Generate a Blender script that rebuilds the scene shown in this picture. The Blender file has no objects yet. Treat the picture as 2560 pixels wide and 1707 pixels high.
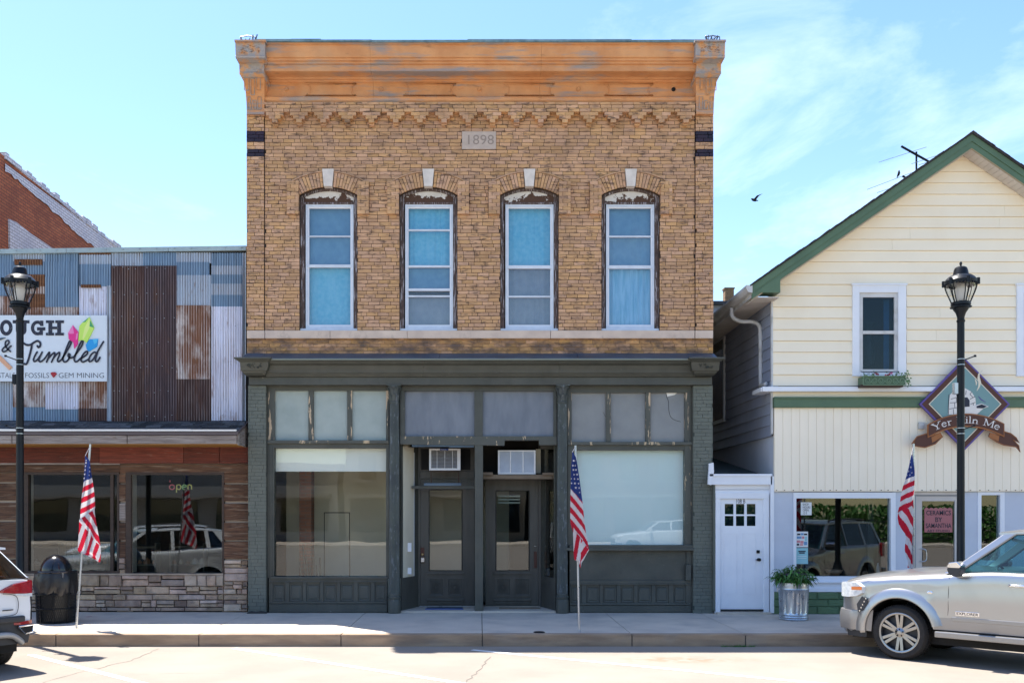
import bpy, bmesh, math, random
from mathutils import Vector, Matrix
random.seed(7)
R = math.radians
C = bpy.context.scene.collection
SC = bpy.context.scene

# ------------------------------------------------------------------ camera, sky, sun, exposure
FPX, DIST, CAMZ, CX, CY = 2354.0, 17.4, 1.88, 1200.0, 1278.0   # focal (px of 2560), distance to facade, eye height, principal point
cam_d = bpy.data.cameras.new('camera'); cam = bpy.data.objects.new('camera', cam_d); C.objects.link(cam)
cam.location = (0, -DIST, CAMZ); cam.rotation_euler = (R(90), 0, 0)
cam_d.sensor_width = 36; cam_d.lens = FPX / 2560 * 36
cam_d.shift_x = (1280 - CX) / 2560; cam_d.shift_y = (CY - 853.5) / 2560
cam_d.clip_end = 3000; SC.camera = cam

SUN_DIR = Vector((-3.2, 3.0, 10.6)).normalized()          # towards the sun: behind the buildings, to the left, high
SUN_EL = math.asin(SUN_DIR.z); SUN_AZ = math.atan2(SUN_DIR.x, SUN_DIR.y)
world = bpy.data.worlds.new('World'); SC.world = world; world.use_nodes = True
wn = world.node_tree; wn.nodes.clear()
sky = wn.nodes.new('ShaderNodeTexSky'); sky.sky_type = 'NISHITA'; sky.sun_disc = False
sky.sun_elevation = SUN_EL; sky.sun_rotation = SUN_AZ; sky.air_density = 1.25; sky.dust_density = 0.6; sky.ozone_density = 1.4
tc = wn.nodes.new('ShaderNodeTexCoord'); mp = wn.nodes.new('ShaderNodeMapping')
mp.inputs['Scale'].default_value = (1.0, 1.0, 2.6); mp.inputs['Rotation'].default_value = (0.15, -0.55, 2.1)
wn.links.new(tc.outputs['Generated'], mp.inputs['Vector'])
nz = wn.nodes.new('ShaderNodeTexNoise'); nz.inputs['Scale'].default_value = 2.3; nz.inputs['Detail'].default_value = 9; nz.inputs['Roughness'].default_value = 0.62; nz.inputs['Distortion'].default_value = 0.9
wn.links.new(mp.outputs[0], nz.inputs['Vector'])
rp = wn.nodes.new('ShaderNodeMapRange'); rp.inputs[1].default_value = 0.50; rp.inputs[2].default_value = 1.3
wn.links.new(nz.outputs['Fac'], rp.inputs[0])
mx = wn.nodes.new('ShaderNodeMix'); mx.data_type = 'RGBA'
hs = wn.nodes.new('ShaderNodeHueSaturation'); hs.inputs['Saturation'].default_value = 1.22; hs.inputs['Hue'].default_value = 0.508
wn.links.new(sky.outputs[0], hs.inputs['Color'])
wn.links.new(rp.outputs[0], mx.inputs[0]); wn.links.new(hs.outputs[0], mx.inputs[6]); mx.inputs[7].default_value = (7.5, 8.0, 8.6, 1)
bg = wn.nodes.new('ShaderNodeBackground'); bg.inputs[1].default_value = 0.09
wn.links.new(mx.outputs[2], bg.inputs[0])
wo = wn.nodes.new('ShaderNodeOutputWorld'); wn.links.new(bg.outputs[0], wo.inputs[0])

sl = bpy.data.lights.new('sun', 'SUN'); sl.energy = 4.0; sl.angle = R(0.53); sl.color = (1.0, 0.955, 0.88)
so = bpy.data.objects.new('sun', sl); C.objects.link(so)
so.rotation_euler = SUN_DIR.to_track_quat('Z', 'Y').to_euler()
SC.view_settings.view_transform = 'Standard'; SC.view_settings.look = 'None'
SC.view_settings.exposure = 1.68; SC.view_settings.gamma = 1.0; SC.view_settings.use_curve_mapping = False
SC.render.engine = 'CYCLES'; SC.cycles.use_denoising = True; SC.cycles.max_bounces = 8; SC.cycles.transparent_max_bounces = 16
SC.cycles.caustics_reflective = False; SC.cycles.caustics_refractive = False; SC.cycles.sample_clamp_indirect = 8

# ------------------------------------------------------------------ pixel of the photograph + depth of the plane it lies on -> metres
def S(y=0.0): return FPX / (y + DIST)
def X(px, y=0.0): return (px - CX) / S(y)
def Z(py, y=0.0): return CAMZ - (py - CY) / S(y)

# ------------------------------------------------------------------ mesh helpers
W = {}
def link(o):
    C.objects.link(o); return o
def thing(name, label, cat, loc=(0, 0, 0), rotz=0, group=None, local=False):
    o = bpy.data.objects.new(name, None); o.empty_display_size = 0.2; link(o)
    o.location = loc; o.rotation_euler = (0, 0, rotz)
    o['label'] = label; o['category'] = cat
    if group: o['group'] = group
    W[o] = Vector((0, 0, 0)) if local else Vector(loc)
    return o
def tag(o, label=None, cat=None, group=None, kind=None):
    if label: o['label'] = label
    if cat: o['category'] = cat
    if group: o['group'] = group
    if kind: o['kind'] = kind
    return o

class MB:
    def __init__(self): self.v = []; self.f = []
    def add(self, vs, fs):
        n = len(self.v); self.v.extend(vs); self.f.extend([tuple(i + n for i in f) for f in fs]); return self
    def box(self, x0, x1, y0, y1, z0, z1, back=True):
        vs = [(x0, y0, z0), (x1, y0, z0), (x1, y0, z1), (x0, y0, z1), (x0, y1, z0), (x1, y1, z0), (x1, y1, z1), (x0, y1, z1)]
        fs = [(0, 1, 2, 3), (1, 5, 6, 2), (4, 0, 3, 7), (3, 2, 6, 7), (4, 5, 1, 0)]
        if back: fs.append((5, 4, 7, 6))
        return self.add(vs, fs)
    def prism(self, pts, y0, y1):                       # outline in x,z extruded in y
        n = len(pts)
        vs = [(p[0], y0, p[1]) for p in pts] + [(p[0], y1, p[1]) for p in pts]
        fs = [tuple(range(n)), tuple(range(2 * n - 1, n - 1, -1))] + [(i, (i + 1) % n, n + (i + 1) % n, n + i) for i in range(n)]
        return self.add(vs, fs)
    def xsweep(self, prof, x0, x1):                     # closed outline in y,z swept along x
        n = len(prof)
        vs = [(x0, p[0], p[1]) for p in prof] + [(x1, p[0], p[1]) for p in prof]
        fs = [tuple(range(n)), tuple(range(2 * n - 1, n - 1, -1))] + [(i, (i + 1) % n, n + (i + 1) % n, n + i) for i in range(n)]
        return self.add(vs, fs)
    def rings(self, rings, cap=True, closed=True):
        n = len(rings[0]); vs = [p for r in rings for p in r]; fs = []
        for a in range(len(rings) - 1):
            for i in range(n if closed else n - 1):
                j = (i + 1) % n
                fs.append((a * n + i, a * n + j, (a + 1) * n + j, (a + 1) * n + i))
        if cap: fs += [tuple(range(n)), tuple(range(len(vs) - 1, len(vs) - n - 1, -1))]
        return self.add(vs, fs)
    def lathe(self, prof, c, n=24, cap=True, flute=0, fd=0.0):
        rs = []
        for r, z in prof:
            ring = []
            for i in range(n):
                a = 2 * math.pi * i / n
                rr = r * (1 - (fd if (flute and i % 2) else 0))
                ring.append((c[0] + rr * math.cos(a), c[1] + rr * math.sin(a), c[2] + z))
            rs.append(ring)
        return self.rings(rs, cap)
    def tube(self, pts, r, n=8, cap=True):
        pts = [Vector(p) for p in pts]; rs = []; up = None
        for i, p in enumerate(pts):
            d = (pts[min(i + 1, len(pts) - 1)] - pts[max(i - 1, 0)]).normalized()
            if up is None: up = Vector((0, 0, 1)) if abs(d.z) < 0.9 else Vector((0, 1, 0))
            a = d.cross(up)
            if a.length < 1e-4: a = d.cross(Vector((1, 0.3, 0)))
            a.normalize(); b = a.cross(d).normalized(); up = b
            rr = r[i] if isinstance(r, (list, tuple)) else r
            rs.append([tuple(p + (a * math.cos(2 * math.pi * k / n) + b * math.sin(2 * math.pi * k / n)) * rr) for k in range(n)])
        return self.rings(rs, cap)
    def stroke(self, pts, w, y, th=0.002, cap=True):    # flat brush stroke in the x,z plane, front face at y
        pts = [Vector((p[0], p[1])) for p in pts]; L = []; Rr = []
        for i, p in enumerate(pts):
            d = (pts[min(i + 1, len(pts) - 1)] - pts[max(i - 1, 0)])
            d = d.normalized() if d.length > 1e-9 else Vector((1, 0))
            nrm = Vector((-d.y, d.x)); ww = (w[i] if isinstance(w, (list, tuple)) else w) / 2
            L.append(p + nrm * ww); Rr.append(p - nrm * ww)
        vs = []; fs = []
        for a, b in zip(L, Rr): vs += [(a.x, y, a.y), (b.x, y, b.y)]
        for i in range(len(pts) - 1): fs.append((2 * i, 2 * i + 1, 2 * i + 3, 2 * i + 2))
        self.add(vs, fs)
        if cap:
            for k, q in enumerate((pts[0], pts[-1])):
                ww = (w[0 if k == 0 else -1] if isinstance(w, (list, tuple)) else w) / 2
                self.add([(q.x + ww * math.cos(t * math.pi / 6), y - 0.0002 * (k + 1), q.y + ww * math.sin(t * math.pi / 6)) for t in range(12)], [tuple(range(12))])
        return self
    def build(self, name, m, parent=None, smooth=False, bevel=0, kind=None, recalc=True):
        vs = self.v; n = len(vs)
        lo = [min(p[i] for p in vs) for i in range(3)]; hi = [max(p[i] for p in vs) for i in range(3)]
        c = Vector(((lo[0] + hi[0]) / 2, (lo[1] + hi[1]) / 2, lo[2]))
        me = bpy.data.meshes.new(name)
        me.from_pydata([(p[0] - c.x, p[1] - c.y, p[2] - c.z) for p in vs], [], self.f)
        if recalc:
            bm = bmesh.new(); bm.from_mesh(me); bmesh.ops.recalc_face_normals(bm, faces=bm.faces); bm.to_mesh(me); bm.free()
        if smooth: me.polygons.foreach_set('use_smooth', [True] * len(me.polygons))
        if isinstance(m, str): m = M[m]
        me.materials.append(m)
        o = link(bpy.data.objects.new(name, me))
        W[o] = c
        o.location = c - (W[parent] if parent else Vector((0, 0, 0)))
        if parent: o.parent = parent
        if smooth == 'auto':
            try: me.set_sharp_from_angle(angle=R(35))
            except Exception: pass
        if bevel:
            b = o.modifiers.new('bevel', 'BEVEL'); b.width = bevel; b.segments = 2; b.limit_method = 'ANGLE'
        if kind: o['kind'] = kind
        return o
def inst(o, name, loc, parent=None, sx=1):              # another object with the same mesh
    c = bpy.data.objects.new(name, o.data); link(c); W[c] = Vector(loc)
    c.location = Vector(loc) - (W[parent] if parent else Vector((0, 0, 0)))
    if parent: c.parent = parent
    return c
def bx(name, m, parent, x0, x1, y0, y1, z0, z1, bevel=0.0):
    return MB().box(min(x0, x1), max(x0, x1), y0, y1, min(z0, z1), max(z0, z1)).build(name, m, parent, bevel=bevel)
def pbx(name, m, parent, p0, p1, q0, q1, y0, y1, bevel=0.0):   # box by pixels (px p0..p1, py q0..q1) on its front plane y0
    return bx(name, m, parent, X(p0, y0), X(p1, y0), y0, y1, Z(q1, y0), Z(q0, y0), bevel)
def smoothpts(pts, k=6):                                # Catmull-Rom through the points
    out = []; P = [Vector(p) for p in pts]
    for i in range(len(P) - 1):
        a = P[max(i - 1, 0)]; b = P[i]; c = P[i + 1]; d = P[min(i + 2, len(P) - 1)]
        for j in range(k):
            t = j / k
            out.append(0.5 * ((2 * b) + (c - a) * t + (2 * a - 5 * b + 4 * c - d) * t * t + (3 * b - a - 3 * c + d) * t ** 3))
    out.append(P[-1]); return out
def text_into(mb, s, x, z, h, y, wscale=1.0, align='LEFT', offset=0.0, arc=None):
    cu = bpy.data.curves.new('t', 'FONT'); cu.body = s; cu.size = 1.0; cu.align_x = align; cu.offset = offset; cu.fill_mode = 'FRONT'
    cu.resolution_u = 3
    o = bpy.data.objects.new('t', cu); link(o); dg = bpy.context.evaluated_depsgraph_get()
    me = bpy.data.meshes.new_from_object(o.evaluated_get(dg))
    k = h / 0.69
    mb.add([(x + v.co.x * k * wscale, y, z + v.co.y * k) for v in me.vertices], [tuple(p.vertices) for p in me.polygons])
    w = max([v.co.x for v in me.vertices] + [0]) * k * wscale
    bpy.data.objects.remove(o); bpy.data.curves.remove(cu); bpy.data.meshes.remove(me)
    return w

# ------------------------------------------------------------------ materials
M = {}
def mat(name, c1, c2=None, scale=4.0, rough=0.6, bump=0.0, bscale=60.0, bstretch=(1, 1, 1), metal=0.0, spec=0.4, island=0.0, hue=0.0, stains=(), stretch=(1, 1, 1), coat=0.0, detail=5, lo=0.35, hi=0.65, rvar=0.0):
    m = bpy.data.materials.new(name); m.use_nodes = True; nt = m.node_tree; ns = nt.nodes; L = nt.links
    b = ns['Principled BSDF']; g = ns.new('ShaderNodeNewGeometry')
    b.inputs['Roughness'].default_value = rough; b.inputs['Metallic'].default_value = metal; b.inputs['Specular IOR Level'].default_value = spec
    if coat: b.inputs['Coat Weight'].default_value = coat; b.inputs['Coat Roughness'].default_value = 0.04
    def noise(sc, st, dt=5, rg=0.55):
        mpn = ns.new('ShaderNodeMapping'); mpn.inputs['Scale'].default_value = st; L.new(g.outputs['Position'], mpn.inputs['Vector'])
        n = ns.new('ShaderNodeTexNoise'); n.inputs['Scale'].default_value = sc; n.inputs['Detail'].default_value = dt; n.inputs['Roughness'].default_value = rg
        L.new(mpn.outputs[0], n.inputs['Vector']); return n.outputs['Fac']
    def rng(src, a, d, smooth=True):
        r = ns.new('ShaderNodeMapRange'); r.inputs[1].default_value = a; r.inputs[2].default_value = d; L.new(src, r.inputs[0]); return r.outputs[0]
    def mixc(f, a, d):
        x = ns.new('ShaderNodeMix'); x.data_type = 'RGBA'
        if isinstance(f, float): x.inputs[0].default_value = f
        else: L.new(f, x.inputs[0])
        for i, q in ((6, a), (7, d)):
            if isinstance(q, tuple): x.inputs[i].default_value = (*q[:3], 1)
            else: L.new(q, x.inputs[i])
        return x.outputs[2]
    col = c1
    if c2: col = mixc(rng(noise(scale, stretch, detail), lo, hi), c1, c2)
    if island:
        h = ns.new('ShaderNodeHueSaturation')
        if isinstance(col, tuple): h.inputs['Color'].default_value = (*col, 1)
        else: L.new(col, h.inputs['Color'])
        oi = ns.new('ShaderNodeObjectInfo'); sm = ns.new('ShaderNodeMath'); L.new(g.outputs['Random Per Island'], sm.inputs[0]); L.new(oi.outputs['Random'], sm.inputs[1]); rf = ns.new('ShaderNodeMath'); rf.operation = 'FRACT'; L.new(sm.outputs[0], rf.inputs[0])
        r = ns.new('ShaderNodeMapRange'); r.inputs[3].default_value = 1 - island; r.inputs[4].default_value = 1 + island; L.new(rf.outputs[0], r.inputs[0]); L.new(r.outputs[0], h.inputs['Value'])
        if hue:
            ml = ns.new('ShaderNodeMath'); ml.operation = 'MULTIPLY'; ml.inputs[1].default_value = 7.31; L.new(rf.outputs[0], ml.inputs[0])
            fr = ns.new('ShaderNodeMath'); fr.operation = 'FRACT'; L.new(ml.outputs[0], fr.inputs[0])
            r2 = ns.new('ShaderNodeMapRange'); r2.inputs[3].default_value = 0.5 - hue; r2.inputs[4].default_value = 0.5 + hue; L.new(fr.outputs[0], r2.inputs[0]); L.new(r2.outputs[0], h.inputs['Hue'])
            r3 = ns.new('ShaderNodeMapRange'); r3.inputs[3].default_value = 0.9; r3.inputs[4].default_value = 1.08; L.new(fr.outputs[0], r3.inputs[0]); L.new(r3.outputs[0], h.inputs['Saturation'])
        col = h.outputs[0]
    for sc_, st_, a_, d_, k_, c_ in stains:                # scale, stretch, low, high, strength, colour
        f = rng(noise(sc_, st_, 7, 0.62), a_, d_)
        ml = ns.new('ShaderNodeMath'); ml.operation = 'MULTIPLY'; ml.inputs[1].default_value = k_; L.new(f, ml.inputs[0])
        col = mixc(ml.outputs[0], col, c_)
    if isinstance(col, tuple): b.inputs['Base Color'].default_value = (*col, 1)
    else: L.new(col, b.inputs['Base Color'])
    if rvar: 
        r = ns.new('ShaderNodeMapRange'); r.inputs[1].default_value = 0.3; r.inputs[2].default_value = 0.7; r.inputs[3].default_value = max(0.02, rough - rvar); r.inputs[4].default_value = min(1, rough + rvar)
        L.new(noise(scale * 1.7 + 1, stretch), r.inputs[0]); L.new(r.outputs[0], b.inputs['Roughness'])
    if bump:
        bp = ns.new('ShaderNodeBump'); bp.inputs['Strength'].default_value = bump; bp.inputs['Distance'].default_value = 0.02
        L.new(noise(bscale, bstretch, 4), bp.inputs['Height']); L.new(bp.outputs[0], b.inputs['Normal'])
    M[name] = m; return m

def glass(name, tint=(0.9, 0.95, 0.95), gain=1.8, rough=0.0, add=0.0, wave=0.0):
    m = bpy.data.materials.new(name); m.use_nodes = True; nt = m.node_tree; ns = nt.nodes; L = nt.links; ns.clear()
    o = ns.new('ShaderNodeOutputMaterial'); t = ns.new('ShaderNodeBsdfTransparent'); t.inputs[0].default_value = (*tint, 1)
    g = ns.new('ShaderNodeBsdfGlossy'); g.inputs['Roughness'].default_value = rough; g.inputs['Color'].default_value = (1, 1, 1, 1)
    f = ns.new('ShaderNodeLayerWeight'); f.inputs[0].default_value = 0.5
    pw = ns.new('ShaderNodeMath'); pw.operation = 'POWER'; pw.inputs[1].default_value = 5; L.new(f.outputs['Facing'], pw.inputs[0])
    a = ns.new('ShaderNodeMath'); a.operation = 'MULTIPLY_ADD'; a.inputs[1].default_value = 0.9; a.inputs[2].default_value = 0.045 * gain + add; a.use_clamp = True
    L.new(pw.outputs[0], a.inputs[0])
    x = ns.new('ShaderNodeMixShader'); L.new(a.outputs[0], x.inputs[0]); L.new(t.outputs[0], x.inputs[1]); L.new(g.outputs[0], x.inputs[2]); L.new(x.outputs[0], o.inputs[0])
    if wave:
        ge = ns.new('ShaderNodeNewGeometry'); n = ns.new('ShaderNodeTexNoise'); n.inputs['Scale'].default_value = 1.3; n.inputs['Detail'].default_value = 1
        L.new(ge.outputs['Position'], n.inputs['Vector']); bp = ns.new('ShaderNodeBump'); bp.inputs['Strength'].default_value = wave; bp.inputs['Distance'].default_value = 0.05
        L.new(n.outputs['Fac'], bp.inputs['Height']); L.new(bp.outputs[0], g.inputs['Normal']); L.new(bp.outputs[0], f.inputs['Normal'])
    M[name] = m; return m

TAN = (0.50, 0.38, 0.24)
mat('brick', (0.63, 0.37, 0.20), (0.53, 0.305, 0.165), 3, 0.85, 0.5, 90, island=0.14, hue=0.006, stains=[(6.5, (0.8, 1, 3.4), 0.525, 0.64, 0.8, (0.10, 0.065, 0.05)), (1.1, (1, 1, 1.5), 0.48, 0.7, 0.45, (0.33, 0.20, 0.13)), (2.2, (1.6, 1, 0.35), 0.58, 0.74, 0.3, (0.19, 0.125, 0.09))])
mat('mortar', (0.085, 0.052, 0.034), (0.035, 0.024, 0.02), 6, 0.95, 0.5, 80)
mat('brick_soot', (0.60, 0.33, 0.14), (0.48, 0.26, 0.12), 3, 0.85, 0.5, 90, island=0.25, hue=0.006, stains=[(2.6, (1, 1, 2.0), 0.43, 0.60, 0.8, (0.105, 0.08, 0.075)), (9, (1, 1, 2), 0.5, 0.7, 0.6, (0.035, 0.028, 0.026))])
mat('mortar_light', (0.48, 0.28, 0.14), (0.22, 0.14, 0.09), 6, 0.95, 0.5, 80)
mat('dark_brick', (0.016, 0.006, 0.013), (0.028, 0.010, 0.018), 6, 0.28, 0.2, 50, island=0.3)
mat('ochre', (0.68, 0.335, 0.145), (0.56, 0.25, 0.10), 2.5, 0.6, 0.15, 30, stains=[(1.6, (0.55, 1, 4.0), 0.52, 0.64, 0.85, (0.27, 0.27, 0.28)), (5, (0.5, 1, 3), 0.6, 0.72, 0.6, (0.24, 0.125, 0.06)), (1.1, (1.2, 1, 0.8), 0.5, 0.7, 0.55, (0.56, 0.34, 0.19))])
mat('ochre_grey', (0.36, 0.32, 0.30), (0.60, 0.30, 0.13), 7, 0.65, 0.3, 40, lo=0.46, hi=0.62, stains=[(9, (1, 1, 1), 0.55, 0.7, 0.6, (0.12, 0.13, 0.15))])
mat('edge_metal', (0.22, 0.31, 0.32), (0.12, 0.18, 0.19), 6, 0.5, 0.1, 30, metal=0.3)
mat('limestone', (0.70, 0.56, 0.45), (0.56, 0.44, 0.36), 3, 0.8, 0.25, 60, stains=[(3, (1, 1, 0.5), 0.6, 0.72, 0.5, (0.22, 0.17, 0.14))])
mat('keystone', (0.74, 0.67, 0.60), (0.62, 0.56, 0.50), 7, 0.8, 0.2, 60)
mat('datestone', (0.55, 0.45, 0.38), (0.47, 0.38, 0.32), 8, 0.85, 0.3, 90)
mat('peeling', (0.70, 0.66, 0.60), (0.60, 0.56, 0.50), 6, 0.75, 0.6, 40, stains=[(3.6, (1, 1, 2.0), 0.49, 0.52, 1.0, (0.07, 0.034, 0.02))])
mat('casing', (0.12, 0.08, 0.068), (0.07, 0.048, 0.042), 8, 0.8, 0.6, 40, stains=[(22, (3, 1, 0.16), 0.55, 0.60, 0.85, (0.52, 0.49, 0.52))])
mat('alu', (0.66, 0.71, 0.78), (0.57, 0.62, 0.70), 6, 0.45, 0.0, spec=0.5)
mat('curtain_skytint', (0.085, 0.37, 0.53), (0.15, 0.44, 0.58), 14, 0.9, 0.0, stretch=(1, 1, 1), stains=[(2.2, (2.5, 1, 0.5), 0.5, 0.7, 0.5, (0.20, 0.48, 0.62))])  # curtain blues paint in the shade and sky reflection on white sheers, folds too
mat('curtain_pale', (0.24, 0.46, 0.64), (0.13, 0.35, 0.52), 6, 0.9, 0.0, stretch=(4, 1, 0.4))
mat('curtain_grey', (0.095, 0.205, 0.32), (0.12, 0.25, 0.36), 8, 0.9)
mat('screen_grey', (0.17, 0.19, 0.235), (0.21, 0.225, 0.265), 8, 0.9)
PEEL = [(8, (1.5, 1, 0.4), 0.595, 0.615, 1.0, TAN)]
mat('green', (0.080, 0.083, 0.069), (0.062, 0.064, 0.054), 2, 0.5, 0.2, 40, rvar=0.15, stains=[(1.7, (1, 1, 0.35), 0.52, 0.75, 0.5, (0.115, 0.115, 0.098)), (16, (1, 1, 0.3), 0.62, 0.70, 0.35, (0.035, 0.036, 0.031)), (11, (1, 1, 1.6), 0.70, 0.72, 0.9, (0.36, 0.33, 0.27)), (30, (1, 1, 1), 0.70, 0.73, 0.8, (0.35, 0.36, 0.34))])
mat('green_peel', (0.088, 0.091, 0.076), (0.070, 0.073, 0.061), 2, 0.5, 0.25, 40, stains=PEEL + [(25, (1, 1, 0.4), 0.69, 0.72, 0.8, (0.4, 0.38, 0.34))])
mat('mullion_peel', (0.088, 0.091, 0.076), (0.070, 0.073, 0.061), 2, 0.5, 0.25, 40, stains=[(7, (2.5, 1, 0.3), 0.565, 0.585, 1.0, (0.56, 0.42, 0.28))])
mat('green_brick', (0.138, 0.150, 0.124), (0.108, 0.118, 0.099), 1.6, 0.6, 0.35, 50, island=0.05, stains=[(1.2, (1, 1, 0.5), 0.6, 0.68, 0.45, (0.06, 0.07, 0.062)), (40, (1, 1, 1), 0.72, 0.75, 0.6, (0.02, 0.02, 0.02))])  # lighter copy of the storefront green, paints in the brighter light on piers
mat('green_joint', (0.05, 0.062, 0.053), rough=0.7)
mat('iron_column', (0.085, 0.10, 0.09), (0.058, 0.068, 0.07), 3, 0.5, 0.3, 40, stains=[(16, (1, 1, 0.35), 0.57, 0.63, 0.75, (0.17, 0.19, 0.21)), (30, (1, 1, 0.5), 0.66, 0.70, 0.9, (0.42, 0.44, 0.46))])
mat('flashing', (0.095, 0.135, 0.18), (0.06, 0.088, 0.12), 3, 0.45, 0.2, 12, metal=0.4, stretch=(0.6, 1, 1))
mat('obscure_green', (0.38, 0.44, 0.415), (0.31, 0.37, 0.35), 2.5, 0.35, 0.5, 130, spec=0.5, stains=[(2, (1, 1, 0.5), 0.55, 0.75, 0.4, (0.38, 0.46, 0.38))])
mat('obscure_blue', (0.20, 0.225, 0.265), (0.15, 0.172, 0.21), 2.5, 0.35, 0.5, 130, spec=0.5, stretch=(2.0, 1, 0.6))
mat('obscure_grey', (0.265, 0.275, 0.275), (0.215, 0.225, 0.23), 2.5, 0.35, 0.5, 130, spec=0.5)
mat('white_blind', (0.84, 0.83, 0.79), (0.80, 0.79, 0.73), 1, 0.8)
mat('white_panel', (0.76, 0.86, 0.86), (0.70, 0.82, 0.83), 1.2, 0.7)
mat('room_beige', (0.68, 0.62, 0.48), (0.62, 0.56, 0.43), 1.5, 0.9)
mat('room_light', (0.80, 0.80, 0.70), rough=0.9)
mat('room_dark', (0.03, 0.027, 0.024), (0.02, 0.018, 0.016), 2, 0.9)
mat('room_floor', (0.20, 0.15, 0.10), (0.14, 0.10, 0.07), 3, 0.6)
mat('door_wood', (0.092, 0.088, 0.074), (0.070, 0.067, 0.057), 3, 0.45, 0.2, 40, stretch=(3, 1, 0.5))
mat('raw_wood', (0.20, 0.15, 0.10), (0.13, 0.10, 0.07), 6, 0.8, 0.3, 40, stretch=(0.6, 1, 4))
mat('oldred_brick', (0.30, 0.10, 0.05), (0.20, 0.07, 0.04), 9, 0.9, 0.6, 30)
mat('concrete', (0.61, 0.525, 0.425), (0.52, 0.45, 0.37), 1.4, 0.85, 0.3, 120, stains=[(0.7, (1, 1, 1), 0.5, 0.8, 0.5, (0.24, 0.235, 0.225)), (60, (1, 1, 1), 0.6, 0.72, 0.4, (0.19, 0.18, 0.17))])
mat('kerb', (0.41, 0.29, 0.19), (0.27, 0.19, 0.13), 3.5, 0.9, 0.5, 80, stretch=(0.5, 1, 3), stains=[(40, (1, 1, 1), 0.6, 0.75, 0.5, (0.11, 0.095, 0.08)), (1.3, (1, 1, 2), 0.55, 0.75, 0.4, (0.30, 0.28, 0.25))])
mat('joint', (0.045, 0.042, 0.04), rough=0.95)
mat('road', (0.29, 0.248, 0.205), (0.248, 0.215, 0.18), 1.1, 0.9, 0.35, 150, stains=[(0.5, (0.4, 1.2, 1), 0.50, 0.72, 0.45, (0.215, 0.18, 0.148)), (90, (1, 1, 1), 0.6, 0.75, 0.5, (0.20, 0.17, 0.145)), (0.9, (0.6, 1.6, 1), 0.66, 0.75, 0.35, (0.22, 0.17, 0.125))])
mat('line_white', (0.78, 0.78, 0.76), (0.70, 0.69, 0.66), 6, 0.8, 0.2, 60, stains=[(12, (1, 1, 1), 0.63, 0.70, 0.55, (0.42, 0.37, 0.31))])
mat('crack', (0.16, 0.14, 0.12), rough=0.95)
mat('dirt', (0.24, 0.185, 0.13), (0.32, 0.26, 0.20), 8, 0.95)
mat('earth', (0.12, 0.14, 0.07), (0.17, 0.15, 0.09), 0.3, 0.95)
mat('black_iron', (0.006, 0.009, 0.013), (0.005, 0.006, 0.009), 5, 0.38, 0.05, 60, spec=0.25)
mat('white_paint', (0.80, 0.82, 0.86), (0.74, 0.76, 0.81), 2, 0.5)
mat('pale_wall', (0.56, 0.60, 0.68), (0.52, 0.555, 0.63), 2, 0.7, 0.1, 90)
mat('cream', (0.92, 0.815, 0.63), (0.885, 0.78, 0.60), 1.3, 0.55, 0.05, 40, island=0.02, stains=[(1.0, (1, 1, 0.6), 0.52, 0.8, 0.35, (0.80, 0.64, 0.42)), (45, (1, 1, 0.5), 0.73, 0.76, 0.5, (0.3, 0.24, 0.17))])
mat('cream_board', (0.95, 0.84, 0.67), (0.92, 0.81, 0.64), 1.3, 0.55, 0.05, 40, stains=[(1.4, (2, 1, 0.4), 0.55, 0.8, 0.3, (0.80, 0.66, 0.46)), (45, (1, 1, 0.5), 0.73, 0.76, 0.5, (0.3, 0.24, 0.17))])
mat('cream_gap', (0.36, 0.30, 0.20), rough=0.9)
mat('house_green', (0.098, 0.168, 0.098), (0.082, 0.142, 0.084), 2, 0.5, 0.1, 40, stains=[(12, (1, 1, 1), 0.70, 0.73, 0.5, (0.35, 0.42, 0.34))])
mat('block_green', (0.115, 0.19, 0.095), (0.085, 0.145, 0.075), 3, 0.7, 0.9, 14, bstretch=(0.6, 1, 2.2))
mat('side_siding', (0.36, 0.40, 0.50), (0.27, 0.30, 0.38), 0.8, 0.6, 0.05, 40, stains=[(1.2, (1, 1, 1), 0.5, 0.8, 0.3, (0.30, 0.25, 0.20))])  # shaded side of the cream house: blue-grey shade put into the board colour
mat('shingle', (0.05, 0.052, 0.06), (0.085, 0.085, 0.09), 8, 0.9, 0.6, 120, island=0.65)
mat('shingle_green', (0.04, 0.065, 0.072), (0.05, 0.08, 0.085), 6, 0.9, 0.6, 120)
mat('gutter_white', (0.62, 0.62, 0.62), (0.50, 0.49, 0.47), 3, 0.45, stains=[(3, (1, 1, 1), 0.55, 0.7, 0.5, (0.28, 0.25, 0.22))])
mat('soffit', (0.60, 0.55, 0.50), (0.52, 0.47, 0.43), 3, 0.7)
mat('galv', (0.52, 0.55, 0.58), (0.40, 0.43, 0.47), 5, 0.32, 0.05, 20, metal=0.85, rvar=0.1)
mat('plastic_black', (0.006, 0.006, 0.008), rough=0.16, spec=0.6)
mat('bag', (0.010, 0.0105, 0.012), (0.016, 0.016, 0.018), 5, 0.35, 0.8, 9, spec=0.5)
mat('chrome', (0.75, 0.75, 0.76), rough=0.12, metal=1.0)
mat('rubber', (0.02, 0.019, 0.019), (0.028, 0.026, 0.025), 20, 0.85, 0.2, 60)
mat('car_silver', (0.40, 0.395, 0.40), rough=0.28, metal=0.85, coat=0.45)
mat('car_silver_trim', (0.30, 0.29, 0.285), rough=0.35, metal=0.6, coat=0.5)
mat('car_white', (0.70, 0.73, 0.76), rough=0.28, coat=1.0)
mat('car_black_trim', (0.035, 0.037, 0.042), rough=0.5)
mat('car_skid', (0.36, 0.36, 0.35), rough=0.4, metal=0.3)
mat('tail_red', (0.42, 0.012, 0.02), (0.22, 0.006, 0.012), 20, 0.12, coat=1.0, stretch=(1, 1, 6))
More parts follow.
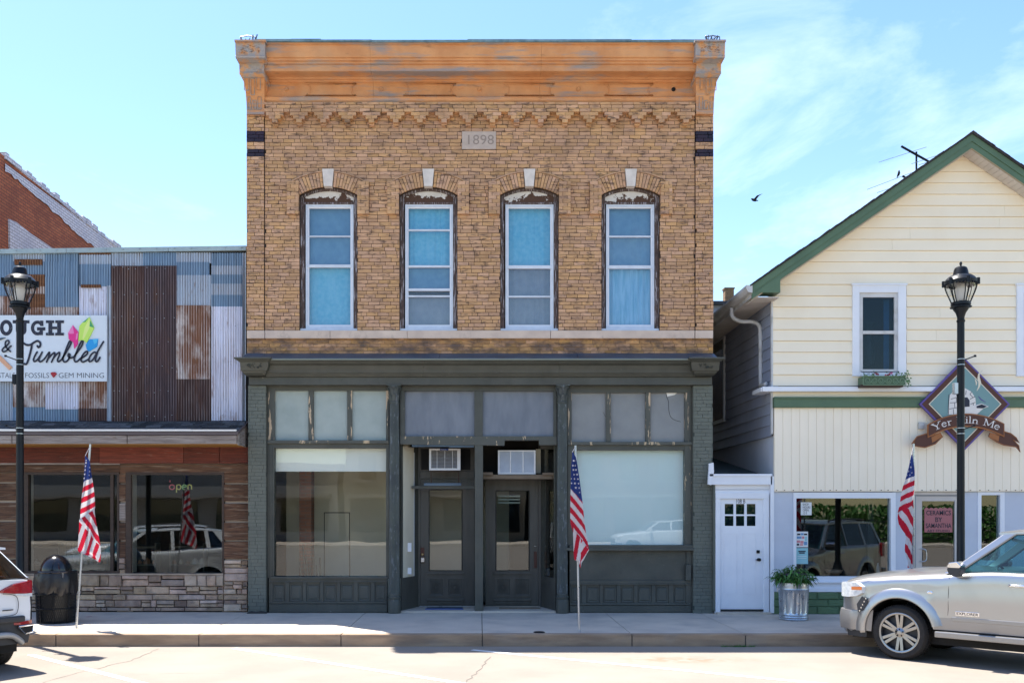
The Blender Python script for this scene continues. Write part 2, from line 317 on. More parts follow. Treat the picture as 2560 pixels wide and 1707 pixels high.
mat('lamp_clear', (0.72, 0.75, 0.75), (0.55, 0.58, 0.6), 30, 0.1, coat=1.0)
mat('amber', (0.75, 0.22, 0.06), rough=0.2, coat=1.0)
mat('seat', (0.32, 0.34, 0.33), rough=0.8)
mat('alloy', (0.34, 0.34, 0.34), rough=0.28, metal=1.0)
mat('dark', (0.012, 0.012, 0.013), rough=0.8)
mat('orange_soffit', (0.34, 0.17, 0.035), (0.26, 0.12, 0.03), 3, 0.7, stretch=(0.5, 3, 1))
mat('barn_grey', (0.36, 0.31, 0.28), (0.20, 0.16, 0.14), 5, 0.85, 0.5, 30, stretch=(0.5, 1, 7), bstretch=(0.4, 1, 6), island=0.15, stains=[(3, (1, 1, 2), 0.6, 0.72, 0.6, (0.14, 0.09, 0.06))])
mat('barn_red', (0.20, 0.048, 0.03), (0.10, 0.03, 0.021), 5, 0.85, 0.5, 30, stretch=(0.5, 1, 7), bstretch=(0.4, 1, 6), island=0.25, stains=[(9, (0.5, 1, 4), 0.6, 0.72, 0.5, (0.26, 0.19, 0.15))])
mat('barn_brown', (0.155, 0.078, 0.043), (0.06, 0.031, 0.02), 5, 0.85, 0.5, 30, stretch=(0.5, 1, 7), bstretch=(0.4, 1, 6), island=0.3, stains=[(4, (0.5, 1, 4), 0.54, 0.68, 0.7, (0.30, 0.22, 0.155))])
mat('chink', (0.50, 0.41, 0.34), rough=0.9)
mat('win_wood', (0.06, 0.036, 0.025), (0.04, 0.025, 0.018), 6, 0.6, stretch=(1, 1, 4))
mat('stone', (0.47, 0.335, 0.24), (0.31, 0.215, 0.155), 6, 0.9, 0.9, 22, island=0.45, hue=0.014, stains=[(4, (1, 1, 1.5), 0.55, 0.7, 0.6, (0.12, 0.11, 0.125)), (7, (1, 1, 1), 0.58, 0.7, 0.5, (0.50, 0.40, 0.31))])
mat('stone_pale', (0.50, 0.385, 0.305), (0.36, 0.275, 0.22), 6, 0.9, 0.9, 22, island=0.3, hue=0.012)
mat('stone_joint', (0.05, 0.042, 0.038), rough=0.95)
RUST = (0.15, 0.052, 0.022)
mat('metal_blue', (0.209, 0.317, 0.446), (0.169, 0.257, 0.371), 1.8, 0.5, metal=0.2, stretch=(1, 1, 0.6), stains=[(1.0, (24, 1, 0.35), 0.5, 0.66, 0.55, (0.06, 0.095, 0.14)), (2.6, (1, 1, 1.2), 0.62, 0.72, 0.6, (0.23, 0.30, 0.37)), (5, (1, 1, 0.5), 0.70, 0.76, 0.5, RUST)])
mat('metal_pale', (0.429, 0.494, 0.585), (0.351, 0.416, 0.507), 2, 0.5, metal=0.2, stains=[(1.0, (24, 1, 0.35), 0.5, 0.66, 0.55, (0.16, 0.16, 0.18)), (7, (3, 1, 0.6), 0.58, 0.68, 0.7, (0.24, 0.15, 0.10))])
mat('metal_white', (0.700, 0.725, 0.850), (0.625, 0.637, 0.750), 2, 0.6, stains=[(1.0, (24, 1, 0.35), 0.5, 0.66, 0.55, (0.26, 0.24, 0.27)), (3.2, (1.6, 1, 0.45), 0.585, 0.68, 0.8, (0.20, 0.085, 0.045)), (14, (1, 1, 0.6), 0.66, 0.70, 0.6, (0.18, 0.10, 0.07))])
mat('metal_rusty', (0.625, 0.587, 0.575), (0.500, 0.450, 0.425), 2, 0.7, stains=[(1.0, (24, 1, 0.35), 0.5, 0.66, 0.55, (0.17, 0.09, 0.055)), (2.3, (1.5, 1, 0.7), 0.43, 0.58, 0.95, (0.20, 0.075, 0.028)), (10, (2, 1, 0.5), 0.55, 0.66, 0.7, (0.12, 0.045, 0.022))])
mat('metal_brown', (0.095, 0.045, 0.034), (0.068, 0.036, 0.033), 2, 0.8, stretch=(2, 1, 0.6), stains=[(1.0, (24, 1, 0.35), 0.5, 0.66, 0.55, (0.028, 0.016, 0.014)), (3, (2, 1, 0.6), 0.55, 0.70, 0.7, (0.15, 0.065, 0.030)), (5, (3, 1, 0.3), 0.56, 0.68, 0.5, (0.155, 0.13, 0.13))])
mat('metal_purple', (0.083, 0.048, 0.048), (0.062, 0.042, 0.047), 2, 0.8, stretch=(2, 1, 0.6), stains=[(1.0, (24, 1, 0.35), 0.5, 0.66, 0.55, (0.028, 0.018, 0.019)), (3, (2, 1, 0.6), 0.56, 0.70, 0.6, (0.13, 0.062, 0.035)), (6, (3, 1, 0.2), 0.6, 0.7, 0.4, (0.15, 0.13, 0.14))])
mat('metal_band', (0.20, 0.085, 0.035), (0.11, 0.045, 0.022), 4, 0.8, stretch=(1, 1, 3))
mat('coping', (0.36, 0.44, 0.45), (0.29, 0.36, 0.38), 3, 0.5, metal=0.2)
mat('drip', (0.75, 0.73, 0.70), rough=0.5)
mat('drip_brown', (0.10, 0.075, 0.075), rough=0.5)
mat('sign_white', (0.64, 0.70, 0.76), (0.61, 0.67, 0.73), 1.5, 0.5)
mat('ink', (0.014, 0.016, 0.035), rough=0.5)
mat('ink_speck', (0.014, 0.016, 0.035), rough=0.5, stains=[(70, (1, 1, 1), 0.64, 0.67, 0.9, (0.6, 0.65, 0.7))])
for nme, c in (('pink', (0.70, 0.03, 0.24)), ('pink_light', (0.78, 0.20, 0.46)), ('lime', (0.52, 0.76, 0.13)), ('lime_light', (0.68, 0.80, 0.25)), ('emerald', (0.06, 0.34, 0.14)), ('sky_blue', (0.02, 0.30, 0.66)), ('sky_blue_light', (0.08, 0.46, 0.74)), ('gem_red', (0.35, 0.02, 0.03)),
               ('handle_wood', (0.66, 0.36, 0.22)), ('sign_brown', (0.085, 0.028, 0.018)), ('sign_orange', (0.34, 0.125, 0.04)), ('sign_teal', (0.17, 0.30, 0.30)), ('sign_purple', (0.11, 0.075, 0.28)), ('sign_cream', (0.74, 0.66, 0.52)), ('sign_letter', (0.74, 0.70, 0.66)),
               ('paper', (0.72, 0.74, 0.74)), ('paper_teal', (0.30, 0.56, 0.60)), ('paper_pink', (0.62, 0.25, 0.28)), ('paper_blue', (0.14, 0.30, 0.50)), ('sign_pinkcloud', (0.38, 0.13, 0.14)), ('badge_blue', (0.03, 0.07, 0.25)), ('purple_flower', (0.22, 0.13, 0.26)), ('flower_pink', (0.62, 0.12, 0.18)), ('brass', (0.6, 0.42, 0.18)), ('red_spray', (0.42, 0.20, 0.19))):
    mat(nme, c, rough=0.55)
mat('leaf', (0.045, 0.13, 0.028), (0.075, 0.19, 0.035), 12, 0.5, island=0.4, spec=0.4)
mat('ac_white', (0.70, 0.71, 0.72), (0.62, 0.62, 0.62), 6, 0.5)
mat('ac_grille', (0.28, 0.29, 0.31), rough=0.6)
mat('ac_grille_dark', (0.12, 0.11, 0.105), rough=0.7)
mat('red_wall', (0.30, 0.10, 0.055), (0.22, 0.075, 0.045), 2, 0.9, 0.3, 60)
glass('glass', (0.96, 0.98, 0.97), 1.0, wave=0.02)
glass('glass_dark', (0.75, 0.80, 0.80), 1.3, wave=0.03)
glass('glass_up', (0.94, 0.98, 1.0), 1.1, wave=0.15)
glass('glass_house', (0.45, 0.65, 0.75), 0.5)
glass('glass_car', (0.34, 0.60, 0.62), 1.2)
glass('glass_car_dark', (0.10, 0.12, 0.13), 1.8)
glass('glass_lamp', (0.93, 0.94, 0.93), 1.0, rough=0.05, add=0.04)
mat('lamp_inner', (0.62, 0.60, 0.57), rough=0.6)

def brick_tex(name, c1, c2, cm, bump=0.6):               # far brick walls, courses too fine to pick apart
    m = bpy.data.materials.new(name); m.use_nodes = True; nt = m.node_tree; ns = nt.nodes; L = nt.links; b = ns['Principled BSDF']; b.inputs['Roughness'].default_value = 0.9
    g = ns.new('ShaderNodeNewGeometry'); s = ns.new('ShaderNodeSeparateXYZ'); L.new(g.outputs['Position'], s.inputs[0])
    ad = ns.new('ShaderNodeMath'); L.new(s.outputs[0], ad.inputs[0]); L.new(s.outputs[1], ad.inputs[1])
    cb = ns.new('ShaderNodeCombineXYZ'); L.new(ad.outputs[0], cb.inputs[0]); L.new(s.outputs[2], cb.inputs[1])
    t = ns.new('ShaderNodeTexBrick'); t.inputs['Scale'].default_value = 1.0; t.inputs['Brick Width'].default_value = 0.215; t.inputs['Row Height'].default_value = 0.07; t.inputs['Mortar Size'].default_value = 0.008; t.inputs['Mortar Smooth'].default_value = 0.2
    t.inputs['Color1'].default_value = (*c1, 1); t.inputs['Color2'].default_value = (*c2, 1); t.inputs['Mortar'].default_value = (*cm, 1); L.new(cb.outputs[0], t.inputs['Vector'])
    n = ns.new('ShaderNodeTexNoise'); n.inputs['Scale'].default_value = 1.2; n.inputs['Detail'].default_value = 6; L.new(g.outputs['Position'], n.inputs['Vector'])
    r = ns.new('ShaderNodeMapRange'); r.inputs[1].default_value = 0.4; r.inputs[2].default_value = 0.7; r.inputs[3].default_value = 0; r.inputs[4].default_value = 0.55; L.new(n.outputs['Fac'], r.inputs[0])
    x = ns.new('ShaderNodeMix'); x.data_type = 'RGBA'; x.blend_type = 'MIX'; L.new(r.outputs[0], x.inputs[0]); L.new(t.outputs['Color'], x.inputs[6]); x.inputs[7].default_value = (c2[0] * 0.55, c2[1] * 0.6, c2[2] * 0.7, 1)
    L.new(x.outputs[2], b.inputs['Base Color'])
    bp = ns.new('ShaderNodeBump'); bp.inputs['Strength'].default_value = bump; bp.inputs['Distance'].default_value = 0.01; bp.invert = True; L.new(t.outputs['Fac'], bp.inputs['Height']); L.new(bp.outputs[0], b.inputs['Normal'])
    M[name] = m
def ribs(name, per, crest, ck, valley, vk):              # ridge light and valley shade painted into corrugated sheets, in wear and rust tones
    m = M[name]; nt = m.node_tree; ns = nt.nodes; L = nt.links; b = ns['Principled BSDF']; src = b.inputs['Base Color'].links[0].from_socket
    g = ns.new('ShaderNodeNewGeometry'); s = ns.new('ShaderNodeSeparateXYZ'); L.new(g.outputs['Position'], s.inputs[0])
    ml = ns.new('ShaderNodeMath'); ml.operation = 'MULTIPLY'; ml.inputs[1].default_value = 2 * math.pi / per; L.new(s.outputs[0], ml.inputs[0]); sn = ns.new('ShaderNodeMath'); sn.operation = 'SINE'; L.new(ml.outputs[0], sn.inputs[0])
    mp2 = ns.new('ShaderNodeMapping'); mp2.inputs['Scale'].default_value = (5, 1, 0.9); L.new(g.outputs['Position'], mp2.inputs[0]); n = ns.new('ShaderNodeTexNoise'); n.inputs['Scale'].default_value = 1.6; n.inputs['Detail'].default_value = 6; L.new(mp2.outputs[0], n.inputs['Vector'])
    nr = ns.new('ShaderNodeMapRange'); nr.inputs[1].default_value = 0.35; nr.inputs[2].default_value = 0.62; L.new(n.outputs['Fac'], nr.inputs[0])
    for col, k, a, d in ((crest, ck, 0.1, 1.0), (valley, vk, -0.1, -1.0)):
        r = ns.new('ShaderNodeMapRange'); r.inputs[1].default_value = a; r.inputs[2].default_value = d; r.inputs[4].default_value = k; L.new(sn.outputs[0], r.inputs[0])
        q = ns.new('ShaderNodeMath'); q.operation = 'MULTIPLY'; L.new(r.outputs[0], q.inputs[0]); L.new(nr.outputs[0], q.inputs[1])
        x = ns.new('ShaderNodeMix'); x.data_type = 'RGBA'; L.new(q.outputs[0], x.inputs[0]); L.new(src, x.inputs[6]); x.inputs[7].default_value = (*col, 1); src = x.outputs[2]
    L.new(src, b.inputs['Base Color'])
ribs('metal_blue', 0.048, (0.30, 0.38, 0.46), 0.6, (0.05, 0.07, 0.10), 0.7); ribs('metal_pale', 0.048, (0.56, 0.60, 0.66), 0.6, (0.16, 0.12, 0.10), 0.7); ribs('metal_white', 0.048, (0.80, 0.80, 0.86), 0.6, (0.24, 0.16, 0.14), 0.75); ribs('metal_rusty', 0.048, (0.66, 0.60, 0.58), 0.6, (0.10, 0.04, 0.022), 0.8)
ribs('metal_brown', 0.048, (0.24, 0.185, 0.175), 0.75, (0.03, 0.014, 0.011), 0.8); ribs('metal_purple', 0.048, (0.20, 0.155, 0.165), 0.7, (0.028, 0.016, 0.016), 0.8); ribs('metal_band', 0.048, (0.34, 0.17, 0.08), 0.5, (0.05, 0.02, 0.012), 0.7)
m = mat('headboard', (0.72, 0.68, 0.63), (0.62, 0.58, 0.53), 6, 0.75, 0.6, 40); nt = m.node_tree; ns = nt.nodes; L = nt.links; b = ns['Principled BSDF']; src = b.inputs['Base Color'].links[0].from_socket   # white paint flaked off the lower half of the arched boards
g = ns.new('ShaderNodeNewGeometry'); s = ns.new('ShaderNodeSeparateXYZ'); L.new(g.outputs['Position'], s.inputs[0]); zr = ns.new('ShaderNodeMapRange'); zr.clamp = False; zr.inputs[1].default_value = Z(507); zr.inputs[2].default_value = Z(472); L.new(s.outputs[2], zr.inputs[0])
n = ns.new('ShaderNodeTexNoise'); n.inputs['Scale'].default_value = 5; n.inputs['Detail'].default_value = 8; n.inputs['Roughness'].default_value = 0.65; L.new(g.outputs['Position'], n.inputs['Vector']); ad = ns.new('ShaderNodeMath'); ad.operation = 'MULTIPLY_ADD'; ad.inputs[1].default_value = 2.6; L.new(n.outputs['Fac'], ad.inputs[0]); L.new(zr.outputs[0], ad.inputs[2])
r = ns.new('ShaderNodeMapRange'); r.inputs[1].default_value = 1.78; r.inputs[2].default_value = 1.84; r.inputs[3].default_value = 1; r.inputs[4].default_value = 0; L.new(ad.outputs[0], r.inputs[0]); x = ns.new('ShaderNodeMix'); x.data_type = 'RGBA'; L.new(r.outputs[0], x.inputs[0]); L.new(src, x.inputs[6]); x.inputs[7].default_value = (0.085, 0.042, 0.025, 1); L.new(x.outputs[2], b.inputs['Base Color'])
brick_tex('brick_side', (0.42, 0.25, 0.12), (0.30, 0.18, 0.09), (0.2, 0.13, 0.08))
brick_tex('red_brick_far', (0.56, 0.175, 0.07), (0.40, 0.11, 0.05), (0.13, 0.06, 0.04))
brick_tex('white_brick_far', (0.84, 0.82, 0.84), (0.76, 0.74, 0.76), (0.36, 0.33, 0.32))
brick_tex('interior_brick', (0.26, 0.105, 0.055), (0.19, 0.075, 0.04), (0.16, 0.12, 0.09))
# ------------------------------------------------------------------ ground, road, kerb, sidewalk
ROADZ = -0.185
def G(px, py, z=ROADZ):                                   # pixel -> point on a horizontal plane
    d = (CAMZ - z) * FPX / (py - CY); return ((px - CX) * d / FPX, d - DIST)
tag(MB().add([(-900, -900, -0.26), (900, -900, -0.26), (900, 900, -0.26), (-900, 900, -0.26)], [(0, 1, 2, 3)]).build('ground', 'earth'), kind='structure')
m = M['road']; nt = m.node_tree; ns = nt.nodes; L = nt.links; b = ns['Principled BSDF']
src = b.inputs['Base Color'].links[0].from_socket
g = [n for n in ns if n.type == 'NEW_GEOMETRY'][0]
sx, sy = G(1720, 1648)
mpn = ns.new('ShaderNodeMapping'); mpn.vector_type = 'POINT'; mpn.inputs['Location'].default_value = (-sx * 1.0, -sy * 3.2, 0); mpn.inputs['Scale'].default_value = (1.0, 3.2, 0); L.new(g.outputs['Position'], mpn.inputs[0])
ln = ns.new('ShaderNodeVectorMath'); ln.operation = 'LENGTH'; L.new(mpn.outputs[0], ln.inputs[0])
r1 = ns.new('ShaderNodeMapRange'); r1.inputs[1].default_value = 1.15; r1.inputs[2].default_value = 0.1; L.new(ln.outputs['Value'], r1.inputs[0])
n1 = ns.new('ShaderNodeTexNoise'); n1.inputs['Scale'].default_value = 5; n1.inputs['Detail'].default_value = 6; L.new(g.outputs['Position'], n1.inputs[0])
r2 = ns.new('ShaderNodeMapRange'); r2.inputs[1].default_value = 0.42; r2.inputs[2].default_value = 0.6; L.new(n1.outputs['Fac'], r2.inputs[0])
ml = ns.new('ShaderNodeMath'); ml.operation = 'MULTIPLY'; L.new(r1.outputs[0], ml.inputs[0]); L.new(r2.outputs[0], ml.inputs[1])
x = ns.new('ShaderNodeMix'); x.data_type = 'RGBA'; L.new(ml.outputs[0], x.inputs[0]); L.new(src, x.inputs[6]); x.inputs[7].default_value = (0.22, 0.155, 0.095, 1); L.new(x.outputs[2], b.inputs['Base Color'])
KY = -2.98                                                # kerb face
road = tag(MB().add([(-160, -36, ROADZ), (160, -36, ROADZ), (160, KY + 0.02, ROADZ), (-160, KY + 0.02, ROADZ)], [(0, 1, 2, 3)]).build('road', 'road'), kind='structure')
def flat_strip(pts, w, z, name, m, parent):
    mb = MB(); vs = []; fs = []
    P = [Vector(p) for p in pts]
    for i, p in enumerate(P):
        d = (P[min(i + 1, len(P) - 1)] - P[max(i - 1, 0)]).normalized(); n = Vector((-d.y, d.x))
        ww = (w[i] if isinstance(w, list) else w) / 2
        vs += [(p.x + n.x * ww, p.y + n.y * ww, z), (p.x - n.x * ww, p.y - n.y * ww, z)]
    for i in range(len(P) - 1): fs.append((2 * i, 2 * i + 1, 2 * i + 3, 2 * i + 2))
    return mb.add(vs, fs).build(name, m, parent)
for a, bb, ext in (((76, 1636), (354, 1707), 1.6), ((585, 1620), (1150, 1707), 1.8), ((1180, 1624), (2042, 1707), 1.8)):
    A = Vector(G(*a)); B = Vector(G(*bb)); flat_strip([A, A + (B - A) * ext], 0.10, ROADZ + 0.004, 'parking_stripe', 'line_white', road)
def crack(pix, wmax=0.016):
    P = [Vector(G(*q)) for q in pix]; out = []
    for i in range(len(P) - 1):
        for k in range(8):
            t = k / 8; q = P[i].lerp(P[i + 1], t); out.append(q + Vector((random.uniform(-1, 1), random.uniform(-1, 1))) * 0.03)
    out.append(P[-1]); w = [random.uniform(0.3, 1) * wmax for _ in out]; w[-1] = 0.002
    flat_strip(out, w, ROADZ + 0.003, 'crack', 'crack', road)
crack([(60, 1720), (215, 1676), (330, 1650), (398, 1620)]); crack([(1150, 1720), (1192, 1678), (1228, 1640)], 0.022); crack([(330, 1684), (480, 1682), (660, 1684)], 0.008); crack([(150, 1616), (215, 1612)], 0.01)

JX = [-15.3, -13.1, -10.9, -8.7, -6.5, -4.31, -2.13, 0.035, 2.33, 4.07, 6.3, 8.5, 10.7, 12.9, 15.1]
side = tag(MB().box(-15.3, 15.1, KY + 0.05, 1.2, -0.24, -0.018).build('sidewalk', 'joint'), kind='structure')
kerb = tag(MB().box(-15.3, 15.1, KY + 0.012, KY + 0.045, -0.25, -0.02).build('kerb', 'joint'), kind='structure')
SKEW = 0.0
for i in range(len(JX) - 1):
    a, c = JX[i] + 0.005, JX[i + 1] - 0.005
    MB().box(a, c, KY + 0.166, 1.15, -0.10, 0.0).build('paving_slab', 'concrete', side, bevel=0.006)
    MB().box(a, c, KY + 0.001 * (i % 3), KY + 0.163, -0.25, 0.0005 + 0.0015 * (i % 2)).build('kerb_stone', 'kerb', kerb, bevel=0.014)
for px, py, s in ((222, 1541, 0.16), (372, 1567, 0.2)):    # faded red spray marks
    x0, y0 = G(px, py, 0.0)
    MB().add([(x0 - s, y0 + 0.02, 0.003), (x0 - s * .3, y0 - 0.01, 0.003), (x0, y0 - .07, 0.003), (x0 + s * .35, y0 - 0.01, 0.003), (x0 + s, y0 + .03, 0.003), (x0 + s * .3, y0 + .035, 0.003), (x0, y0 + .09, 0.003), (x0 - s * .3, y0 + .03, 0.003)], [tuple(range(8))]).build('spray_mark', 'red_spray', side)
x0, y0 = G(1348, 1580, 0.0)
vc = MB().lathe([(0.0, 0.004), (0.075, 0.004), (0.085, 0.012), (0.092, 0.002)], (x0, y0, 0), 20, cap=False).build('valve_cover', 'black_iron', smooth=True)
tag(vc, 'small round dark iron valve cover set in the sidewalk near the kerb', 'cover')
wd = MB()
for k in range(160):
    px = random.choice((random.uniform(1800, 1890), random.uniform(1820, 1880), random.uniform(2420, 2560)))
    x0, y0 = X(px, KY - 0.02), KY - random.uniform(0.005, 0.06); a = random.uniform(0, 6.3); h = random.uniform(0.01, 0.045); w = 0.006
    wd.add([(x0 - w, y0, ROADZ), (x0 + w, y0, ROADZ), (x0 + h * math.cos(a), y0 + h * 0.5 * math.sin(a) - .01, ROADZ + h)], [(0, 1, 2)])
tag(wd.build('weeds', 'leaf', recalc=False), 'thin green weeds sprouting along the foot of the kerb', 'weeds', kind='stuff')

# the far side of the street, seen only in the window reflections
far = tag(MB().box(-60, 60, -44, -36, -0.26, -0.03).build('far_sidewalk', 'concrete'), kind='structure')
mat('far_white', (0.20, 0.20, 0.20), rough=0.8); mat('far_cream', (0.12, 0.11, 0.09), rough=0.8); mat('far_red', (0.11, 0.055, 0.04), rough=0.9); mat('far_trim', (0.17, 0.16, 0.15), rough=0.8)
def far_building(name, label, x0, x1, h, m, trim, n, yb=-52):
    t = thing(name, label, 'building', ((x0 + x1) / 2, yb, 0))
    MB().box(x0, x1, yb, -42, -0.2, h).build('wall', m, t); MB().box(x0 - 0.15, x1 + 0.15, yb, -41.7, h, h + 0.35).build('cornice', trim, t)
    st = (x1 - x0) / n
    for i in range(n):
        c = x0 + st * (i + 0.5)
        MB().box(c - st * 0.36, c + st * 0.36, -42.05, -41.94, 0.6, 2.6).build('shop_window', 'glass_car_dark', t)
        if h > 5:
            w = MB().box(c - 0.55, c + 0.55, -42.05, -41.95, 3.9, 5.6).build('window', 'glass_car_dark', t); MB().box(c - 0.7, c + 0.7, -42.1, -41.9, 3.75, 3.88).build('sill', trim, w)
    MB().box(x0 + 0.4, x1 - 0.4, -42.2, -40.6, 2.75, 2.95).build('canopy', trim, t)
far_building('far_white_building', 'long low white shop building across the street', -34, -9, 4.6, 'far_white', 'far_trim', 6)
far_building('far_cream_building', 'two storey cream building across the street', -8.6, 3, 7.0, 'far_cream', 'far_trim', 4)
far_building('far_brick_building', 'two storey red brick building across the street', 3.4, 13, 6.5, 'far_red', 'far_trim', 4)
hd = MB()
for k in range(5000):
    c = Vector((random.uniform(14, 34), -41 + random.gauss(0, 0.5), random.uniform(-0.1, 2.2))); a = Vector((random.gauss(0, 1), random.gauss(0, 1), random.gauss(0, 1))).normalized() * 0.16; e = a.orthogonal().normalized() * 0.1
    hd.add([tuple(c - a), tuple(c + e), tuple(c + a), tuple(c - e)], [(0, 1, 2, 3)])
tag(hd.build('hedge', 'leaf', recalc=False), 'leafy green hedge behind the iron fence across the street', 'hedge', kind='stuff')
fe = thing('iron_fence', 'black iron picket fence across the street', 'fence', (24, -39.5, 0)); MB().box(14, 34, -39.55, -39.5, 1.3, 1.36).build('rail', 'black_iron', fe); MB().box(14, 34, -39.55, -39.5, 0.2, 0.26).build('rail', 'black_iron', fe)
for k in range(60): MB().box(14 + k / 3, 14.03 + k / 3, -39.54, -39.51, -0.03, 1.45).build('picket', 'black_iron', fe)
# ------------------------------------------------------------------ the brick building of 1898
BL, BR = X(617), X(1783)
bb = thing('brick_building', 'two storey tan brick commercial building with ochre cornice and dark green storefront', 'building', (0, 0, 0))
zs, zt = Z(890), Z(100, -0.3)
# shell behind the bricks
WINS = [(749, 893), (999, 1143), (1251, 1396), (1504, 1649)]
WTOP, WSPR, WBOT = 468, 488, 825
YB = 0.012
sh = MB()
def shell(p0, p1, q0, q1): sh.box(X(p0), X(p1), YB, 0.30, Z(q1), Z(q0))
edges = [617] + [e for w in WINS for e in w] + [1783]
for i in range(0, len(edges), 2): shell(edges[i], edges[i + 1], 430, 845)
shell(617, 1783, 108, 430)
for a, c in WINS:                                          # fill above each arch
    xa, xc = X(a), X(c); xm = (xa + xc) / 2; hw = (xc - xa) / 2; zsp = Z(WSPR); sag = Z(WTOP) - zsp; Rr = (hw * hw + sag * sag) / (2 * sag); zc = Z(WTOP) - Rr
    arc = [(xm + Rr * math.sin(t), zc + Rr * math.cos(t)) for t in [math.asin(hw / Rr) * (k / 8) for k in range(8, -9, -1)]]
    sh.prism([(xa, Z(430.0)), (xc, Z(430.0))] + arc, YB, 0.30)
sh.build('wall', 'mortar', bb); MB().box(X(617), X(1783), YB, 0.30, Z(900), Z(845)).build('lower_wall', 'mortar_light', bb)
for s, nm in ((-1, 'a'), (1, 'b')):
    xs = BL if s < 0 else BR - 0.3
    MB().box(xs, xs + 0.3, 0.30, 14, 0, Z(110)).build('side_wall', 'brick_side', bb)
MB().box(BL, BR, 14, 14.3, 0, Z(130)).build('rear_wall', 'brick_side', bb)
MB().box(BL + 0.3, BR - 0.3, 0.30, 14, Z(200), Z(190)).build('roof', 'shingle', bb)
MB().box(BL + 0.3, BR - 0.3, 0.31, 14, Z(905), Z(890)).build('upper_floor', 'room_dark', bb)

# bricks
CH = 0.0667; BLN = 0.205; JT = 0.009
rowz0 = Z(845)
brick_mesh = MB().box(0, BLN - JT, 0, 0.06, 0, CH - JT, back=False).build('brick', 'brick', bb)
W[brick_mesh] = Vector((0, 0, 0))
brick_list = []
def row_intervals(zc, zone):
    ex = []
    py = CY - (zc - CAMZ) * S(0)
    for a, c in WINS:
        mid = (a + c) / 2
        if py > WSPR and py < WBOT: ex.append((a, c))
        elif py <= WSPR and py > 456: ex.append((mid - 72 - 20 * (488 - py) / 32, mid + 72 + 20 * (488 - py) / 32))
        elif py <= 456:
            v = 177.4 ** 2 - (607.6 - py) ** 2
            if v > 0: ex.append((mid - math.sqrt(v), mid + math.sqrt(v)))
        if 425 < py <= 470: ex.append((mid - 14, mid + 14))
        if 454 < py < 530: ex.append((a - 30, a - 0.5)); ex.append((c + 0.5, c + 30))
    if 328 < py < 374: ex.append((1155, 1240))
    return [(X(a), X(c)) for a, c in ex]
def lay(x0, x1, z0, z1, y0, coll, excl=True):
    k = 0; z = z0
    while z < z1 - 0.03:
        zz = min(z + CH, z1)
        ex = row_intervals((z + zz) / 2, None) if excl else []
        x = x0 - random.uniform(0, 0.2)
        x = x0 - (0.0 if k % 2 == 0 else BLN / 2) - (0.03 * math.sin(k * 1.7) + 0.05)
        while x < x1:
            ln = BLN if random.random() > 0.1 else random.choice((BLN * 0.5, BLN * 1.25))
            segs = [(max(x, x0), min(x + ln, x1))]
            for a, c in ex:
                ns_ = []
                for p, q in segs:
                    if c <= p or a >= q: ns_.append((p, q)); continue
                    if a > p: ns_.append((p, a))
                    if c < q: ns_.append((c, q))
                segs = ns_
            for p, q in segs:
                if q - p > 0.025: coll.append((p + JT / 2, q - JT / 2, y0 + random.uniform(-0.004, 0.004), z + JT / 2, zz - JT / 2, abs(q - p - BLN) < 1e-4))
            x += ln
        z = zz; k += 1
main_b = []; soot_b = []; dark_b = []; pil = []
lay(X(662), X(1737), Z(826), Z(262), 0.0, main_b)
lay(X(617), X(1783), Z(886), Z(845), 0.0, soot_b, False)
for p0, p1 in ((617, 661), (1738, 1783)):
    lay(X(p0), X(p1), Z(826), Z(285), -0.03, pil, False)
# corbelled bricks under the cornice
lay(X(664), X(1735), Z(287), Z(262), -0.12, main_b, False)
def proud(p0, p1, q0, q1, y): main_b.append((X(p0) + .002, X(p1) - .002, y + random.uniform(-.003, .003), Z(q1), Z(q0), False))
k = 0
cxp = 690
while cxp < 1735:
    for w, q0, q1 in ((44, 287.5, 295.5), (29, 296, 304), (14, 304.5, 313)):
        a, c = max(cxp - w / 2, 664), min(cxp + w / 2, 1735)
        if w > 20: proud(a, (a + c) / 2, q0, q1, -0.12); proud((a + c) / 2, c, q0, q1, -0.12)
        else: proud(a, c, q0, q1, -0.12)
    proud(cxp - 6.5, cxp + 6.5, 313.5, 317.5, -0.06)
    cxp += 60.1
# label stops beside every window
for a, c in WINS:
    for p0, p1 in ((a - 30, a - 1), (c + 1, c + 30)):
        q = 456; kk = 0
        while q < 529:
            if kk % 2: proud(p0, p0 + 9, q, q + 8.6, -0.07); proud(p0 + 9.5, p1, q, q + 8.6, -0.07)
            else: proud(p0, p0 + 20, q, q + 8.6, -0.07); proud(p0 + 20.5, p1, q, q + 8.6, -0.07)
            q += 9.1; kk += 1
        pm = (p0 + p1) / 2
        proud(pm - 12, pm - 0.3, 529.5, 538, -0.03); proud(pm + 0.3, pm + 12, 529.5, 538, -0.03); proud(pm - 8, pm + 8, 538.5, 546, -0.02)
ZD = [(Z(358.5), Z(331.5)), (Z(392.5), Z(375.5))]
rest = MB(); nind = 0
for (xa, xb, y, za, zb, full) in sorted(main_b + [(*q, ) for q in pil], key=lambda q: q[3]):
    dk = (xb < X(663) or xa > X(1736)) and any(a < (za + zb) / 2 < c for a, c in ZD)
    if dk: dark_b.append((xa, xb, y, za, zb)); continue
    if full and nind < 300 and abs(zb - za - (CH - JT)) < 1e-4:
        if nind == 0: brick_mesh.location = (xa + (BLN - JT) / 2, y + 0.03, za)
        else: inst(brick_mesh, 'brick', (xa + (BLN - JT) / 2, y + 0.03, za), bb)
        nind += 1
    else: rest.box(xa, xb, y, max(0.05, y + 0.06), za, zb, back=False)
rest.build('bricks', 'brick', bb, kind='stuff')
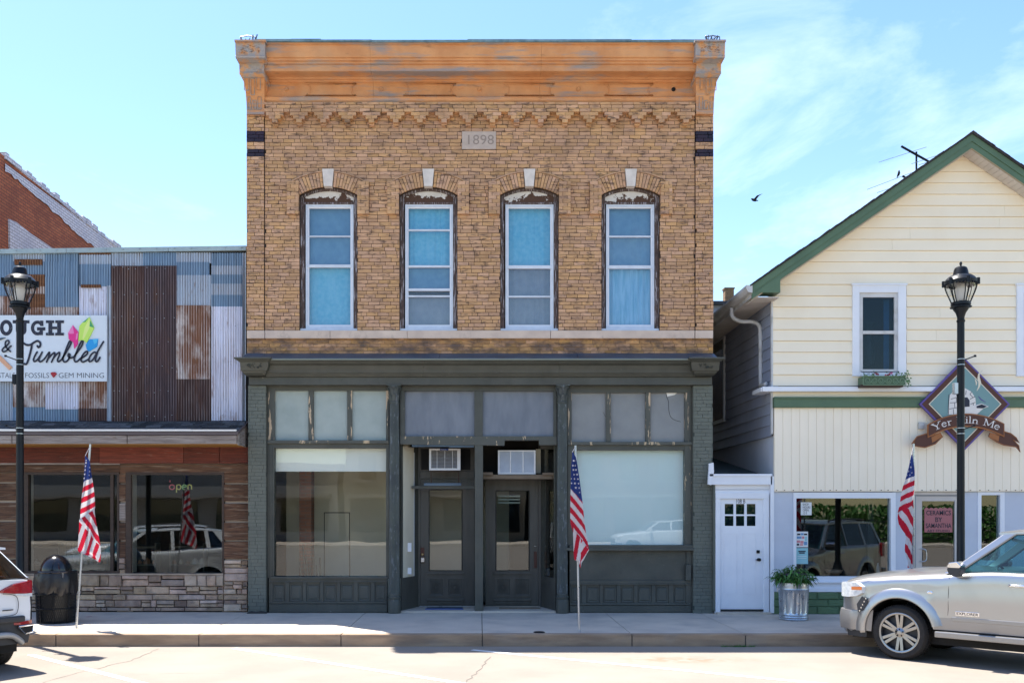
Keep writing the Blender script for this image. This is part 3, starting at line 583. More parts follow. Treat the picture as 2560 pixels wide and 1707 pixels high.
for xa, xb, y, za, zb in dark_b: MB().box(xa, xb, y - 0.004, y + 0.06, za, zb, back=False).build('glazed_brick', 'dark_brick', bb)
sb = MB()
for (xa, xb, y, za, zb, full) in soot_b: sb.box(xa, xb, y, y + 0.06, za, zb, back=False)
sb.build('sooty_bricks', 'brick_soot', bb, kind='stuff')
for p in (661.5, 1737.5): bx('movement_joint', 'dark', bb, X(p) - 0.006, X(p) + 0.006, 0.004, 0.02, Z(886), Z(285))
# belt course stones
for p0, p1 in ((617, 661), (662.5, 824.6), (825.4, 1017.6), (1018.4, 1376), (1377, 1736.5), (1738.5, 1783)):
    pbx('belt_stone', 'limestone', bb, p0, p1, 826, 845.5, -0.045 - random.uniform(0, 0.004), 0.1, 0.004)
# date stone
ds = pbx('date_stone', 'datestone', bb, 1155, 1240, 329, 373, -0.012, 0.1, 0.003)
mb = MB(); w = text_into(mb, '1898', 0, 0, 0.165, -0.0145, 1.0, offset=-0.004)
x0 = X(1197.5) - w * 0.62
mb = MB(); xx = X(1163)
for ch in '1898': text_into(mb, ch, xx, Z(362), 0.175, -0.0145, 1.05); xx += 0.135
mat('engraved', (0.30, 0.24, 0.205), rough=0.9); mb.build('date_figures', 'engraved', ds)

# ---- arches, windows
def window(idx, a, c, bars, panes):
    xa, xc = X(a), X(c); xm = (xa + xc) / 2; hw = (xc - xa) / 2; zsp = Z(WSPR); sag = Z(WTOP) - zsp; R1 = (hw * hw + sag * sag) / (2 * sag); zc = Z(WTOP) - R1; R2 = R1 + 38 / S(0); am = math.asin(hw / R1)
    ks = 15.0 / S(0) / R2
    for sgn in (-1, 1):
        n = 9
        for i in range(n):
            t0 = sgn * (ks + (am - ks) * i / n + 0.004); t1 = sgn * (ks + (am - ks) * (i + 1) / n - 0.004)
            cuts = [R1, R2 - 0.012] if random.random() < 0.55 else [R1, R1 + (R2 - R1) * random.choice((0.35, 0.62)), R2 - 0.012]
            for j in range(len(cuts) - 1):
                ra, rb = cuts[j] + 0.003, cuts[j + 1] - 0.003; yf = -0.02 - random.uniform(0, 0.008)
                MB().prism([(xm + ra * math.sin(t0), zc + ra * math.cos(t0)), (xm + rb * math.sin(t0), zc + rb * math.cos(t0)), (xm + rb * math.sin(t1), zc + rb * math.cos(t1)), (xm + ra * math.sin(t1), zc + ra * math.cos(t1))], yf, 0.29 if j == 0 else 0.05).build('voussoir', 'brick', bb)
        hm = []
        for i in range(11):
            t = sgn * (ks + (am - ks + 0.01) * i / 10); hm.append([(xm + r * math.sin(t), yv, zc + r * math.cos(t)) for r, yv in ((R2 - 0.008, -0.035), (R2 + 0.012, -0.035), (R2 + 0.012, 0.02), (R2 - 0.008, 0.02))])
        MB().rings(hm).build('hood_mould', 'brick', bb)
    MB().prism([(xm - 14.5 / S(0), Z(425)), (xm + 14.5 / S(0), Z(425)), (xm + 10.5 / S(0), Z(468.5)), (xm - 10.5 / S(0), Z(468.5))], -0.06, 0.1).build('keystone', 'keystone', bb, bevel=0.004)
    t = bb
    yw = 0.10
    # arched head board
    def arc(rr, dx): 
        aa = math.asin(min(1, (hw - dx) / rr)); return [(xm + rr * math.sin(q), zc + rr * math.cos(q)) for q in [aa * (k / 8) for k in range(8, -9, -1)]]
    wf = MB()
    wf.box(xa, X(a + 10), yw - 0.02, yw + 0.12, Z(WBOT), zsp); wf.box(X(c - 10), xc, yw - 0.02, yw + 0.12, Z(WBOT), zsp)
    win = wf.build('window', 'casing', t)
    ol = arc(R1 - 0.002, 0.002); il = arc(R1 - 0.045, 0.045)
    MB().prism(ol + il[::-1], yw - 0.03, yw + 0.1).build('arch_trim', 'casing', win)
    MB().prism(arc(R1 - 0.046, 0.045) + [(X(a + 8), Z(507)), (X(c - 8), Z(507))], yw + 0.0, yw + 0.1).build('head_board', 'headboard', win)
    MB().box(X(a + 6), X(c - 6), yw - 0.012, yw + 0.05, Z(507), Z(502)).build('head_trim', 'casing', win)
    MB().box(xa + .004, xc - .004, yw - 0.06, yw + 0.1, Z(825.5), Z(820)).build('sill', 'alu', win)
    f0, f1 = a + 13, c - 11
    fm = MB()
    fm.box(X(f0), X(f0 + 5), yw - 0.005, yw + 0.06, Z(820), Z(507)); fm.box(X(f1 - 5), X(f1), yw - 0.005, yw + 0.06, Z(820), Z(507)); fm.box(X(f0), X(f1), yw - 0.0, yw + 0.06, Z(513), Z(507)); fm.box(X(f0), X(f1), yw - 0.0, yw + 0.06, Z(820), Z(812))
    fm.build('storm_frame', 'alu', win)
    f2 = MB(); f2.box(X(f0 + 5), X(f0 + 8), yw + 0.015, yw + 0.06, Z(812), Z(513)); f2.box(X(f1 - 8), X(f1 - 5), yw + 0.015, yw + 0.06, Z(812), Z(513)); f2.box(X(f0 + 5), X(f1 - 5), yw + 0.017, yw + 0.06, Z(812), Z(809)); f2.box(X(f0 + 5), X(f1 - 5), yw + 0.017, yw + 0.06, Z(516), Z(513)); f2.build('sash', 'white_paint', win)
    for q, h, yy in bars: MB().box(X(f0 + 5), X(f1 - 5), yw + yy, yw + 0.06, Z(q + h), Z(q)).build('rail', 'alu', win)
    MB().box(X(f0 + 4), X(f1 - 4), yw + 0.045, yw + 0.049, Z(814), Z(510)).build('pane', 'glass_up', win)
    for q0, q1, mt, yc, amp in panes:
        n = 60; vs = []; fs = []
        for i in range(n + 1):
            u = i / n; x = X(f0 + 3) + (X(f1 - 3) - X(f0 + 3)) * u; y = yw + yc + amp * math.sin(u * 40 + math.sin(u * 9) * 2 + idx) + amp * 0.6 * math.sin(u * 17 + idx * 2)
            vs += [(x, y, Z(q1)), (x, y, Z(q0))]
        for i in range(n): fs.append((2 * i, 2 * i + 2, 2 * i + 3, 2 * i + 1))
        MB().add(vs, fs).build('curtain', mt, win, smooth=True, recalc=False)
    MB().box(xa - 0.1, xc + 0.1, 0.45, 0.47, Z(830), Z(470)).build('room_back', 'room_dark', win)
    return win
B1, BT = (9, 0.0), (4, 0.012)
window(0, 749, 893, [(585, 3, 0.012), (658, 7, 0.0)], [(512, 586, 'curtain_grey', 0.12, 0.001), (586, 662, 'curtain_grey', 0.10, 0.001), (662, 814, 'curtain_skytint', 0.13, 0.003)])
window(1, 999, 1143, [(569, 4, 0.01), (660, 5, 0.0), (718, 6, 0.0), (735, 4, 0.008)], [(512, 662, 'curtain_skytint', 0.13, 0.008), (662, 720, 'curtain_grey', 0.11, 0.001), (735, 814, 'screen_grey', 0.12, 0.001)])
window(2, 1251, 1396, [(660, 8, 0.0), (736, 4, 0.01)], [(512, 664, 'curtain_skytint', 0.13, 0.006), (664, 814, 'screen_grey', 0.13, 0.008)])
window(3, 1504, 1649, [(585, 4, 0.012), (660, 8, 0.0)], [(512, 588, 'curtain_grey', 0.12, 0.001), (588, 662, 'curtain_grey', 0.10, 0.002), (664, 814, 'curtain_pale', 0.13, 0.012)])

# ---- cornice
CP = [(264, 0.0), (264, -0.045), (257, -0.07), (251, -0.095), (246, -0.105), (243, -0.12), (241.5, -0.10), (241.5, -0.045), (207, -0.045), (205, -0.075), (201, -0.085), (199, -0.12), (193, -0.16), (180, -0.40), (178, -0.425), (161, -0.43), (160, -0.46), (153, -0.47), (152, -0.50), (146, -0.51), (144, -0.535), (141, -0.545), (113, -0.585), (110, -0.61), (109.5, -0.63)]
prof = [(y, Z(q, y)) for q, y in CP] + [(-0.63, Z(107, -0.63)), (0.3, Z(107, -0.63)), (0.3, Z(264))]
co = MB()
for p0, p1 in ((655, 933.7), (934.1, 1348.7), (1349.1, 1745)): co.xsweep(prof, X(p0), X(p1))
cornice = co.build('cornice', 'ochre', bb)
te = MB()
zt0 = Z(107, -0.63)
xx = X(640, -0.63)
while xx < X(1760, -0.63):
    w = random.uniform(0.5, 1.1); zz = zt0 + 0.005 * math.sin(xx * 1.3); te.box(xx, min(xx + w, X(1760, -0.63)), -0.645 - random.uniform(0, .006), 0.3, zz + random.uniform(0, .004) + .002, zz + 0.045 + random.uniform(-.006, .008)); xx += w
te.build('metal_edge', 'edge_metal', cornice)
for p in (717, 952.5, 1199, 1446, 1684):
    cx_, cz_ = X(p, -0.05), Z(224, -0.05)
    mb = MB(); pr = [(0.0, -0.012), (0.018, -0.014), (0.028, -0.03), (0.036, -0.02), (0.038, 0.0)]
    mb.rings([[(cx_ + r * math.cos(t * math.pi / 8), -0.045 + d, cz_ + r * math.sin(t * math.pi / 8)) for t in range(16)] for r, d in pr], cap=False); mb.build('rosette', 'ochre' if p != 1684 else 'dark', cornice, smooth=True)
for p0, p1 in ((764, 891), (1009, 1140), (1261, 1386), (1511, 1633)):
    y = -0.047; q0, q1 = 210.5, 239.5
    def pt(px, py): return (X(px, y), Z(py, y))
    left = [pt(p0 + 12 * (1 - ((t / 6) * 2 - 1) ** 2) ** 0.5 + 0, q0 + (q1 - q0) * t / 6) for t in range(7)]
    right = [pt(p1 - 12 * (1 - ((t / 6) * 2 - 1) ** 2) ** 0.5, q0 + (q1 - q0) * t / 6) for t in range(7)]
    loop = left + right[::-1]; loop.append(loop[0])
    mb = MB(); mb.tube([(q[0], y - 0.004, q[1]) for q in loop], 0.011, 6, cap=False); mb.build('panel_moulding', 'ochre', cornice, smooth=True)
def loft(levels, name, m, parent, yback=0.05):             # (py, yfront, pxl, pxr) top to bottom
    rs = []
    for q, y, a, c in levels: rs.append([(X(a, y), y, Z(q, y)), (X(c, y), y, Z(q, y)), (X(c, y), yback, Z(q, y)), (X(a, y), yback, Z(q, y))])
    return MB().rings(rs).build(name, m, parent)
for mir in (0, 1):
    def mp_(a, c): return (a, c) if not mir else (2401 - c, 2401 - a)
    def L_(rows): return [(q, y, *mp_(a, c)) for q, y, a, c in rows]
    top = loft(L_([(99.5, -0.74, 586, 664), (104, -0.745, 586, 664), (105.5, -0.70, 588, 662), (139, -0.68, 589, 662), (140, -0.70, 588.5, 663), (145, -0.69, 589, 662), (146, -0.66, 591, 661), (153, -0.58, 596, 660), (157, -0.54, 598, 659)]), 'cornice_block', 'ochre_grey', cornice)
    loft(L_([(157.2, -0.51, 598, 659), (178, -0.50, 598.5, 660), (184, -0.52, 598, 661), (187, -0.50, 600, 661), (193, -0.46, 604, 662)]), 'bracket_head', 'ochre_grey', cornice)
    br = loft(L_([(193.2, -0.43, 606, 661), (200, -0.38, 608, 661), (215, -0.28, 612, 661), (235, -0.18, 614.5, 661), (255, -0.12, 616, 661), (275, -0.10, 616.8, 661), (285.5, -0.10, 617, 661)]), 'bracket', 'ochre', cornice)
    def yb_(q):
        T = [(193, -0.43), (200, -0.38), (215, -0.28), (235, -0.18), (255, -0.12), (286, -0.10)]
        for (qa, ya), (qb, yb2) in zip(T, T[1:]):
            if qa <= q <= qb: return ya + (yb2 - ya) * (q - qa) / (qb - qa)
    for a, c, q0, q1 in ((611, 622, 195, 226), (627, 636, 197, 238), (641, 651, 195, 226), (618, 626, 243, 273), (632, 640, 252, 273), (644, 653, 243, 273)):
        a2, c2 = mp_(a, c); vs = []
        for i in range(6):
            q = q0 + (q1 - q0) * i / 5; y = yb_(q) - 0.006; vs.append([(X(a2, y), y, Z(q, y)), (X(c2, y), y, Z(q, y))])
        mb = MB()
        for side_ in (0, 1): mb.tube([r[side_] for r in vs], 0.008, 5)
        mb.tube(vs[0], 0.008, 5); mb.tube(vs[-1], 0.008, 5); mb.build('groove_moulding', 'ochre_grey', br)
    mb = MB(); y = -0.705; a2, c2 = mp_(599, 648)             # worn foliage relief on the block
    for k in range(60):
        cx_, cz_ = random.uniform(X(a2, y), X(c2, y)), random.uniform(Z(132, y), Z(111, y)); r = random.uniform(0.008, 0.02)
        mb.lathe([(r, 0), (r * 0.6, 0.5 * r)], (cx_, -0.69, cz_), 6); 
    mb.build('relief', 'ochre_grey', top, kind='stuff')
    # bird's-nest litter and broken finial on top
    a2, c2 = mp_(602, 638); mb = MB()
    for k in range(16):
        x1 = random.uniform(X(a2, -0.5), X(c2, -0.5)); mb.tube([(x1, -0.5, Z(100, -0.6)), (x1 + random.uniform(-.08, .08), -0.5 + random.uniform(-.1, .1), Z(100, -0.6) + random.uniform(0.02, 0.11))], random.uniform(0.006, 0.014), 5)
    mb.tube([(X(a2, -.5), -0.5, Z(93, -.5)), (X((a2 + c2) / 2, -.5), -0.5, Z(90, -.5)), (X(c2, -.5), -0.5, Z(93, -.5)), (X(c2, -.5), -0.5, Z(100, -.5))], 0.012, 5)
    nest = mb.build('broken_finial', 'flashing'); tag(nest, 'broken iron finial stub on top of the %s end of the ochre cornice' % ('right' if mir else 'left'), 'finial', 'finial stubs on the cornice')
# ------------------------------------------------------------------ storefront of the brick building
mat('green_edge', (0.22, 0.25, 0.21), rough=0.5)
sc = [(942, -0.06), (941, -0.10), (938, -0.11), (937, -0.135), (934, -0.145), (932, -0.17), (925, -0.18), (914, -0.215), (910, -0.26), (908, -0.30), (903, -0.33), (901.5, -0.37), (897.5, -0.375)]
prof = [(y, Z(q, y)) for q, y in sc] + [(0.1, Z(897.5, -0.375)), (0.1, Z(942, -0.06))]
stc = MB()
for p0, p1 in ((668, 1060.6), (1061, 1396), (1396.4, 1735)): stc.xsweep(prof, X(p0), X(p1))
stc = stc.build('storefront_cornice', 'green', bb)
MB().box(X(676, -0.38), X(1726, -0.38), -0.382, -0.30, Z(899.5, -0.38), Z(896.6, -0.38)).build('drip_edge', 'green_edge', stc)
pbx('storefront_frieze', 'green', bb, 622, 1780, 942.5, 961.5, -0.06, 0.25)
for p0, p1 in ((617, 664), (664.6, 1100), (1100.6, 1440), (1440.6, 1783)):
    dz = random.uniform(-0.004, 0.006)
    mb = MB(); mb.xsweep([(-0.385, Z(896.4, -0.38)), (-0.385, Z(895.4, -0.38)), (-0.012, Z(884, 0) + dz), (0.008, Z(883, 0) + dz), (0.008, Z(890, 0))], X(p0), X(p1)); mb.build('flashing', 'flashing', stc)
for mir in (0, 1):
    def mp_(a, c): return (a, c) if not mir else (2399 - c, 2399 - a)
    def L_(rows): return [(q, y, *mp_(a, c)) for q, y, a, c in rows]
    blk = loft(L_([(892.5, -0.47, 585, 677), (896, -0.47, 585, 677), (897, -0.45, 588, 675), (904, -0.385, 597, 670), (905, -0.37, 599.5, 671), (916, -0.345, 600.5, 670), (926, -0.315, 601.5, 667), (927, -0.29, 605, 665), (932, -0.27, 608, 664), (938, -0.20, 614, 662), (939.5, -0.12, 616, 661)]), 'cornice_block', 'green', stc)
    mb = MB(); a2, c2 = mp_(616, 652); y = -0.37
    for k in range(26): mb.lathe([(0.014, 0), (0.008, 0.012)], (random.uniform(X(a2, y), X(c2, y)), y + 0.012, random.uniform(Z(921, y), Z(909, y))), 6)
    mb.build('relief', 'green', blk, kind='stuff')
# painted brick piers
gb = MB()
for p0, p1 in ((620, 665), (1733, 1782)):
    MB().box(X(p0) + .003, X(p1) - .003, 0.012, 0.5, 0.0, Z(961.6)).build('pier', 'green_joint', bb)
    L1 = []; lay(X(p0), X(p1), 0.0, Z(962), 0.0, L1, False)
    for xa, xb, y, za, zb, f in L1: gb.box(xa - .002, xb + .002, y, y + 0.06, za - .002, zb + .002, back=False)
gb.build('painted_bricks', 'green_brick', bb, kind='stuff')
MB().prism([(X(620), 0.0), (X(668), 0.0), (X(664), 0.035), (X(652), 0.05), (X(640), 0.03), (X(628), 0.045), (X(619), 0.02)], -0.05, 0.0).build('footing_patch', 'joint', bb)

# interior
MB().box(BL + 0.3, BR - 0.3, 0.2, 12, -0.02, 0.012).build('shop_floor', 'room_floor', bb)
MB().box(BL + 0.28, BL + 0.30, 0.25, 2.1, 0, 3.9).build('room_wall', 'room_light', bb)
MB().box(BL + 0.3, 0.6, 2.1, 2.2, 0, 3.9).build('room_wall', 'room_beige', bb)
MB().box(X(1012), X(1014), 1.0, 2.1, 0, 3.9).build('room_wall', 'room_beige', bb)
MB().box(BL + 0.3, 0.0, 0.3, 2.1, 3.72, 3.75).build('ceiling', 'room_light', bb)
MB().box(X(1180), X(1196), 1.1, 6.0, 0, 3.9).build('room_wall', 'room_dark', bb)
MB().box(0.0, BR - 0.3, 3.0, 3.1, 0, 3.9).build('room_wall', 'room_dark', bb)
y = 1.05
MB().box(X(748, y), X(778, y), y, y + 0.35, 0, 3.7).build('inner_brick_pier', 'interior_brick', bb)
y = 2.09; dr = MB().box(X(812, y), X(873, y), y - 0.012, y + 0.01, 0, Z(1282, y)).build('inner_door', 'room_beige', bb); MB().box(X(810, y), X(875, y), y - 0.006, y, 0, Z(1280, y)).build('door_gap', 'dark', dr)
st = thing('leaning_boards', 'bundle of narrow boards leaning on the inner brick pier behind the left shop window', 'boards', (X(785, 1.0), 1.0, 0))
for k in range(7):
    x0 = X(765 + k * 6, 0.9); mb = MB(); mb.tube([(x0, 0.78 + 0.02 * k, 0.012), (x0 - 0.15 + 0.02 * k, 1.02, random.uniform(0.5, 1.3))], 0.014, 4); mb.build('board', 'raw_wood', st)

def bulkhead(p0, p1, panels, qtop, q0, q1, y=0.10):
    b = pbx('bulkhead', 'green', bb, p0, p1, qtop, 1530, y, y + 0.1)
    pbx('top_rail', 'green', b, p0, p1, qtop, q0 - 9, y - 0.03, y + 0.02, 0.004); pbx('top_moulding', 'green', b, p0, p1, q0 - 9, q0 - 6, y - 0.045, y + 0.02, 0.004)
    pbx('bottom_rail', 'green', b, p0, p1, q1 + 9, 1530, y - 0.03, y + 0.02, 0.004); pbx('base_moulding', 'green', b, p0, p1, q1 + 3, q1 + 8, y - 0.04, y + 0.02, 0.006)
    prev = p0
    for a, c in panels + [(p1, p1)]:
        if a - prev > 3:
            m_ = (a + prev) / 2; pbx('stile', 'green', b, prev + (0 if prev == p0 else 2), a - 2, q0 - 6, q1 + 4, y - 0.022, y + 0.02, 0.005)
        if c > a:
            pn = MB(); e = 2.5
            pn.rings([[(X(u, y), yy, Z(v, y)) for u, v in ((a + d, q0 + d), (c - d, q0 + d), (c - d, q1 - d), (a + d, q1 - d))] for d, yy in ((0, y + .002), (0, y - 0.012), (e, y - 0.004), (e + 3, y - 0.014))], cap=True); pn.build('panel', 'green', b)
        prev = c
    return b
bulkhead(672, 968, [(684, 711), (725, 755), (768, 798), (811, 840), (853, 882), (897, 925), (939, 966)], 1444, 1461, 1500)
bulkhead(1424, 1728, [(1429, 1452), (1468, 1497), (1510, 1540), (1554, 1583), (1596, 1627), (1641, 1670), (1686, 1713)], 1450, 1467, 1504)

def bay(frame_l, frame_r, panes, q0, q1, qb, mt, gl, y=0.12):
    fr = MB(); ys = [(frame_l, panes[0][0])] + [(panes[i][1], panes[i + 1][0]) for i in range(len(panes) - 1)] + [(panes[-1][1], frame_r)]
    t = pbx('transom', 'green', bb, frame_l, frame_r, 961.6, q0, y - 0.01, y + 0.15)
    for a, c in ys: pbx('mullion', 'mullion_peel', t, a, c, q0, q1 + 1, y, y + 0.08, 0.005)
    pbx('transom_ledge', 'green_peel', t, frame_l + 1, frame_r, q1 + 1, qb, y - 0.06, y + 0.1, 0.005)
    for a, c in panes: pbx('transom_pane', mt, t, a, c, q0, q1 + 1, y + 0.05, y + 0.07)
    return t
bay(666, 972, [(687, 771), (784, 868), (880, 965)], 976, 1099, 1108, 'obscure_green', None)
bt = bay(1418, 1732, [(1429, 1515), (1527, 1614), (1626, 1712)], 981, 1103, 1112, 'obscure_grey', None)
ck = MB(); y = 0.168
P_ = smoothpts([(X(a, y), Z(q, y)) for a, q in ((1668, 982), (1666, 990), (1671, 1003), (1672, 1025), (1677, 1042), (1688, 1050), (1702, 1054))], 4); ck.stroke([(p[0], p[1]) for p in P_], 0.008, y, cap=False)
P_ = [(X(a, y), Z(q, y)) for a, q in ((1508, 1030), (1514, 1042), (1520, 1052))]; ck.stroke(P_, 0.006, y, cap=False); ck.build('pane_crack', 'dark', bt)
MB().prism([(X(1666, .165), Z(981, .165)), (X(1694, .165), Z(981, .165)), (X(1686, .165), Z(987, .165)), (X(1668, .165), Z(991, .165))], 0.162, 0.168).build('broken_corner', 'white_blind', bt)
ct = pbx('centre_transom', 'green', bb, 1000, 1392, 961.6, 977, 0.10, 0.25)
for a, c in ((1000, 1012), (1186, 1207), (1384, 1392)): pbx('mullion', 'green', ct, a, c, 977, 1091, 0.11, 0.2, 0.005)
for a, c in ((1012, 1186), (1207, 1384)): pbx('transom_pane', 'obscure_blue', ct, a, c, 977, 1091, 0.17, 0.19)
MB().prism([(X(1000, .09), Z(1090, .09)), (X(1392, .09), Z(1090, .09)), (X(1392, .09), Z(1112, .09)), (X(1348, .09), Z(1112, .09)), (X(1347, .09), Z(1100, .09)), (X(1262, .09), Z(1100, .09)), (X(1261, .09), Z(1113, .09)), (X(1000, .09), Z(1110, .09))], 0.09, 0.24).build('lintel', 'green_peel', ct)
for k in range(5):
    a = 1030 + k * 31; pbx('torn_strip', 'flashing', ct, a, a + 31, 1111, 1114 + random.uniform(0, 4), 0.12 + .003 * k, 0.128 + .003 * k)
# left display window
lw = pbx('display_window', 'green', bb, 668, 685, 1108, 1444, 0.10, 0.25, 0.004)
pbx('jamb', 'green', lw, 665.4, 668, 962, 1530, 0.06, 0.2); pbx('jamb', 'green', lw, 676, 680, 1112, 1444, 0.08, 0.12, 0.003)
pbx('jamb', 'green', lw, 965, 973, 1108, 1444, 0.10, 0.25, 0.004); pbx('head', 'green', lw, 685, 965, 1108, 1120, 0.11, 0.25, 0.004); pbx('sill', 'green', lw, 676, 972, 1441, 1446, 0.04, 0.2, 0.004)
pbx('pane', 'glass', lw, 684, 966, 1118, 1444, 0.20, 0.206)
pbx('roller_blind', 'white_blind', lw, 686, 966, 1117, 1176, 0.26, 0.265); pbx('blind_bar', 'white_blind', lw, 686, 966, 1174, 1178, 0.255, 0.272)
# right display window with white board behind the glass
rw = pbx('display_window', 'green_peel', bb, 1712, 1730, 1112, 1376, 0.10, 0.25, 0.004)
pbx('jamb', 'green', rw, 1730, 1733, 962, 1530, 0.05, 0.2); pbx('jamb', 'green', rw, 1419, 1440, 1112, 1376, 0.10, 0.25, 0.004); pbx('head', 'green', rw, 1440, 1712, 1112, 1125, 0.11, 0.25, 0.004)
pbx('pane', 'glass', rw, 1438, 1713, 1124, 1364, 0.20, 0.206)
pbx('white_board', 'white_panel', rw, 1438, 1713, 1124, 1364, 0.24, 0.26)
pbx('sill', 'green', rw, 1396, 1735, 1369, 1376, -0.03, 0.2, 0.006); pbx('sill_upstand', 'green', rw, 1424, 1732, 1362, 1369, 0.0, 0.2, 0.004)
pbx('apron_board', 'green', rw, 1424, 1716, 1376, 1450, 0.11, 0.2); pbx('post', 'green', rw, 1716, 1731, 1376, 1530, 0.08, 0.2, 0.004)
pbx('meter_box', 'green', rw, 1715, 1728, 1411, 1450, 0.0, 0.09, 0.006)
# cast iron columns
def column(pc):
    y = 0.04; cx_, cy_ = X(pc, y - 0.1), y; s = S(y - 0.1)
    zb = [Z(q, y - 0.1) for q in (1531, 1500, 1497, 1491, 1487, 1484, 1006, 1003, 1000, 968, 962)]
    sh_ = MB().lathe([(0.100, Z(1484, -.06)), (0.092, Z(1250, -.06)), (0.086, Z(1005, -.06))], (cx_, cy_, 0), 48, flute=1, fd=0.10).build('column', 'iron_column', bb)
    MB().lathe([(0.120, 0.0), (0.120, Z(1503, -.06)), (0.112, Z(1500, -.06)), (0.108, Z(1498, -.06)), (0.118, Z(1495, -.06)), (0.118, Z(1491, -.06)), (0.104, Z(1489, -.06)), (0.108, Z(1486, -.06)), (0.098, Z(1483, -.06))], (cx_, cy_, 0), 28).build('base', 'green', sh_, smooth='auto')
    cap = MB().lathe([(0.096, Z(1007, -.06)), (0.10, Z(1004, -.06)), (0.086, Z(1002, -.06)), (0.088, Z(985, -.06)), (0.105, Z(972, -.06)), (0.125, Z(967, -.06)), (0.125, Z(962.5, -.06))], (cx_, cy_, 0), 24).build('capital', 'iron_column', sh_)
    lf = MB()
    for tier, (q0, q1, r0, out) in enumerate(((1002, 985, 0.09, 0.045), (988, 968, 0.092, 0.06))):
        for k in range(8):
            a = 2 * math.pi * (k + 0.5 * tier) / 8; ca, sa = math.cos(a), math.sin(a); tx, ty = -sa, ca; z0, z1 = Z(q0, -.06), Z(q1, -.06); vs = []
            for t, w, o in ((0, 0.03, 0.004), (0.5, 0.034, 0.01), (0.85, 0.026, out * 0.7), (1.0, 0.012, out), (0.9, 0.004, out * 1.1)):
                for s_ in (-1, 0, 1): vs.append((cx_ + (r0 + o - 0.006 * abs(s_)) * ca + tx * w * s_, cy_ + (r0 + o - 0.006 * abs(s_)) * sa + ty * w * s_, z0 + (z1 - z0) * t))
            lf.add(vs, [(3 * i + j, 3 * i + j + 1, 3 * i + j + 4, 3 * i + j + 3) for i in range(4) for j in range(2)])
    lf.build('acanthus', 'iron_column', cap, smooth=True)
    MB().box(cx_ - 0.13, cx_ + 0.13, cy_ - 0.13, cy_ + 0.13, Z(963.5, -.06), Z(961.8, -.06)).build('abacus', 'iron_column', sh_)
column(984.5); column(1407)
for a, c in ((973, 999), (1392, 1419)): pbx('pilaster_board', 'green', bb, a, c, 962, 1530, 0.16, 0.3)

# recessed entry
YD = 0.92
en = MB().box(X(1000), X(1392), 0.1, YD + 0.3, -0.005, 0.03).build('entry_step', 'concrete', bb, bevel=0.006)
MB().box(X(1000), X(1392), 0.25, YD + 0.5, Z(1092), Z(1088)).build('entry_ceiling', 'green', bb)
post = pbx('centre_post', 'green', bb, 1187, 1207.5, 1112, 1527, 0.10, 0.2, 0.006)
pbx('post_core', 'door_wood', post, 1188, 1206, 1112, 1527, 0.205, YD)
# angled side panels of the entry
def side_panel(xa, ya, xb, yb, q0, q1, m, name, parent, th=0.02, z0=None, z1=None):
    d = Vector((xb - xa, yb - ya)); n = Vector((-d.y, d.x)).normalized() * th
    za = z0 if z0 is not None else Z(q1); zb = z1 if z1 is not None else Z(q0)
    vs = []
    for z in (za, zb): vs += [(xa, ya, z), (xb, yb, z), (xb + n.x, yb + n.y, z), (xa + n.x, ya + n.y, z)]
    return MB().add(vs, [(0, 1, 5, 4), (1, 2, 6, 5), (2, 3, 7, 6), (3, 0, 4, 7), (4, 5, 6, 7), (0, 3, 2, 1)]).build(name, m, parent)
xa, ya, xb, yb = X(1004, 0.2), 0.2, X(1046, YD), YD - 0.02
sp = side_panel(xa, ya, xb, yb, 0, 0, 'door_wood', 'entry_side', bb, z0=0.03, z1=Z(1441, 0.6)); side_panel(xa, ya, xa + (xb - xa) * .08, ya + (yb - ya) * .08, 0, 0, 'green', 'stile', sp, 0.03, Z(1441, .6), Z(1092))
side_panel(xa + (xb - xa) * .08, ya + (yb - ya) * .08, xa + (xb - xa) * .72, ya + (yb - ya) * .72, 0, 0, 'room_beige', 'side_pane', sp, 0.012, Z(1440, .6), Z(1118, .6))
side_panel(xa + (xb - xa) * .72, ya + (yb - ya) * .72, xa + (xb - xa) * .76, ya + (yb - ya) * .76, 0, 0, 'white_paint', 'edge_bead', sp, 0.016, Z(1440, .6), Z(1130, .6))
side_panel(xa + (xb - xa) * .76, ya + (yb - ya) * .76, xb, yb, 0, 0, 'green', 'stile', sp, 0.03, Z(1441, .6), Z(1092))
for q0, q1 in ((1356, 1378), (1418, 1434)):
    yy = 0.5; bx('outlet_plate', 'white_paint', sp, X(1018, yy), X(1029, yy), yy - 0.05, yy - 0.02, Z(q1, yy), Z(q0, yy), 0.003)
xa2, ya2, xb2, yb2 = X(1388, 0.2), 0.2, X(1352, YD), YD - 0.02
sp2 = side_panel(xb2, yb2, xa2, ya2, 0, 0, 'door_wood', 'entry_side', bb, z0=0.03, z1=Z(1441, .6)); side_panel(xb2, yb2, xb2 + (xa2 - xb2) * .25, yb2 + (ya2 - yb2) * .25, 0, 0, 'green', 'stile', sp2, 0.03, Z(1441, .6), Z(1092))
side_panel(xb2 + (xa2 - xb2) * .9, yb2 + (ya2 - yb2) * .9, xa2, ya2, 0, 0, 'green', 'stile', sp2, 0.03, Z(1441, .6), Z(1092))
side_panel(xb2 + (xa2 - xb2) * .25, yb2 + (ya2 - yb2) * .25, xb2 + (xa2 - xb2) * .9, yb2 + (ya2 - yb2) * .9, 0, 0, 'glass', 'side_pane', sp2, 0.006, Z(1441, .6), Z(1118, .6))
bx('white_jug', 'white_paint', sp2, X(1366, 1.1), X(1374, 1.1), 1.1, 1.18, Z(1438, 1.1), Z(1420, 1.1), 0.01)

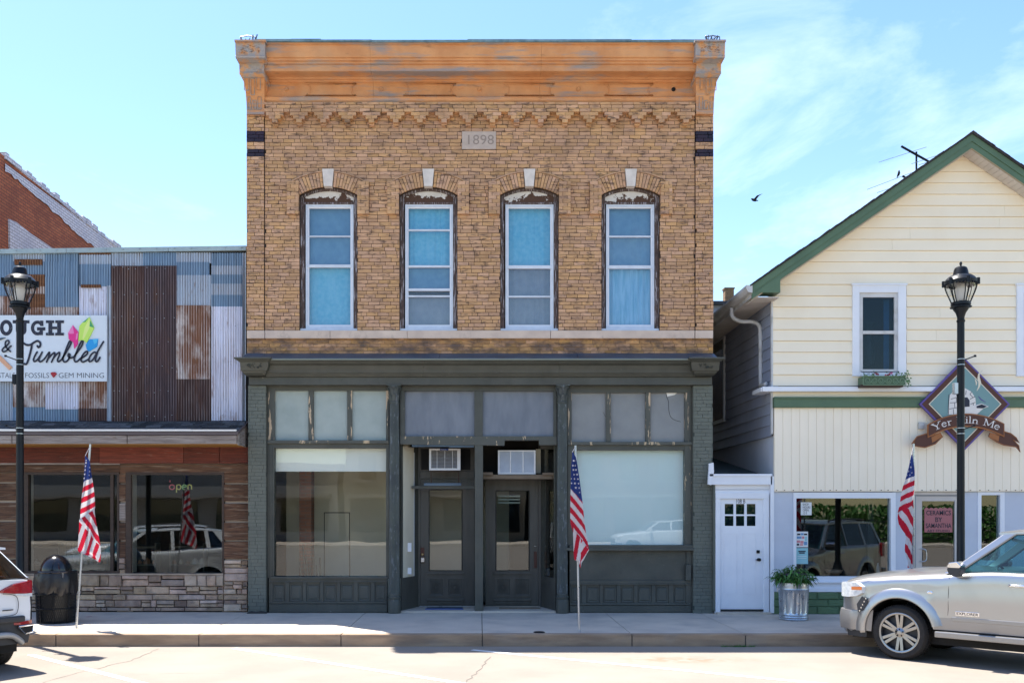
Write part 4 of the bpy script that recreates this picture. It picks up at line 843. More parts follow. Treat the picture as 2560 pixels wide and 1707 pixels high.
def door(p0, p1, q0, g0, g1, gq0, gq1, mirror, interior):
    y = YD; d = MB()
    d.box(X(p0, y), X(g0, y), y, y + 0.05, 0.05, Z(q0, y)); d.box(X(g1, y), X(p1, y), y, y + 0.05, 0.05, Z(q0, y)); d.box(X(g0, y), X(g1, y), y, y + 0.05, Z(gq0, y), Z(q0, y)); d.box(X(g0, y), X(g1, y), y, y + 0.05, 0.05, Z(gq1, y))
    d = d.build('door', 'door_wood', bb)
    bead = MB(); bead.tube([(X(g0, y), y - .004, Z(gq0, y)), (X(g1, y), y - .004, Z(gq0, y)), (X(g1, y), y - .004, Z(gq1, y)), (X(g0, y), y - .004, Z(gq1, y)), (X(g0, y), y - .004, Z(gq0, y))], 0.012, 4); bead.build('glazing_bead', 'door_wood', d)
    MB().box(X(g0, y), X(g1, y), y + 0.02, y + 0.026, Z(gq1, y), Z(gq0, y)).build('pane', 'glass_dark' if interior == 'room_dark' else 'glass', d)
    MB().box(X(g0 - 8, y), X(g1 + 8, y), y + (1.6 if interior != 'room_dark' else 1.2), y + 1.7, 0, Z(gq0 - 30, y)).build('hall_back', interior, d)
    pbx('lock_rail_ledge', 'door_wood', d, g0 - 6, g1 + 6, gq1 + 4, gq1 + 10, y - 0.035, y, 0.004)
    pm = (g0 + g1) / 2
    for a, c in ((g0 - 2, pm - 4), (pm + 4, g1 + 3)):
        qa, qb = 1444, 1490; pn = MB()
        pn.rings([[(X(u, y), yy, Z(v, y)) for u, v in ((a + e, qa + e), (c - e, qa + e), (c - e, qb - e), (a + e, qb - e))] for e, yy in ((0, y + .001), (0, y - 0.016), (3, y - 0.016), (5, y - 0.004))], cap=True); pn = pn.build('panel', 'door_wood', d)
        sb_ = MB(); um, vm = (a + c) / 2, (qa + qb) / 2
        for k in range(28):
            t = 2 * math.pi * k / 28; e = 14.5 / max(abs(math.cos(t)) * 14.5 / ((c - a) / 2 - 6), abs(math.sin(t)) * 14.5 / ((qb - qa) / 2 - 6), 1e-3)
            sb_.tube([(X(um + 3 * math.cos(t), y), y - 0.006, Z(vm + 3 * math.sin(t), y)), (X(um + e * math.cos(t), y), y - 0.006, Z(vm + e * math.sin(t), y))], [0.003, 0.007], 4)
        sb_.build('sunburst', 'door_wood', pn)
    pbx('kick_moulding', 'door_wood', d, g0 - 6, g1 + 5, 1496, 1502, y - 0.04, y, 0.005); pbx('kick_moulding', 'door_wood', d, g0 - 3, g1 + 2, 1503, 1508, y - 0.025, y, 0.004)
    return d
d1 = door(1051, 1186, 1219, 1073, 1155, 1224, 1425, 0, 'room_beige')
pbx('lock_plate', 'sign_brown', d1, 1051.5, 1061, 1368, 1406, YD - 0.008, YD + 0.002); MB().lathe([(0.018, 0), (0.02, 0.03), (0.0, 0.034)], (X(1056, YD), YD - 0.03, Z(1387, YD)), 12).build('knob', 'brass', d1)
pbx('key_box', 'plastic_black', d1, 1051, 1062, 1389, 1406, YD - 0.05, YD - 0.009, 0.006); pbx('key_box_face', 'galv', d1, 1052.5, 1060.5, 1394, 1404, YD - 0.056, YD - 0.05, 0.002)
y = 2.2; ib = MB().box(X(1106, y), X(1110, y), y, y + 0.02, 0, 3).build('hall_door_gap', 'room_dark', d1); MB().lathe([(0.03, 0), (0.04, 0.03)], (X(1108, y), y - .03, Z(1293, y)), 12).build('hall_knob', 'galv', d1)
d2 = door(1214, 1346, 1199, 1240, 1323, 1226, 1425, 1, 'room_dark')
pbx('pull_handle', 'sign_brown', d2, 1335, 1342, 1378, 1419, YD - 0.03, YD, 0.004); MB().lathe([(0.022, 0), (0.022, 0.012), (0, 0.014)], (X(1338, YD), YD - 0.012, Z(1364, YD) - .01), 14).build('lock_ring', 'galv', d2)
for k in range(3): bx('blind_slat', 'room_light', d2, X(1246, 1.0), X(1300, 1.0), 1.0, 1.03, Z(1242 + k * 8, 1.0), Z(1238 + k * 8, 1.0))
for p0, p1 in ((1040, 1050.5), (1346.5, 1356)): pbx('door_frame', 'door_wood', bb, p0, p1, 1092, 1520, YD - 0.02, YD + 0.1, 0.004)
pbx('threshold', 'galv', bb, 1048, 1187, 1514, 1519, YD - 0.03, YD + 0.06); pbx('threshold', 'concrete', bb, 1210, 1350, 1515, 1520, YD - 0.03, YD + 0.06)
mt1 = thing('doormat', 'narrow dark blue doormat in front of the left entry door', 'doormat', (X(1110, .6), .6, 0.03)); pbx('mat_body', 'flashing', mt1, 1066, 1156, 1519, 1527, 0.6, 0.63)
x0, x1 = X(1066, 0.45), X(1156, 0.45); mt1.location.y = 0.55; W[mt1] = Vector(mt1.location)
bpy.data.objects.remove(mt1.children[0]) if mt1.children else None
MB().box(x0, x1, 0.40, 0.78, 0.030, 0.042).build('mat_body', 'flashing', mt1); MB().box(x0 - .02, x1 + .02, 0.385, 0.40, 0.030, 0.05).build('mat_edge', 'badge_blue', mt1)
MB().box(X(1248, .5), X(1350, .5), 0.5, 0.62, 0.030, 0.05).build('loose_board', 'raw_wood', bb)
# panelling over the left door, shelf over the right door
pbx('over_door_panel', 'door_wood', bb, 1040, 1187, 1100, 1219, YD + 0.01, YD + 0.06); pbx('over_door_rail', 'door_wood', bb, 1048, 1186, 1178, 1196, YD - 0.02, YD + 0.01, 0.004)
for a, c in ((1053, 1072), (1150, 1176)): pbx('over_door_inset', 'dark', bb, a, c, 1122, 1174, YD + 0.0, YD + 0.012)
pbx('transom_bar', 'green', bb, 1030, 1187, 1214, 1221, 0.55, 0.6, 0.004)
pbx('drip_tray', 'flashing', bb, 1060, 1153, 1207, 1214, 0.50, 0.62, 0.003)
pbx('rough_shelf', 'raw_wood', bb, 1207.6, 1386, 1186, 1197, 0.35, 0.75, 0.004)
pbx('rough_shelf_end', 'raw_wood', bb, 1207.6, 1232, 1180, 1187, 0.30, 0.5); pbx('rough_shelf_end', 'raw_wood', bb, 1356, 1386, 1181, 1187, 0.31, 0.5)
pbx('over_door_void', 'room_dark', bb, 1207, 1352, 1095, 1199, YD + 0.05, YD + 0.1); pbx('stub_board', 'room_beige', bb, 1340, 1352, 1122, 1182, 0.8, 0.84)
pbx('over_door_frame', 'door_wood', bb, 1352, 1392, 1112, 1122, 0.6, 0.7)

# window air conditioners
def ac(name, label, p0, p1, q0, q1, y, dark, vbars, hbars):
    t = thing(name, label, 'air conditioner', (X((p0 + p1) / 2, y), y, Z(q1, y)), group='window air conditioners over the shop doors')
    body = MB().box(X(p0 + 2, y), X(p1 - 2, y), y + 0.03, y + 0.5, Z(q1 - 2, y), Z(q0 + 2, y)).build('case', 'ac_white', t)
    f = MB(); e = 4 if not dark else 5
    f.box(X(p0, y), X(p0 + e, y), y, y + 0.03, Z(q1, y), Z(q0, y)); f.box(X(p1 - e - (3 if dark else 0), y), X(p1, y), y, y + 0.03, Z(q1, y), Z(q0, y)); f.box(X(p0 + e, y), X(p1 - e, y), y + .002, y + 0.03, Z(q1, y), Z(q1 - e, y)); f.box(X(p0 + e, y), X(p1 - e, y), y + .002, y + 0.03, Z(q0 + e - 1, y), Z(q0, y)); f.build('front_frame', 'ac_white', t)
    bx('grille_back', 'ac_grille_dark' if dark else 'ac_grille', t, X(p0 + 3, y), X(p1 - 3, y), y + 0.018, y + 0.029, Z(q1 - 3, y), Z(q0 + 3, y))
    for k in range(hbars):
        q = q0 + e + (q1 - q0 - 2 * e) * (k + 0.5) / hbars; MB().add([(X(p0 + e, y), y + 0.004, Z(q + 1.1, y)), (X(p1 - e, y), y + 0.004, Z(q + 1.1, y)), (X(p1 - e, y), y + 0.018, Z(q - 0.9, y)), (X(p0 + e, y), y + 0.018, Z(q - 0.9, y))], [(0, 1, 2, 3)]).build('louvre', 'ac_grille' if dark else 'alu', t)
    for k in range(vbars): p = p0 + (p1 - p0) * (k + 1) / (vbars + 1); bx('bar', 'ac_white', t, X(p - (0.5 if dark else 1.2), y), X(p + (0.5 if dark else 1.2), y), y + 0.001, y + 0.02, Z(q1 - e, y), Z(q0 + e - 1, y))
    return t
a1 = ac('air_conditioner', 'small white window air conditioner with dark grille and blue badge over the left entry door', 1073, 1151, 1121, 1175, 0.5, True, 3, 13)
bg_ = bx('badge', 'badge_blue', a1, X(1100, .5), X(1121, .5), 0.494, 0.5, Z(1125.5, .5), Z(1121, .5))
mb = MB(); text_into(mb, 'Panasonic', X(1102, .49), Z(1124.6, .49), 0.018, 0.4925); mb.build('badge_lettering', 'white_paint', bg_)
mb = MB(); 
for p in (1077, 1146): mb.tube([(X(p, .52), 0.52, Z(1176, .52)), (X(p + 1, .52), 0.56, Z(1207, .52))], 0.01, 6)
mb.tube([(X(1077, .52), 0.52, Z(1178, .52)), (X(1146, .52), 0.52, Z(1178, .52))], 0.01, 6); mb.build('bracket', 'win_wood', a1)
ac('air_conditioner', 'larger white window air conditioner with three louvred panels on a rough shelf', 1245, 1339, 1125, 1185, 0.42, False, 2, 20)
# ------------------------------------------------------------------ left shop clad in salvaged metal and barn wood
ls = thing('metal_clad_shop', 'low shop faced with patchwork rusty corrugated metal, barn wood and stone veneer', 'building', (-7.4, 0.3, 0))
YM = 0.30; XL = -10.4; XR = X(614, YM)
MB().box(XL, -4.36, YM + 0.03, 0.7, Z(1060, YM), Z(628, YM)).build('wall', 'dark', ls)
MB().box(XL, -4.36, 0.7, 12, 6.2, 6.35).build('roof', 'shingle', ls); MB().box(XL, -4.36, 12, 12.2, 0, 6.3).build('rear_wall', 'red_wall', ls)
cp = MB(); 
for p0, p1, d in ((-184, 85, 4), (85.5, 165, 2.5), (166, 420, 1), (421, 615, -1)):
    mb = MB(); y = YM - 0.06
    a, c = X(p0, y), X(p1, y); za = lambda p: Z(624 - (p - 85) * 0.014 - 2.5, y)
    mb.add([(a, y, za(p0) - .085), (c, y, za(p1) - .085), (c, y, za(p1)), (a, y, za(p0)), (a, y + .3, za(p0) - .085), (c, y + .3, za(p1) - .085), (c, y + .3, za(p1)), (a, y + .3, za(p0))], [(0, 1, 2, 3), (3, 2, 6, 7), (0, 4, 5, 1), (1, 5, 6, 2), (0, 3, 7, 4)]); cpo = mb.build('coping', 'coping', ls)
    q = p0 + 15
    while q < p1 - 5: MB().lathe([(0.016, 0), (0.012, 0.01)], (X(q, y), y - 0.006, za(q) - 0.04), 8).build('rivet', 'galv', cpo); q += 42
def corr(p0, p1, q0, q1, m, y, name='metal_sheet', tilt=0.0):
    per, amp = 0.048, 0.013
    a, c = X(p0, y), X(p1, y); n = max(8, int((c - a) / per * 6)); vs = []; fs = []
    ph = 0.0; zj = [random.uniform(-.006, .006) for _ in range(4)]
    for i in range(n + 1):
        x = a + (c - a) * i / n; yy = y - amp * math.sin(2 * math.pi * x / per + ph); vs += [(x, yy, Z(q1, y) + zj[0] + tilt * i / n), (x, yy - 0.002, Z(q0, y) + zj[1])]
    for i in range(n): fs.append((2 * i, 2 * i + 2, 2 * i + 3, 2 * i + 1))
    o = MB().add(vs, fs).build(name, m, ls, smooth=True, recalc=False)
    return o
def nails(p0, p1, qs, y, parent):
    mb = MB()
    for q in qs:
        p = p0 + 8
        while p < p1 - 4: zq = Z(q, y) + random.uniform(-.03, .03); mb.box(X(p, y) - .005, X(p, y) + .005, y - 0.022, y, zq - .005, zq + .005); p += random.uniform(12, 30)
    if mb.v: mb.build('nail_heads', 'galv', parent, kind='stuff')
B, PL, WH, RU, BR_, PU, BD = 'metal_blue', 'metal_pale', 'metal_white', 'metal_rusty', 'metal_brown', 'metal_purple', 'metal_band'
SHEETS = [(-184, -110, 630, 1052, BR_, 0), (-110, -45, 630, 1052, RU, 0.006), (-45, 33, 630, 740, B, 0), (-45, 33, 740, 790, RU, .006), (-45, 33, 940, 1052, PL, 0.0),
          (33, 112, 630, 655, PL, 0), (36, 106, 648, 663, BD, .012), (33, 112, 655, 690, B, .004), (62, 112, 686, 716, BD, .012), (33, 112, 690, 736, RU, .006), (60, 112, 735, 769, BD, .012), (33, 112, 736, 790, RU, .009), (33, 114, 940, 1018, RU, .010), (33, 114, 1016, 1052, B, .004),
          (112, 196, 632, 660, B, 0), (112, 196, 655, 700, B, .005), (112, 196, 692, 768, B, .010), (112, 196, 764, 792, RU, .004), (114, 197, 940, 1023, WH, .008), (114, 197, 1018, 1052, B, .002),
          (199, 277, 632, 641, BD, .0), (199, 277, 637, 664, PL, .006), (199, 277, 660, 716, B, .010), (203, 252, 712, 719, BD, .018), (199, 272, 714, 800, WH, .004), (197, 275, 940, 1024, RU, .008), (197, 275, 1021, 1052, BR_, .012), (268, 278, 714, 1052, PL, .014),
          (278, 358, 632, 668, PL, .002), (278, 360, 664, 1052, BR_, .010), (358, 441, 632, 668, B, .004), (360, 442, 665, 1052, PU, .012),
          (441, 528, 632, 658, PL, .002), (441, 524, 655, 690, B, .006), (441, 528, 688, 765, PL, .010), (441, 526, 763, 947, RU, .014), (441, 529, 944, 1052, BR_, .010),
          (528, 606, 632, 668, B, .002), (528, 606, 665, 690, PL, .006), (528, 606, 687, 714, B, .008), (528, 606, 710, 740, PL, .010), (528, 606, 738, 770, B, .012), (529, 606, 767, 1052, WH, .016), (604, 615, 632, 1052, PL, .0)]
for p0, p1, q0, q1, m_, dy in SHEETS:
    o = corr(p0, p1, q0, q1, m_, YM - 0.005 - dy * 2.2)
    if q1 - q0 > 200: nails(p0, p1, [q0 + 8 + (q1 - q0 - 20) * t / 6 for t in range(7)], YM - dy * 2.2, o)

# painted sign board on the metal wall
YS = 0.20
sg = thing('shop_sign', 'white printed shop sign with dark lettering and coloured crystals on the rusty metal wall', 'sign', (X(68, YS), YS, Z(953, YS)))
pbx('board', 'sign_white', sg, -130, 267, 788, 953, YS, YS + 0.035)
KZ = 280 / 2352.0
def sp_(zx, zy): return (X(zx * KZ, YS), Z(780 + zy * KZ, YS))
_lay = [0]
def yl():
    _lay[0] += 1; return YS - 0.002 - 0.0006 * _lay[0]
PXM = 1 / S(YS); ST = KZ * PXM
def strokes(name, m, polys, w, smooth_=False, cap=False):
    mb = MB()
    for P_ in polys:
        q = [sp_(*p) for p in P_]
        if smooth_: q = [(v[0], v[1]) for v in smoothpts(q, 6)]
        mb.stroke(q, w * ST, yl(), cap=cap)
    return mb.build(name, m, sg)
def ell(cx_, cy_, rx, ry, a0=0, a1=360, n=28): return [(cx_ + rx * math.cos(R(a0 + (a1 - a0) * i / n)), cy_ - ry * math.sin(R(a0 + (a1 - a0) * i / n))) for i in range(n + 1)]
strokes('letter', 'ink_speck', [ell(132, 330, 96, 128)], 76)
strokes('letter', 'ink_speck', [[(365, 190), (365, 380)] + ell(445, 380, 80, 80, 180, 360, 12) + [(525, 380), (525, 190)], [(268, 205), (460, 205)], [(470, 205), (622, 205)]], 66)
strokes('letter', 'ink_speck', [ell(790, 335, 105, 122, 40, 318, 24), [(870, 330), (870, 485)], [(780, 355), (955, 355)], [(880, 180), (880, 295)]], 68)
strokes('letter', 'ink_speck', [[(1060, 190), (1060, 480)], [(1245, 190), (1245, 480)]], 82); strokes('letter', 'ink_speck', [[(1060, 335), (1245, 335)], [(968, 205), (1140, 205)], [(1165, 205), (1347, 205)], [(968, 465), (1140, 465)], [(1165, 465), (1347, 465)]], 56)
def scr(pp, w=38): return strokes('script_letter', 'ink', pp, w, True, True)
scr([[(500, 655), (560, 690), (640, 690), (720, 640), (790, 608), (845, 640), (850, 710), (815, 742), (790, 715)], [(675, 690), (660, 780), (630, 900), (595, 1020), (560, 1090), (505, 1085)]], 44)
scr([[(785, 840), (740, 920), (710, 1000), (735, 1040), (790, 1000), (850, 920), (890, 845)], [(890, 845), (850, 930), (820, 1010), (850, 1045), (900, 1020), (960, 960)]])
scr([[(960, 960), (1040, 845), (1035, 920), (985, 1050)], [(1010, 990), (1090, 900), (1150, 855), (1150, 920), (1090, 1050)], [(1115, 990), (1190, 895), (1255, 850), (1250, 920), (1215, 1000), (1235, 1045), (1300, 1000)]])
scr([[(1300, 1000), (1400, 840), (1480, 700), (1500, 620), (1470, 615), (1420, 720), (1370, 850), (1330, 970), (1345, 1040), (1400, 1040), (1455, 980), (1475, 900), (1450, 880), (1440, 930), (1490, 965), (1560, 940)]])
scr([[(1560, 940), (1650, 820), (1730, 700), (1750, 620), (1720, 615), (1660, 730), (1600, 880), (1565, 990), (1590, 1045), (1640, 1030), (1690, 980)]])
scr([[(1690, 980), (1770, 940), (1840, 880), (1840, 830), (1790, 850), (1730, 930), (1710, 1010), (1740, 1050), (1800, 1030), (1870, 990)]])
scr([[(2040, 870), (1990, 845), (1920, 900), (1875, 990), (1890, 1045), (1950, 1010), (2020, 900), (2110, 740), (2180, 625)], [(2060, 830), (2030, 930), (2010, 1010), (2035, 1045), (2075, 1010), (2105, 955)]])
scr([[(230, 830), (160, 770), (120, 690), (135, 620), (180, 600), (200, 640), (160, 700), (80, 760), (55, 810), (95, 838), (160, 800), (215, 735), (245, 715)]], 34)
def poly(name, m, pts): return MB().prism([sp_(*p) for p in pts], yl(), YS).build(name, m, sg)
poly('crystal', 'pink', [(1535, 280), (1655, 430), (1640, 680), (1565, 770), (1550, 640), (1450, 570), (1440, 440)]); poly('crystal_facet', 'pink_light', [(1535, 282), (1565, 455), (1470, 460), (1445, 440)]); poly('crystal_facet', 'pink_light', [(1610, 460), (1652, 435), (1636, 560), (1600, 600)])
poly('crystal', 'lime', [(1885, 110), (1985, 335), (1830, 650), (1765, 600), (1700, 590), (1655, 610), (1675, 300), (1735, 230)]); poly('crystal_facet', 'lime_light', [(1890, 130), (1890, 330), (1770, 570), (1740, 560), (1790, 330)]); poly('crystal_facet', 'emerald', [(1885, 112), (1740, 225), (1800, 215)]); poly('crystal_facet', 'emerald', [(1905, 180), (1983, 335), (1890, 305)])
poly('crystal', 'sky_blue', [(1885, 580), (2065, 565), (2045, 730), (1880, 830), (1830, 790), (1810, 690)]); poly('crystal_facet', 'sky_blue_light', [(1960, 575), (2062, 568), (2040, 650), (1990, 680)])
poly('gem', 'gem_red', [(1070, 1290), (1100, 1265), (1170, 1265), (1198, 1295), (1130, 1378)]); poly('hammer_handle', 'handle_wood', [(-40, 880), (20, 920), (265, 1160), (200, 1215), (-60, 960)]); poly('hammer_head', 'flashing', [(-60, 560), (60, 540), (125, 545), (20, 585), (-60, 610)])
mb = MB(); x1, z1 = sp_(518, 1382); w = text_into(mb, 'FOSSILS', x1, z1, 108 * ST, YS - 0.003, 1.0, offset=-0.012); mb2 = MB()
def fit(s, a, c, zy, h):
    mb = MB(); w = text_into(MB(), s, 0, 0, h * ST, 0, 1.0, offset=-0.012); x1, z1 = sp_(a, zy); text_into(mb, s, x1, z1, h * ST, YS - 0.003, ((c - a) * ST) / w, offset=-0.012); mb.build('lettering', 'ink', sg)
fit('FOSSILS', 520, 1030, 1382, 108); fit('GEM MINING', 1225, 2185, 1382, 108); fit('STALS', -40, 318, 1382, 108)

# shingled awning
AY, AW = -0.50, YM - 0.02; az0, az1 = Z(1076, AY), Z(1050, YM); AXR = -4.368
aw = MB().add([(XL, AY, az0 - .03), (AXR, AY, az0 - .03), (AXR, AW, az1 - .03), (XL, AW, az1 - .03), (XL, AY, az0 - .05), (AXR, AY, az0 - .05), (AXR, AW, az1 - .05), (XL, AW, az1 - .05)], [(0, 1, 2, 3), (4, 7, 6, 5), (0, 4, 5, 1), (1, 5, 6, 2), (2, 6, 7, 3), (3, 7, 4, 0)]).build('awning', 'dark', ls)
nr = 5; def_l = ((AW - AY) ** 2 + (az1 - az0) ** 2) ** 0.5
for r in range(nr):
    x = XL - random.uniform(0, 0.2)
    while x < AXR:
        w = random.uniform(0.22, 0.34); a, c = max(x, XL), min(x + w - 0.008, AXR); x += w
        if c - a < 0.03: continue
        t0, t1 = r / nr - 0.02, min(1.0, (r + 1.25) / nr); lift = random.uniform(0.010, 0.024)
        def P3(t, h): return (AY + (AW - AY) * t, az0 + (az1 - az0) * t - 0.03 + h)
        b0, b1 = P3(t0, 0.012), P3(t0, 0.012 + lift); e0, e1 = P3(t1, 0.002), P3(t1, 0.008)
        MB().add([(a, *b0), (c, *b0), (c, *b1), (a, *b1), (a, *e0), (c, *e0), (c, *e1), (a, *e1)], [(0, 1, 2, 3), (3, 2, 6, 7), (1, 5, 6, 2), (0, 3, 7, 4), (0, 4, 5, 1)]).build('shingle', 'shingle', aw)
dr = MB(); x = XL
while x < AXR:
    w = random.uniform(0.6, 1.6); c = min(x + w, AXR); h0, h1 = random.uniform(0, .012), random.uniform(0, .012); dr.box(x, c, AY - 0.018 - h0 * .3, AY + 0.05, Z(1077.5, AY) , Z(1073.5 - h1 * 100, AY)); x = c
dr.build('drip_edge', 'drip', aw)
bx('gutter_board', 'drip_brown', aw, XL, AXR, AY - 0.008, AY + 0.02, Z(1087, AY), Z(1077.6, AY))
for p0, p1, m_ in ((-300, 28, 'barn_grey'), (30, 316, 'barn_grey'), (318, 591, 'barn_grey')): bx('fascia_plank', m_, aw, max(X(p0, AY), XL), min(X(p1, AY), AXR), AY + 0.005 + random.uniform(0, .006), AY + 0.045, Z(1109, AY), Z(1088, AY), 0.004)
MB().box(XL, AXR, AY + 0.05, AW, Z(1111, AY), Z(1108, AY)).build('soffit', 'orange_soffit', aw)
k = 0; yy = AY + 0.046
while yy < AW - 0.05:
    zt_ = az0 + (az1 - az0) * (yy - AY) / (AW - AY) - 0.052; MB().box(AXR, AXR + 0.018, yy, yy + 0.108, Z(1110, AY) - 0.01, zt_).build('end_plank', 'barn_grey', aw); yy += 0.112
mb = MB(); mb.xsweep([(0, 0), (0.01, 0)], 0, 0.001)
MB().add([(AXR - .005, AY - .01, az0 - .075), (AXR + .03, AY - .01, az0 - .075), (AXR + .03, AW, az1 - .075), (AXR - .005, AW, az1 - .075), (AXR - .005, AY - .01, az0 - .02), (AXR + .03, AY - .01, az0 - .02), (AXR + .03, AW, az1 - .02), (AXR - .005, AW, az1 - .02)], [(0, 1, 5, 4), (1, 2, 6, 5), (4, 5, 6, 7), (0, 4, 7, 3), (0, 3, 2, 1)]).build('rake_edge', 'drip_brown', aw)

# shop front under the awning
YF = 0.22
MB().box(XL, -4.36, YF + 0.05, YF + 0.25, Z(1186, YF), Z(1105, YF)).build('head_wall', 'chink', ls)
for p0, p1 in ((-190, 68), (290, 330), (553, 622)): MB().box(X(p0, YF), min(X(p1, YF), -4.335), YF + 0.05, YF + 0.25, 0, Z(1186, YF)).build('front_wall', 'chink', ls)
MB().box(XL, -4.36, YF + 0.06, YF + 0.25, 0, Z(1430, YF)).build('base_wall', 'stone_joint', ls)
XE = -4.335
def plank(p0, p1, q0, q1, m_, dy=0.0, name='plank'): return bx(name, m_, ls, max(X(p0, YF), XL), min(X(p1, YF), XE), YF - dy - random.uniform(0, .008), YF + 0.052, Z(q1, YF), Z(q0, YF), 0.006)
plank(-200, 249, 1116, 1157, 'barn_red', .02); plank(250, 460, 1117, 1158, 'barn_red', .03); plank(461, 549, 1117, 1158, 'barn_red', .03); plank(550, 622, 1117, 1158, 'barn_red', .03)
plank(2, 300, 1156, 1161, 'barn_grey', .0, 'batten'); plank(-200, 300, 1162, 1180, 'barn_brown'); plank(300, 622, 1160, 1183, 'barn_brown')
for qa, qb in ((1184, 1206), (1210, 1252), (1258, 1301), (1306, 1349), (1353, 1396)):
    plank(557, 622, qa, qb, 'barn_brown'); plank(-200, 44, qa - 2, qb - 2, 'barn_brown'); plank(298, 314, qa, qb, 'barn_brown' if qa != 1258 else 'barn_grey')
plank(-200, 44, 1398, 1430, 'barn_brown')
def shop_window(p0, p1, q0, q1, g0, g1, gq0, gq1):
    f = MB(); y = YF - 0.01
    f.box(X(p0, y), X(g0, y), y, y + 0.12, Z(q1, y), Z(q0, y)); f.box(X(g1, y), X(p1, y), y, y + 0.12, Z(q1, y), Z(q0, y)); f.box(X(g0, y), X(g1, y), y, y + 0.12, Z(gq0, y), Z(q0, y)); f.box(X(g0, y), X(g1, y), y, y + 0.12, Z(q1, y), Z(gq1, y))
    f = f.build('shop_window', 'win_wood', ls)
    pbx('pane', 'glass_dark', f, g0 - 1, g1 + 1, gq0 - 1, gq1 + 1, y + 0.06, y + 0.066); return f
w1 = shop_window(45, 298, 1180, 1432, 70, 293, 1186, 1427); w2 = shop_window(314, 560, 1180, 1436, 327, 555, 1186, 1432)
bx('mullion', 'win_wood', w1, X(276, .25), X(284, .25), 0.24, 0.3, Z(1427, .25), Z(1186, .25))
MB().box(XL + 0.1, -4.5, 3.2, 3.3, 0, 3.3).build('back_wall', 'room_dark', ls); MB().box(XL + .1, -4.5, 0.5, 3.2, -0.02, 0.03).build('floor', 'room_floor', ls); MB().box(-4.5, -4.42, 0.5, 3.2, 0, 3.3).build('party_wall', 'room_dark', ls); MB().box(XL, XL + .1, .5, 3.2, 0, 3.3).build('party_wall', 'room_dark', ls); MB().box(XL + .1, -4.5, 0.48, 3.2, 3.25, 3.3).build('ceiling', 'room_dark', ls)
for k in range(4):                                          # display shelves inside
    x0 = X(110 + k * 120, 1.5); sf = thing('display_shelf', ['low wooden display shelf just inside the far left shop window', 'wooden display shelf inside the left shop window by the flagpole', 'wooden display shelf behind the glass under the neon open sign', 'wooden display shelf inside the right end of the stone-based shop window'][k], 'shelf', (x0, 1.5, 0), group='display shelves inside the rock shop')
    for z_ in (0.4, 0.8, 1.15): bx('board', 'raw_wood', sf, x0 - 0.35, x0 + 0.35, 1.4, 1.7, z_, z_ + 0.03)
    for s_ in (-.35, .32): bx('upright', 'raw_wood', sf, x0 + s_, x0 + s_ + 0.03, 1.42, 1.68, 0.03, 1.25)
    for q in range(5):
        r = random.uniform(0.04, 0.08); MB().lathe([(r, 0), (r * .8, r), (0, r * 1.8)], (x0 - 0.28 + q * 0.14, 1.5, 0.83), 6).build('specimen', random.choice(('sign_orange', 'stone', 'sign_brown', 'datestone')), sf)
# neon sign
def emis(name, c, s):
    m = bpy.data.materials.new(name); m.use_nodes = True; b = m.node_tree.nodes['Principled BSDF']; b.inputs['Base Color'].default_value = (*c, 1); b.inputs['Emission Color'].default_value = (*c, 1); b.inputs['Emission Strength'].default_value = s; M[name] = m
emis('neon_red', (0.5, 0.1, 0.12), 0.12); emis('neon_yellow', (0.45, 0.4, 0.12), 0.12); emis('neon_green', (0.3, 0.45, 0.2), 0.10)
ne = thing('neon_open_sign', 'thin red and yellow neon open sign hanging behind the shop glass', 'sign', (X(451, .4), .4, Z(1224, .4)))
def nt_(pts, m_): mb = MB(); mb.tube([(X(p, .4), .4, Z(q, .4)) for p, q in pts], 0.011, 6); mb.build('neon_letter', m_, ne)
nt_([(430 + 6.5 * math.cos(t * .6), 1217 + 6 * math.sin(t * .6)) for t in range(11)], 'neon_red')
nt_([(441, 1231), (442, 1212)] + [(447 + 5.5 * math.cos(t * .6 - 2), 1217 + 6 * math.sin(t * .6 - 2)) for t in range(9)], 'neon_yellow')
nt_([(456, 1217), (466, 1216)] + [(461 + 5.5 * math.cos(-t * .6), 1217 + 6 * math.sin(-t * .6)) for t in range(9)], 'neon_green')
nt_([(470, 1223), (470, 1212), (473, 1211), (477, 1212), (479, 1215), (479, 1223)], 'neon_yellow')
nt_([(425, 1205), (425, 1200)], 'neon_red')
# stone veneer
def stones(pA, pB, qA, qB):
    q = qB
    while q > qA + 4:
        h = random.choice((10, 14, 18, 20, 24)); h = min(h, q - qA)
        if q - h - qA < 6: h = q - qA
        p = pA
        while p < pB - 3:
            w = random.choice((14, 24, 32, 44, 58, 66)); w = min(w, pB - p)
            if pB - p - w < 10: w = pB - p
            fh = random.choice((.35, .5, .62))
            if h >= 16 and random.random() < 0.5: parts = [(q - h, q - h * fh), (q - h * fh, q)]
            else: parts = [(q - h, q)]
            for a, c in parts:
                y = YF - random.uniform(0.0, 0.045); g_ = 0.9; j = lambda: random.uniform(-.5, .5)
                pts = [(X(p + g_ + j(), YF), Z(c - g_ + j(), YF)), (X(p + w - g_ + j(), YF), Z(c - g_ + j(), YF)), (X(p + w - g_ + j(), YF), Z(a + g_ + j(), YF)), (X(p + g_ + j(), YF), Z(a + g_ + j(), YF))]
                cx_ = sum(u[0] for u in pts) / 4; cz_ = sum(u[1] for u in pts) / 4
                rs = [[(u[0], YF + 0.06, u[1]) for u in pts], [(u[0], y + 0.012, u[1]) for u in pts], [(cx_ + (u[0] - cx_) * .86, y + random.uniform(-.008, .006), cz_ + (u[1] - cz_) * .8) for u in pts]]
                MB().rings(rs).build('stone', 'stone' if random.random() < .78 else 'stone_pale', ls)
            p += w
        q -= h
